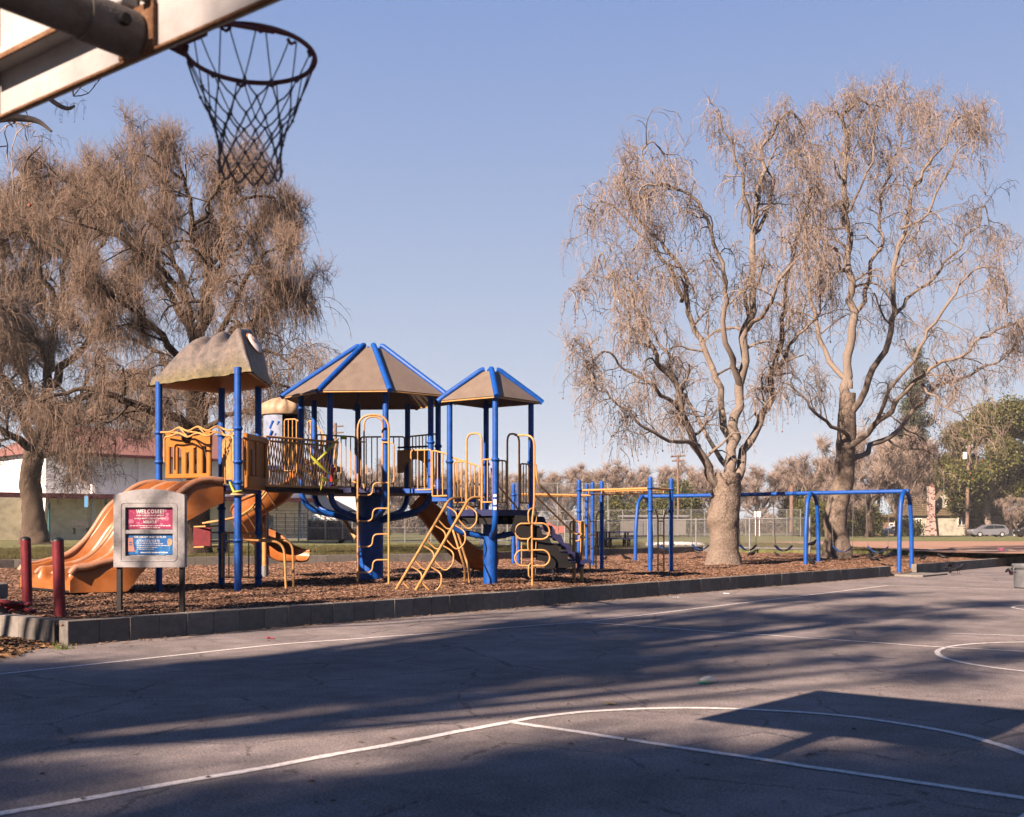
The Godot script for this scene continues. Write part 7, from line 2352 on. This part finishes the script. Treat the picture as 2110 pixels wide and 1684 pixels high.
# ---------------------------------------------------------------- basketball hoop
func build_hoop() -> void:
	rng.seed = 15
	var u := Vector3(0.62, 0, -0.785)
	var r := Vector3(0.785, 0, 0.62)
	var rc := Vector3(-0.955, 3.12, -4.16)
	var bc := rc - u * 0.41
	var base := bc - u * 1.0
	var b := Basis(r, Vector3.UP, -u)     # z looks back from the board
	var t := thing("basketball_hoop", "weathered white steel basketball backboard seen from behind with rusty rim and dark net", "basketball hoop", Vector3(base.x, 0, base.z))
	var bot := rc.y - 0.135
	var hb := 1.14
	var half := 0.93
	var o := Vector3(bc.x, bot, bc.z) - r * 0.09
	var s := Shape.new()
	s.box(o + Vector3(0, hb * 0.5, 0), Vector3(half * 2.0, hb, 0.012), b, 0.003)
	put("backboard", s, M.board_steel, t)
	# turned flanges and ribs behind the sheet
	for q in [[0.0, 0.006, half * 2.0, 0.012], [0.0, hb - 0.008, half * 2.0, 0.016]]:
		box_part("flange", o + Vector3(0, q[1], 0) + b.z * 0.016, Vector3(q[2], q[3], 0.02), M.rusty_edge, t, b, 0.003)
	for sg in [-1.0, 1.0]:
		box_part("flange", o + r * sg * (half - 0.008) + Vector3(0, hb * 0.5, 0) + b.z * 0.035, Vector3(0.016, hb, 0.06), M.rusty_edge, t, b, 0.003)
	box_part("stiffener", o + r * -0.52 + Vector3(0, 0.2, 0) + b.z * 0.05, Vector3(0.82, 0.035, 0.09), M.board_steel, t, b, 0.004)
	box_part("stiffener", o + r * 0.52 + Vector3(0, 0.27, 0) + b.z * 0.05, Vector3(0.78, 0.035, 0.09), M.board_steel, t, b, 0.004)
	box_part("stiffener_lip", o + r * -0.5 + Vector3(0, 0.175, 0) + b.z * 0.098, Vector3(0.82, 0.02, 0.012), M.rusty_edge, t, b, 0.002)
	# mount: two channels, plate, and the arm pipe
	for x in [0.0, 0.1]:
		box_part("channel", o + r * x + Vector3(0, 0.6, 0) + b.z * 0.045, Vector3(0.045, 0.86, 0.07), M.board_steel, t, b, 0.006)
	box_part("mount_plate", o + r * 0.03 + Vector3(0, 0.09, 0) + b.z * 0.02, Vector3(0.2, 0.16, 0.02), M.rusty_edge, t, b, 0.004)
	var p0 := o + r * 0.03 + Vector3(0, 0.07, 0) + b.z * 0.02
	var p1 := o + r * 0.02 + Vector3(0, 0.09, 0) + b.z * 1.05
	var arm := bar("arm_pipe", [p0, p0.lerp(p1, 0.45), p1], 0.072, M.pipe_steel, t, 0, 24)
	s = Shape.new()
	s.tube(PackedVector3Array([p0.lerp(p1, 0.02), p0.lerp(p1, 0.2)]), 0.079, 24)
	put("sleeve", s, M.pipe_steel, arm)
	var bolt := p0.lerp(p1, 0.1) + Vector3(0, 0.0, 0) + r * 0.078
	s = Shape.new()
	s.tube(PackedVector3Array([bolt - r * 0.015, bolt + r * 0.022]), 0.02, 6)
	put("bolt", s, M.black_metal, arm)
	bar("support_pole", [Vector3(p1.x, -0.1, p1.z), p1 + Vector3(0, 0.1, 0)], 0.075, M.pipe_steel, t, 0, 24)
	bar("brace", [p1 + Vector3(0, -0.9, 0), p0.lerp(p1, 0.5) + Vector3(0, -0.06, 0)], 0.03, M.pipe_steel, t, 0, 12)
	# rim
	var ring := []
	var rr := 0.2335
	var tilt := Vector3(0, -0.04, 0)          # the rim has been bent down at its front and to one side
	var roll := Vector3(0, 0.03, 0)
	for k in 49: ring.append(rc + (r + roll) * rr * cos(TAU * k / 48.0) + (u + tilt) * rr * sin(TAU * k / 48.0))
	var rim := bar("rim", ring, 0.009, M.rim_paint, t, 0, 10)
	bar("rim_brace", [rc - u * rr + r * 0.0 - u * 0.17 + r * 0.1 + Vector3(0, -0.02, 0), rc - (u + tilt) * rr * 0.3 + (r + roll) * rr * 0.92 + Vector3(0, -0.006, 0)], 0.009, M.rim_paint, rim)
	bar("rim_brace", [rc - u * rr - u * 0.17 - r * 0.1 + Vector3(0, -0.02, 0), rc - (u + tilt) * rr * 0.66 - (r + roll) * rr * 0.75 + Vector3(0, -0.006, 0)], 0.009, M.rim_paint, rim)
	for sg in [-1.0, 1.0]:      # webs between rim and brace
		s = Shape.new()
		var web := PackedVector2Array()
		for k in 8:
			var a: float = PI * 1.5 + sg * PI * (0.06 + (0.4 if sg > 0.0 else 0.22) * k / 7.0)
			web.append(Vector2(cos(a), sin(a)) * rr)
		web.append(Vector2(sg * 0.2, -rr * 0.5)); web.append(Vector2(sg * 0.075, -rr - 0.1))
		s.slab(web, rc + Vector3(0, -0.008, 0), (r + roll).normalized(), (u + tilt).normalized(), 0.008)
		put("web_plate", s, M.rim_paint, rim)
	box_part("rim_plate", bc + Vector3(0, rc.y - bc.y - 0.02, 0) + u * 0.02, Vector3(0.2, 0.14, 0.02), M.rim_paint, rim, b, 0.004)
	box_part("rim_neck", rc - u * (rr + 0.08) + Vector3(0, -0.015, 0), Vector3(0.12, 0.02, 0.17), M.rim_paint, rim, b, 0.004)
	# net: loops hooked under the rim, crossing to a narrow foot
	var net := Node3D.new(); net.name = "net"; t.add_child(net, true)
	var knots := 12
	var levels := [[0.0, 0.225], [0.15, 0.178], [0.205, 0.15], [0.26, 0.13], [0.31, 0.116], [0.36, 0.108], [0.405, 0.113]]
	var sway := func(y: float) -> Vector3: return r * 0.05 * y + u * -0.04 * y
	var node_at := func(lv: int, k: float) -> Vector3:
		var a := TAU * (k + 0.5 * (lv % 2)) / knots
		var q: Array = levels[lv]
		var wob := 1.0 + 0.06 * hills.get_noise_2d(k * 3.0, lv * 5.0)
		return rc + (r + roll * (1.0 - q[0] * 1.6)) * q[1] * cos(a) * wob + (u + tilt * (1.0 - q[0] * 1.6)) * q[1] * sin(a) * wob + Vector3(0, -0.012 - q[0] + 0.012 * hills.get_noise_2d(k * 4.0 + 9, lv * 3.0), 0) + sway.call(q[0])
	for k in knots:
		for lv in levels.size() - 1:
			var a: Vector3 = node_at.call(lv, float(k))
			for sg in [0, 1]:
				var kk := float(k) + (float(sg) - 1.0 if lv % 2 == 0 else float(sg))
				var e: Vector3 = node_at.call(lv + 1, kk)
				var st := a
				if lv == 0: st = a + (r * cos(TAU * (k + (sg - 0.5) * 0.22) / knots) + u * sin(TAU * (k + (sg - 0.5) * 0.22) / knots)) * 0.01 + (r * -sin(TAU * k / knots) + u * cos(TAU * k / knots)) * (sg - 0.5) * 0.03
				var mid := (st + e) * 0.5 + Vector3(0, -0.006, 0)
				bar("cord", [st, mid, e], 0.0026 if lv == 0 else 0.0033, M.net_cord, net, 0, 5)
		for lv in range(1, levels.size()):
			s = Shape.new()
			s.blob(node_at.call(lv, float(k)), Vector3.ONE * 0.0075, Basis(), 6)
			put("knot", s, M.net_cord, net)
		# hooks and the scalloped foot
		var h: Vector3 = node_at.call(0, float(k))
		s = Shape.new()
		var tg := (r * -sin(TAU * k / knots) + u * cos(TAU * k / knots))
		s.tube(PackedVector3Array([h - tg * 0.018 + Vector3(0, 0.002, 0), h + Vector3(0, -0.01, 0), h + tg * 0.018 + Vector3(0, 0.002, 0)]), 0.006, 6)
		put("hook", s, M.rim_paint, net)
		var e0: Vector3 = node_at.call(6, float(k)); var e1: Vector3 = node_at.call(6, float(k) + 1.0)
		bar("cord", [e0, (e0 + e1) * 0.5 + Vector3(0, -0.04, 0), e1], 0.0042, M.net_cord, net, 0.03, 5)

# ---------------------------------------------------------------- small things
func bird_shape(wings_open := false) -> Array:
	# body from tail to beak in one skin; x is forward
	var s := Shape.new()
	s.tube(PackedVector3Array([Vector3(-0.2, 0.085, 0), Vector3(-0.13, 0.105, 0), Vector3(-0.07, 0.125, 0), Vector3(0.0, 0.14, 0), Vector3(0.05, 0.165, 0), Vector3(0.08, 0.2, 0), Vector3(0.1, 0.222, 0), Vector3(0.125, 0.222, 0), Vector3(0.15, 0.215, 0), Vector3(0.175, 0.21, 0)]), PackedFloat32Array([0.02, 0.018, 0.042, 0.056, 0.05, 0.034, 0.032, 0.026, 0.01, 0.002]), 10)
	var legs := []
	for sg in [-1.0, 1.0]:
		var l := Shape.new()
		l.tube(PackedVector3Array([Vector3(0.0, 0.1, sg * 0.025), Vector3(-0.015, 0.05, sg * 0.03), Vector3(0.0, 0.004, sg * 0.03), Vector3(0.035, 0.004, sg * 0.035)]), 0.004, 4)
		legs.append(l)
	var wings := []
	for sg in [-1.0, 1.0]:
		var w := Shape.new()
		if wings_open:
			w.skin([[Vector3(0.05, 0.16, sg * 0.04), Vector3(0.0, 0.17, sg * 0.04), Vector3(-0.07, 0.15, sg * 0.04)], [Vector3(0.08, 0.22, sg * 0.14), Vector3(0.02, 0.225, sg * 0.14), Vector3(-0.07, 0.2, sg * 0.14)], [Vector3(0.03, 0.25, sg * 0.26), Vector3(-0.01, 0.25, sg * 0.27), Vector3(-0.08, 0.23, sg * 0.24)]])
		else:
			w.blob(Vector3(-0.05, 0.138, sg * 0.045), Vector3(0.11, 0.035, 0.014), Basis(Vector3.BACK, 0.22), 8)
		wings.append(w)
	return [s, legs, wings]

func build_small_things() -> void:
	rng.seed = 606
	# red posts by the corner
	for q in [["leftmost dark red steel post behind the kerb corner", 57, 1253, 1110, 0.0], ["dark red steel post at the kerb corner left of the notice board", 124, 1276, 1112, 0.02]]:
		var p := on_ground(q[1], q[2], 0.25)
		var h: float = at(0, q[3], -p.z).y
		var t := thing("bollard", q[0], "bollard", Vector3(p.x, BED, p.z), "red posts at the kerb corner")
		var lean := Vector3(-0.03, 0, 0)
		bar("pipe", [Vector3(p.x, 0.05, p.z), Vector3(p.x, h - 0.02, p.z) + lean], 0.07, M.red_paint, t, 0, 20)
		var s := Shape.new()
		s.lathe([Vector2(0.071, 0), Vector2(0.066, 0.025), Vector2(0.03, 0.045), Vector2(0.002, 0.05)], Vector3(p.x, h - 0.02, p.z) + lean, 20)
		put("cap", s, M.black_metal, t)
	var s0 := Shape.new()
	var hp := on_ground(52, 1262, 0.28)
	for k in 6:
		s0.box(hp + Vector3(rng.randf_range(-0.25, 0.3), 0.03 + 0.02 * k, rng.randf_range(-0.1, 0.1)), Vector3(rng.randf_range(0.2, 0.45), 0.05, 0.09), Basis.from_euler(Vector3(rng.randf_range(-0.2, 0.2), rng.randf_range(-0.5, 0.5), rng.randf_range(-0.2, 0.2))), 0.015)
	tag(put("broken_rail", s0, M.red_paint), "low heap of broken dark red rail at the foot of the left red post", "debris")
	var cbp := on_ground(-2, 1264, 0.26)
	var cb := thing("concrete_block", "pale grey concrete block standing at the left edge beside the red posts", "block", Vector3(cbp.x, BED, cbp.z))
	box_part("upper_block", cbp + Vector3(-0.03, 0.3, 0), Vector3(0.23, 0.2, 0.2), M.concrete_b, cb, facing(R), 0.015)
	box_part("lower_block", cbp + Vector3(-0.03, 0.1, 0), Vector3(0.25, 0.195, 0.2), M.concrete_a, cb, facing(R), 0.015)
	# grey bin at the right
	var bp := on_ground(2117, 1212)
	var t := thing("court_bin", "grey plastic bin on the asphalt at the right edge", "bin", bp)
	var s := Shape.new()
	s.lathe([Vector2(0.01, 0.0), Vector2(0.27, 0.0), Vector2(0.28, 0.03), Vector2(0.29, 0.5), Vector2(0.285, 0.5), Vector2(0.26, 0.1)], bp, 28)
	put("body", s, M.bin_grey, t)
	s = Shape.new()
	s.lathe([Vector2(0.285, 0.44), Vector2(0.325, 0.45), Vector2(0.33, 0.53), Vector2(0.315, 0.555), Vector2(0.3, 0.55), Vector2(0.29, 0.5)], bp, 28)
	put("rim", s, M.bin_grey, t)
	for k in 2:
		bar("handle", [bp + Vector3(-0.32, 0.47, -0.08 + k * 0.16), bp + Vector3(-0.36, 0.43, -0.08 + k * 0.16), bp + Vector3(-0.31, 0.38, -0.08 + k * 0.16)], 0.014, M.bin_grey, t, 0.02)
	# birds
	var sets := [["blackbird on the wood chips left of the tallest blue posts", 1364, 1139, 1.5, 1.4], ["small blackbird on the chips below the white tarp", 1412, 1143, 0.3, 0.9], ["small blackbird on the chips just left of the grey trunk", 1437, 1146, 2.6, 0.9], ["blackbird on the chips by the left access ladder", 1289, 1159, 2.9, 1.0], ["small bird on the chips near the blue ladder post foot", 1247, 1160, 1.0, 0.8], ["blackbird on shaded chips right of the grey trunk foot", 1551, 1151, 0.5, 1.2], ["small blackbird under the second swing from the middle legs", 1600, 1150, 2.2, 0.8], ["blackbird on the bright chips before the middle swing legs", 1671, 1170, 1.7, 1.3], ["blackbird under the swing right of the shaded trunk", 1795, 1153, 0.2, 1.0], ["blackbird on the chips left of the right swing legs", 1799, 1163, 2.9, 1.1], ["blackbird beside the right swing seat on the chips", 1831, 1153, 0.6, 1.1], ["blackbird at the pale kerb behind the right swing seat", 1839, 1148, 1.0, 0.9], ["blackbird on the chips behind the kerb right of the gap", 1942, 1156, 2.8, 1.0], ["blackbird on chips near the right swing leg foot", 1904, 1158, 0.4, 0.9]]
	var protos := []
	var place := func(q: Array, p: Vector3) -> void:
		if protos.is_empty():
			var proto := thing("blackbird", q[0], "bird", Vector3.ZERO, "blackbirds feeding on the ground")
			proto.set_meta("base_name", "blackbird")
			var parts := bird_shape()
			put("body", parts[0], M.bird_black, proto)
			for l in parts[1]: put("leg", l, M.bird_black, proto)
			for w in parts[2]: put("wing", w, M.bird_black, proto)
			protos.append(proto)
			proto.position = p; proto.rotation.y = q[3]; proto.scale = Vector3.ONE * q[4]
		else:
			copy_of(protos[0], q[0], p, q[3], Vector3.ONE * q[4])
	for q in sets:
		var p := on_ground(q[1], q[2], BED)
		p.y = bed_y(p.x, p.z) + 0.005
		place.call(q, p)
	var perch := at(1675, 1133, 45.0)
	perch.y = 0.53
	place.call(["blackbird perched on the pale kerb left of the shaded trunk", 0, 0, 0.4, 1.4], perch)
	for q in [["blackbird on the asphalt before the right kerb", 1976, 1184, 0.3, 1.3], ["small blackbird on the asphalt left of its larger mate", 1958, 1186, 1.2, 1.0], ["blackbird on the asphalt beside the grey court bin", 2083, 1185, 0.5, 1.1]]:
		place.call(q, on_ground(q[1], q[2]))
	var fl := bird_shape(true)
	for q in [["blackbird flying low over the lawn under the bridge", at(703, 1125, 42), 0.4, 1.2], ["grey blur of a bird taking off from the asphalt at the right kerb", at(1956, 1178, 33.5), 0.2, 0.8]]:
		var fb := thing("flying_bird", q[0], "bird", q[1])
		var parts := bird_shape(true)
		for w in parts[2]: w.v = Transform3D(Basis(), q[1]) * w.v
		parts[0].v = Transform3D(Basis(), q[1]) * parts[0].v
		put("body", parts[0], M.bird_black, fb)
		for w in parts[2]: put("wing", w, M.bird_black, fb)
	# litter on the court
	var bt := on_ground(1455, 1408)
	t = thing("crushed_bottle", "crushed clear and green plastic bottle on the asphalt", "bottle", bt)
	s = Shape.new()
	s.tube(PackedVector3Array([bt + Vector3(-0.05, 0.02, 0), bt + Vector3(-0.01, 0.03, 0.0), bt + Vector3(0.03, 0.034, 0.01), bt + Vector3(0.06, 0.025, 0.0)]), PackedFloat32Array([0.016, 0.03, 0.034, 0.026]), 7)
	put("body", s, M.clear_plastic, t)
	s = Shape.new()
	s.box(bt + Vector3(-0.025, 0.008, 0.03), Vector3(0.1, 0.014, 0.05), Basis(Vector3.UP, 0.3), 0.004)
	put("label", s, M.green_plastic, t)
	var crumple := func(called: String, label: String, cat: String, p: Vector3, sz: float, m: Material) -> void:
		var q := Shape.new()
		var rows := []
		for i in 5:
			var row := []
			for j in 6: row.append(p + Vector3((j / 5.0 - 0.5) * sz, 0.006 + absf(hills.get_noise_2d(p.x * 9 + i * 1.7, j * 1.9)) * sz * 0.35, (i / 4.0 - 0.5) * sz * 0.6))
			rows.append(row)
		q.skin(rows)
		tag(put(called, q, m), label, cat)
	crumple.call("candy_wrapper", "crumpled yellow wrapper on the asphalt near the painted arc", "wrapper", on_ground(1258, 1453), 0.085, M.yellow_scrap)
	crumple.call("red_scrap", "small red scrap on the asphalt before the kerb below the notice board", "scrap", on_ground(555, 1317), 0.1, M.pink_scrap)
	crumple.call("paper_scrap", "pale paper scrap on the asphalt close under the front kerb", "scrap", on_ground(1392, 1233), 0.1, M.white_paint)
	crumple.call("paper_scrap", "white paper scrap at the front kerb right of the tower column", "scrap", on_ground(1497, 1225), 0.12, M.white_paint)
	crumple.call("green_scrap", "tiny green scrap in the backboard shadow", "scrap", on_ground(1581, 1499), 0.04, M.green_plastic)
	crumple.call("paper_scrap", "white paper scrap on the chips under the spiral slide", "scrap", on_ground(567, 1186, BED - 0.02), 0.15, M.white_paint)
	crumple.call("paper_scrap", "small pale scrap on the chips beside the wave slide foot", "scrap", on_ground(155, 1233, BED - 0.02), 0.1, M.white_paint)
	var b2 := on_ground(1792, 1191)
	t = thing("plastic_bottle", "small clear bottle with a pink label lying at the front kerb end", "bottle", b2)
	s = Shape.new()
	s.tube(PackedVector3Array([b2 + Vector3(-0.1, 0.04, -0.06), b2 + Vector3(0.03, 0.04, 0.0), b2 + Vector3(0.07, 0.04, 0.02), b2 + Vector3(0.1, 0.04, 0.035)]), PackedFloat32Array([0.035, 0.035, 0.02, 0.012]), 10)
	put("body", s, M.clear_plastic, t)
	s = Shape.new()
	s.tube(PackedVector3Array([b2 + Vector3(-0.02, 0.04, -0.02), b2 + Vector3(0.03, 0.04, 0.0)]), 0.037, 10)
	put("label", s, M.pink_scrap, t)
	# paper cups and a bag on the far kerb by the bin
	var cp := at(2064, 1146, 43.5)
	cp.y = 0.3
	t = thing("drink_bag", "pink and pale green paper bag on the kerb behind the grey bin", "bag", cp)
	box_part("bag", cp + Vector3(0, 0.14, 0), Vector3(0.24, 0.26, 0.12), M.pale_pink_print, t, Basis(), 0.02)
	box_part("bag_fold", cp + Vector3(0.16, 0.12, 0.02), Vector3(0.14, 0.22, 0.1), M.clear_plastic, t, Basis(), 0.02)
	var kb := at(2084, 1165, 33.0)
	kb.y = 0.06
	s = Shape.new(); s.blob(kb, Vector3(0.07, 0.06, 0.06), Basis(), 10)
	tag(put("pink_ball", s, M.pale_pink_print), "small pink ball on the asphalt left of the grey bin", "ball")
	# warning tape on the bridge and on the front post
	var tape := thing("warning_tape", "yellow green warning tape strung across the bridge beside the middle tower", "tape", at(680, 980, 22.2))
	for q in [[[644, 958, 21.9], [668, 935, 21.8], [698, 905, 22.2]], [[660, 985, 21.8], [680, 994, 21.9], [698, 990, 22.2]], [[640, 940, 21.8], [670, 972, 21.8], [690, 985, 22.1]], [[657, 1022, 21.8], [661, 1005, 21.75], [664, 990, 21.75]], [[684, 990, 21.95], [694, 950, 22.1], [697, 915, 22.2]]]:
		var rows := []
		for i in 9:
			var f := i / 8.0
			var p := at(q[0][0], q[0][1], q[0][2] - 0.15).lerp(at(q[1][0], q[1][1], q[1][2] - 0.15), f).lerp(at(q[1][0], q[1][1], q[1][2] - 0.15).lerp(at(q[2][0], q[2][1], q[2][2] - 0.15), f), f)
			var tw := Vector3(0.01 * sin(f * 7.0), 0.028, 0.012 * cos(f * 9.0))
			rows.append([p - tw, p + tw])
		s = Shape.new(); s.skin(rows)
		put("ribbon", s, M.tape_yellow, tape)
	for q in [[[681, 992, 21.95], [684, 975, 21.9], [689, 962, 21.95]], [[672, 999, 21.8], [682, 1001, 21.85], [690, 998, 21.95]]]:
		var rows := []
		for p in q: rows.append([at(p[0] - 2, p[1], p[2] - 0.2), at(p[0] + 3, p[1] + 2, p[2] - 0.2)])
		s = Shape.new(); s.skin(rows)
		put("red_ribbon", s, M.tape_red, tape)
	var tie := thing("tape_tie", "short yellow tape knotted round the blue post beside the wave slide", "tape", at(482, 1010, 20.0))
	s = Shape.new()
	s.tube(PackedVector3Array([at(473, 993, 20.0), at(477, 1003, 19.98), at(482, 1014, 19.95), at(491, 1013, 19.93), at(498, 1012, 20.0)]), PackedFloat32Array([0.02, 0.024, 0.03, 0.022, 0.018]), 6)
	put("ribbon", s, M.tape_yellow, tie)
	var tg := thing("post_tape", "yellow green tape band round the front left post of the middle tower", "tape", at(708, 902, 22.5))
	s = Shape.new()
	s.lathe([Vector2(0.066, -0.03), Vector2(0.066, 0.03)], at(708, 902, 22.57) , 14)
	put("band", s, M.tape_yellow, tg)
	# grass tuft at the kerb corner
	s = Shape.new()
	var gp := on_ground(128, 1338)
	for k in 90:
		var a := rng.randf() * TAU
		var p := gp + Vector3(rng.randfn() * 0.05, 0, rng.randfn() * 0.04)
		var h := rng.randf_range(0.03, 0.11)
		var d := Vector3(cos(a), 0, sin(a))
		s.tint = Color(0.08, 0.13, 0.02).lerp(Color(0.2, 0.2, 0.05), rng.randf())
		s.poly([p - d * 0.004, p + d * 0.004, p + Vector3(rng.randfn() * 0.04, h, rng.randfn() * 0.04)], p + Vector3(0, 0, -1))
	tag(put("weed_tuft", s, M.leaf), "small green weed tuft at the near kerb corner", "weed")
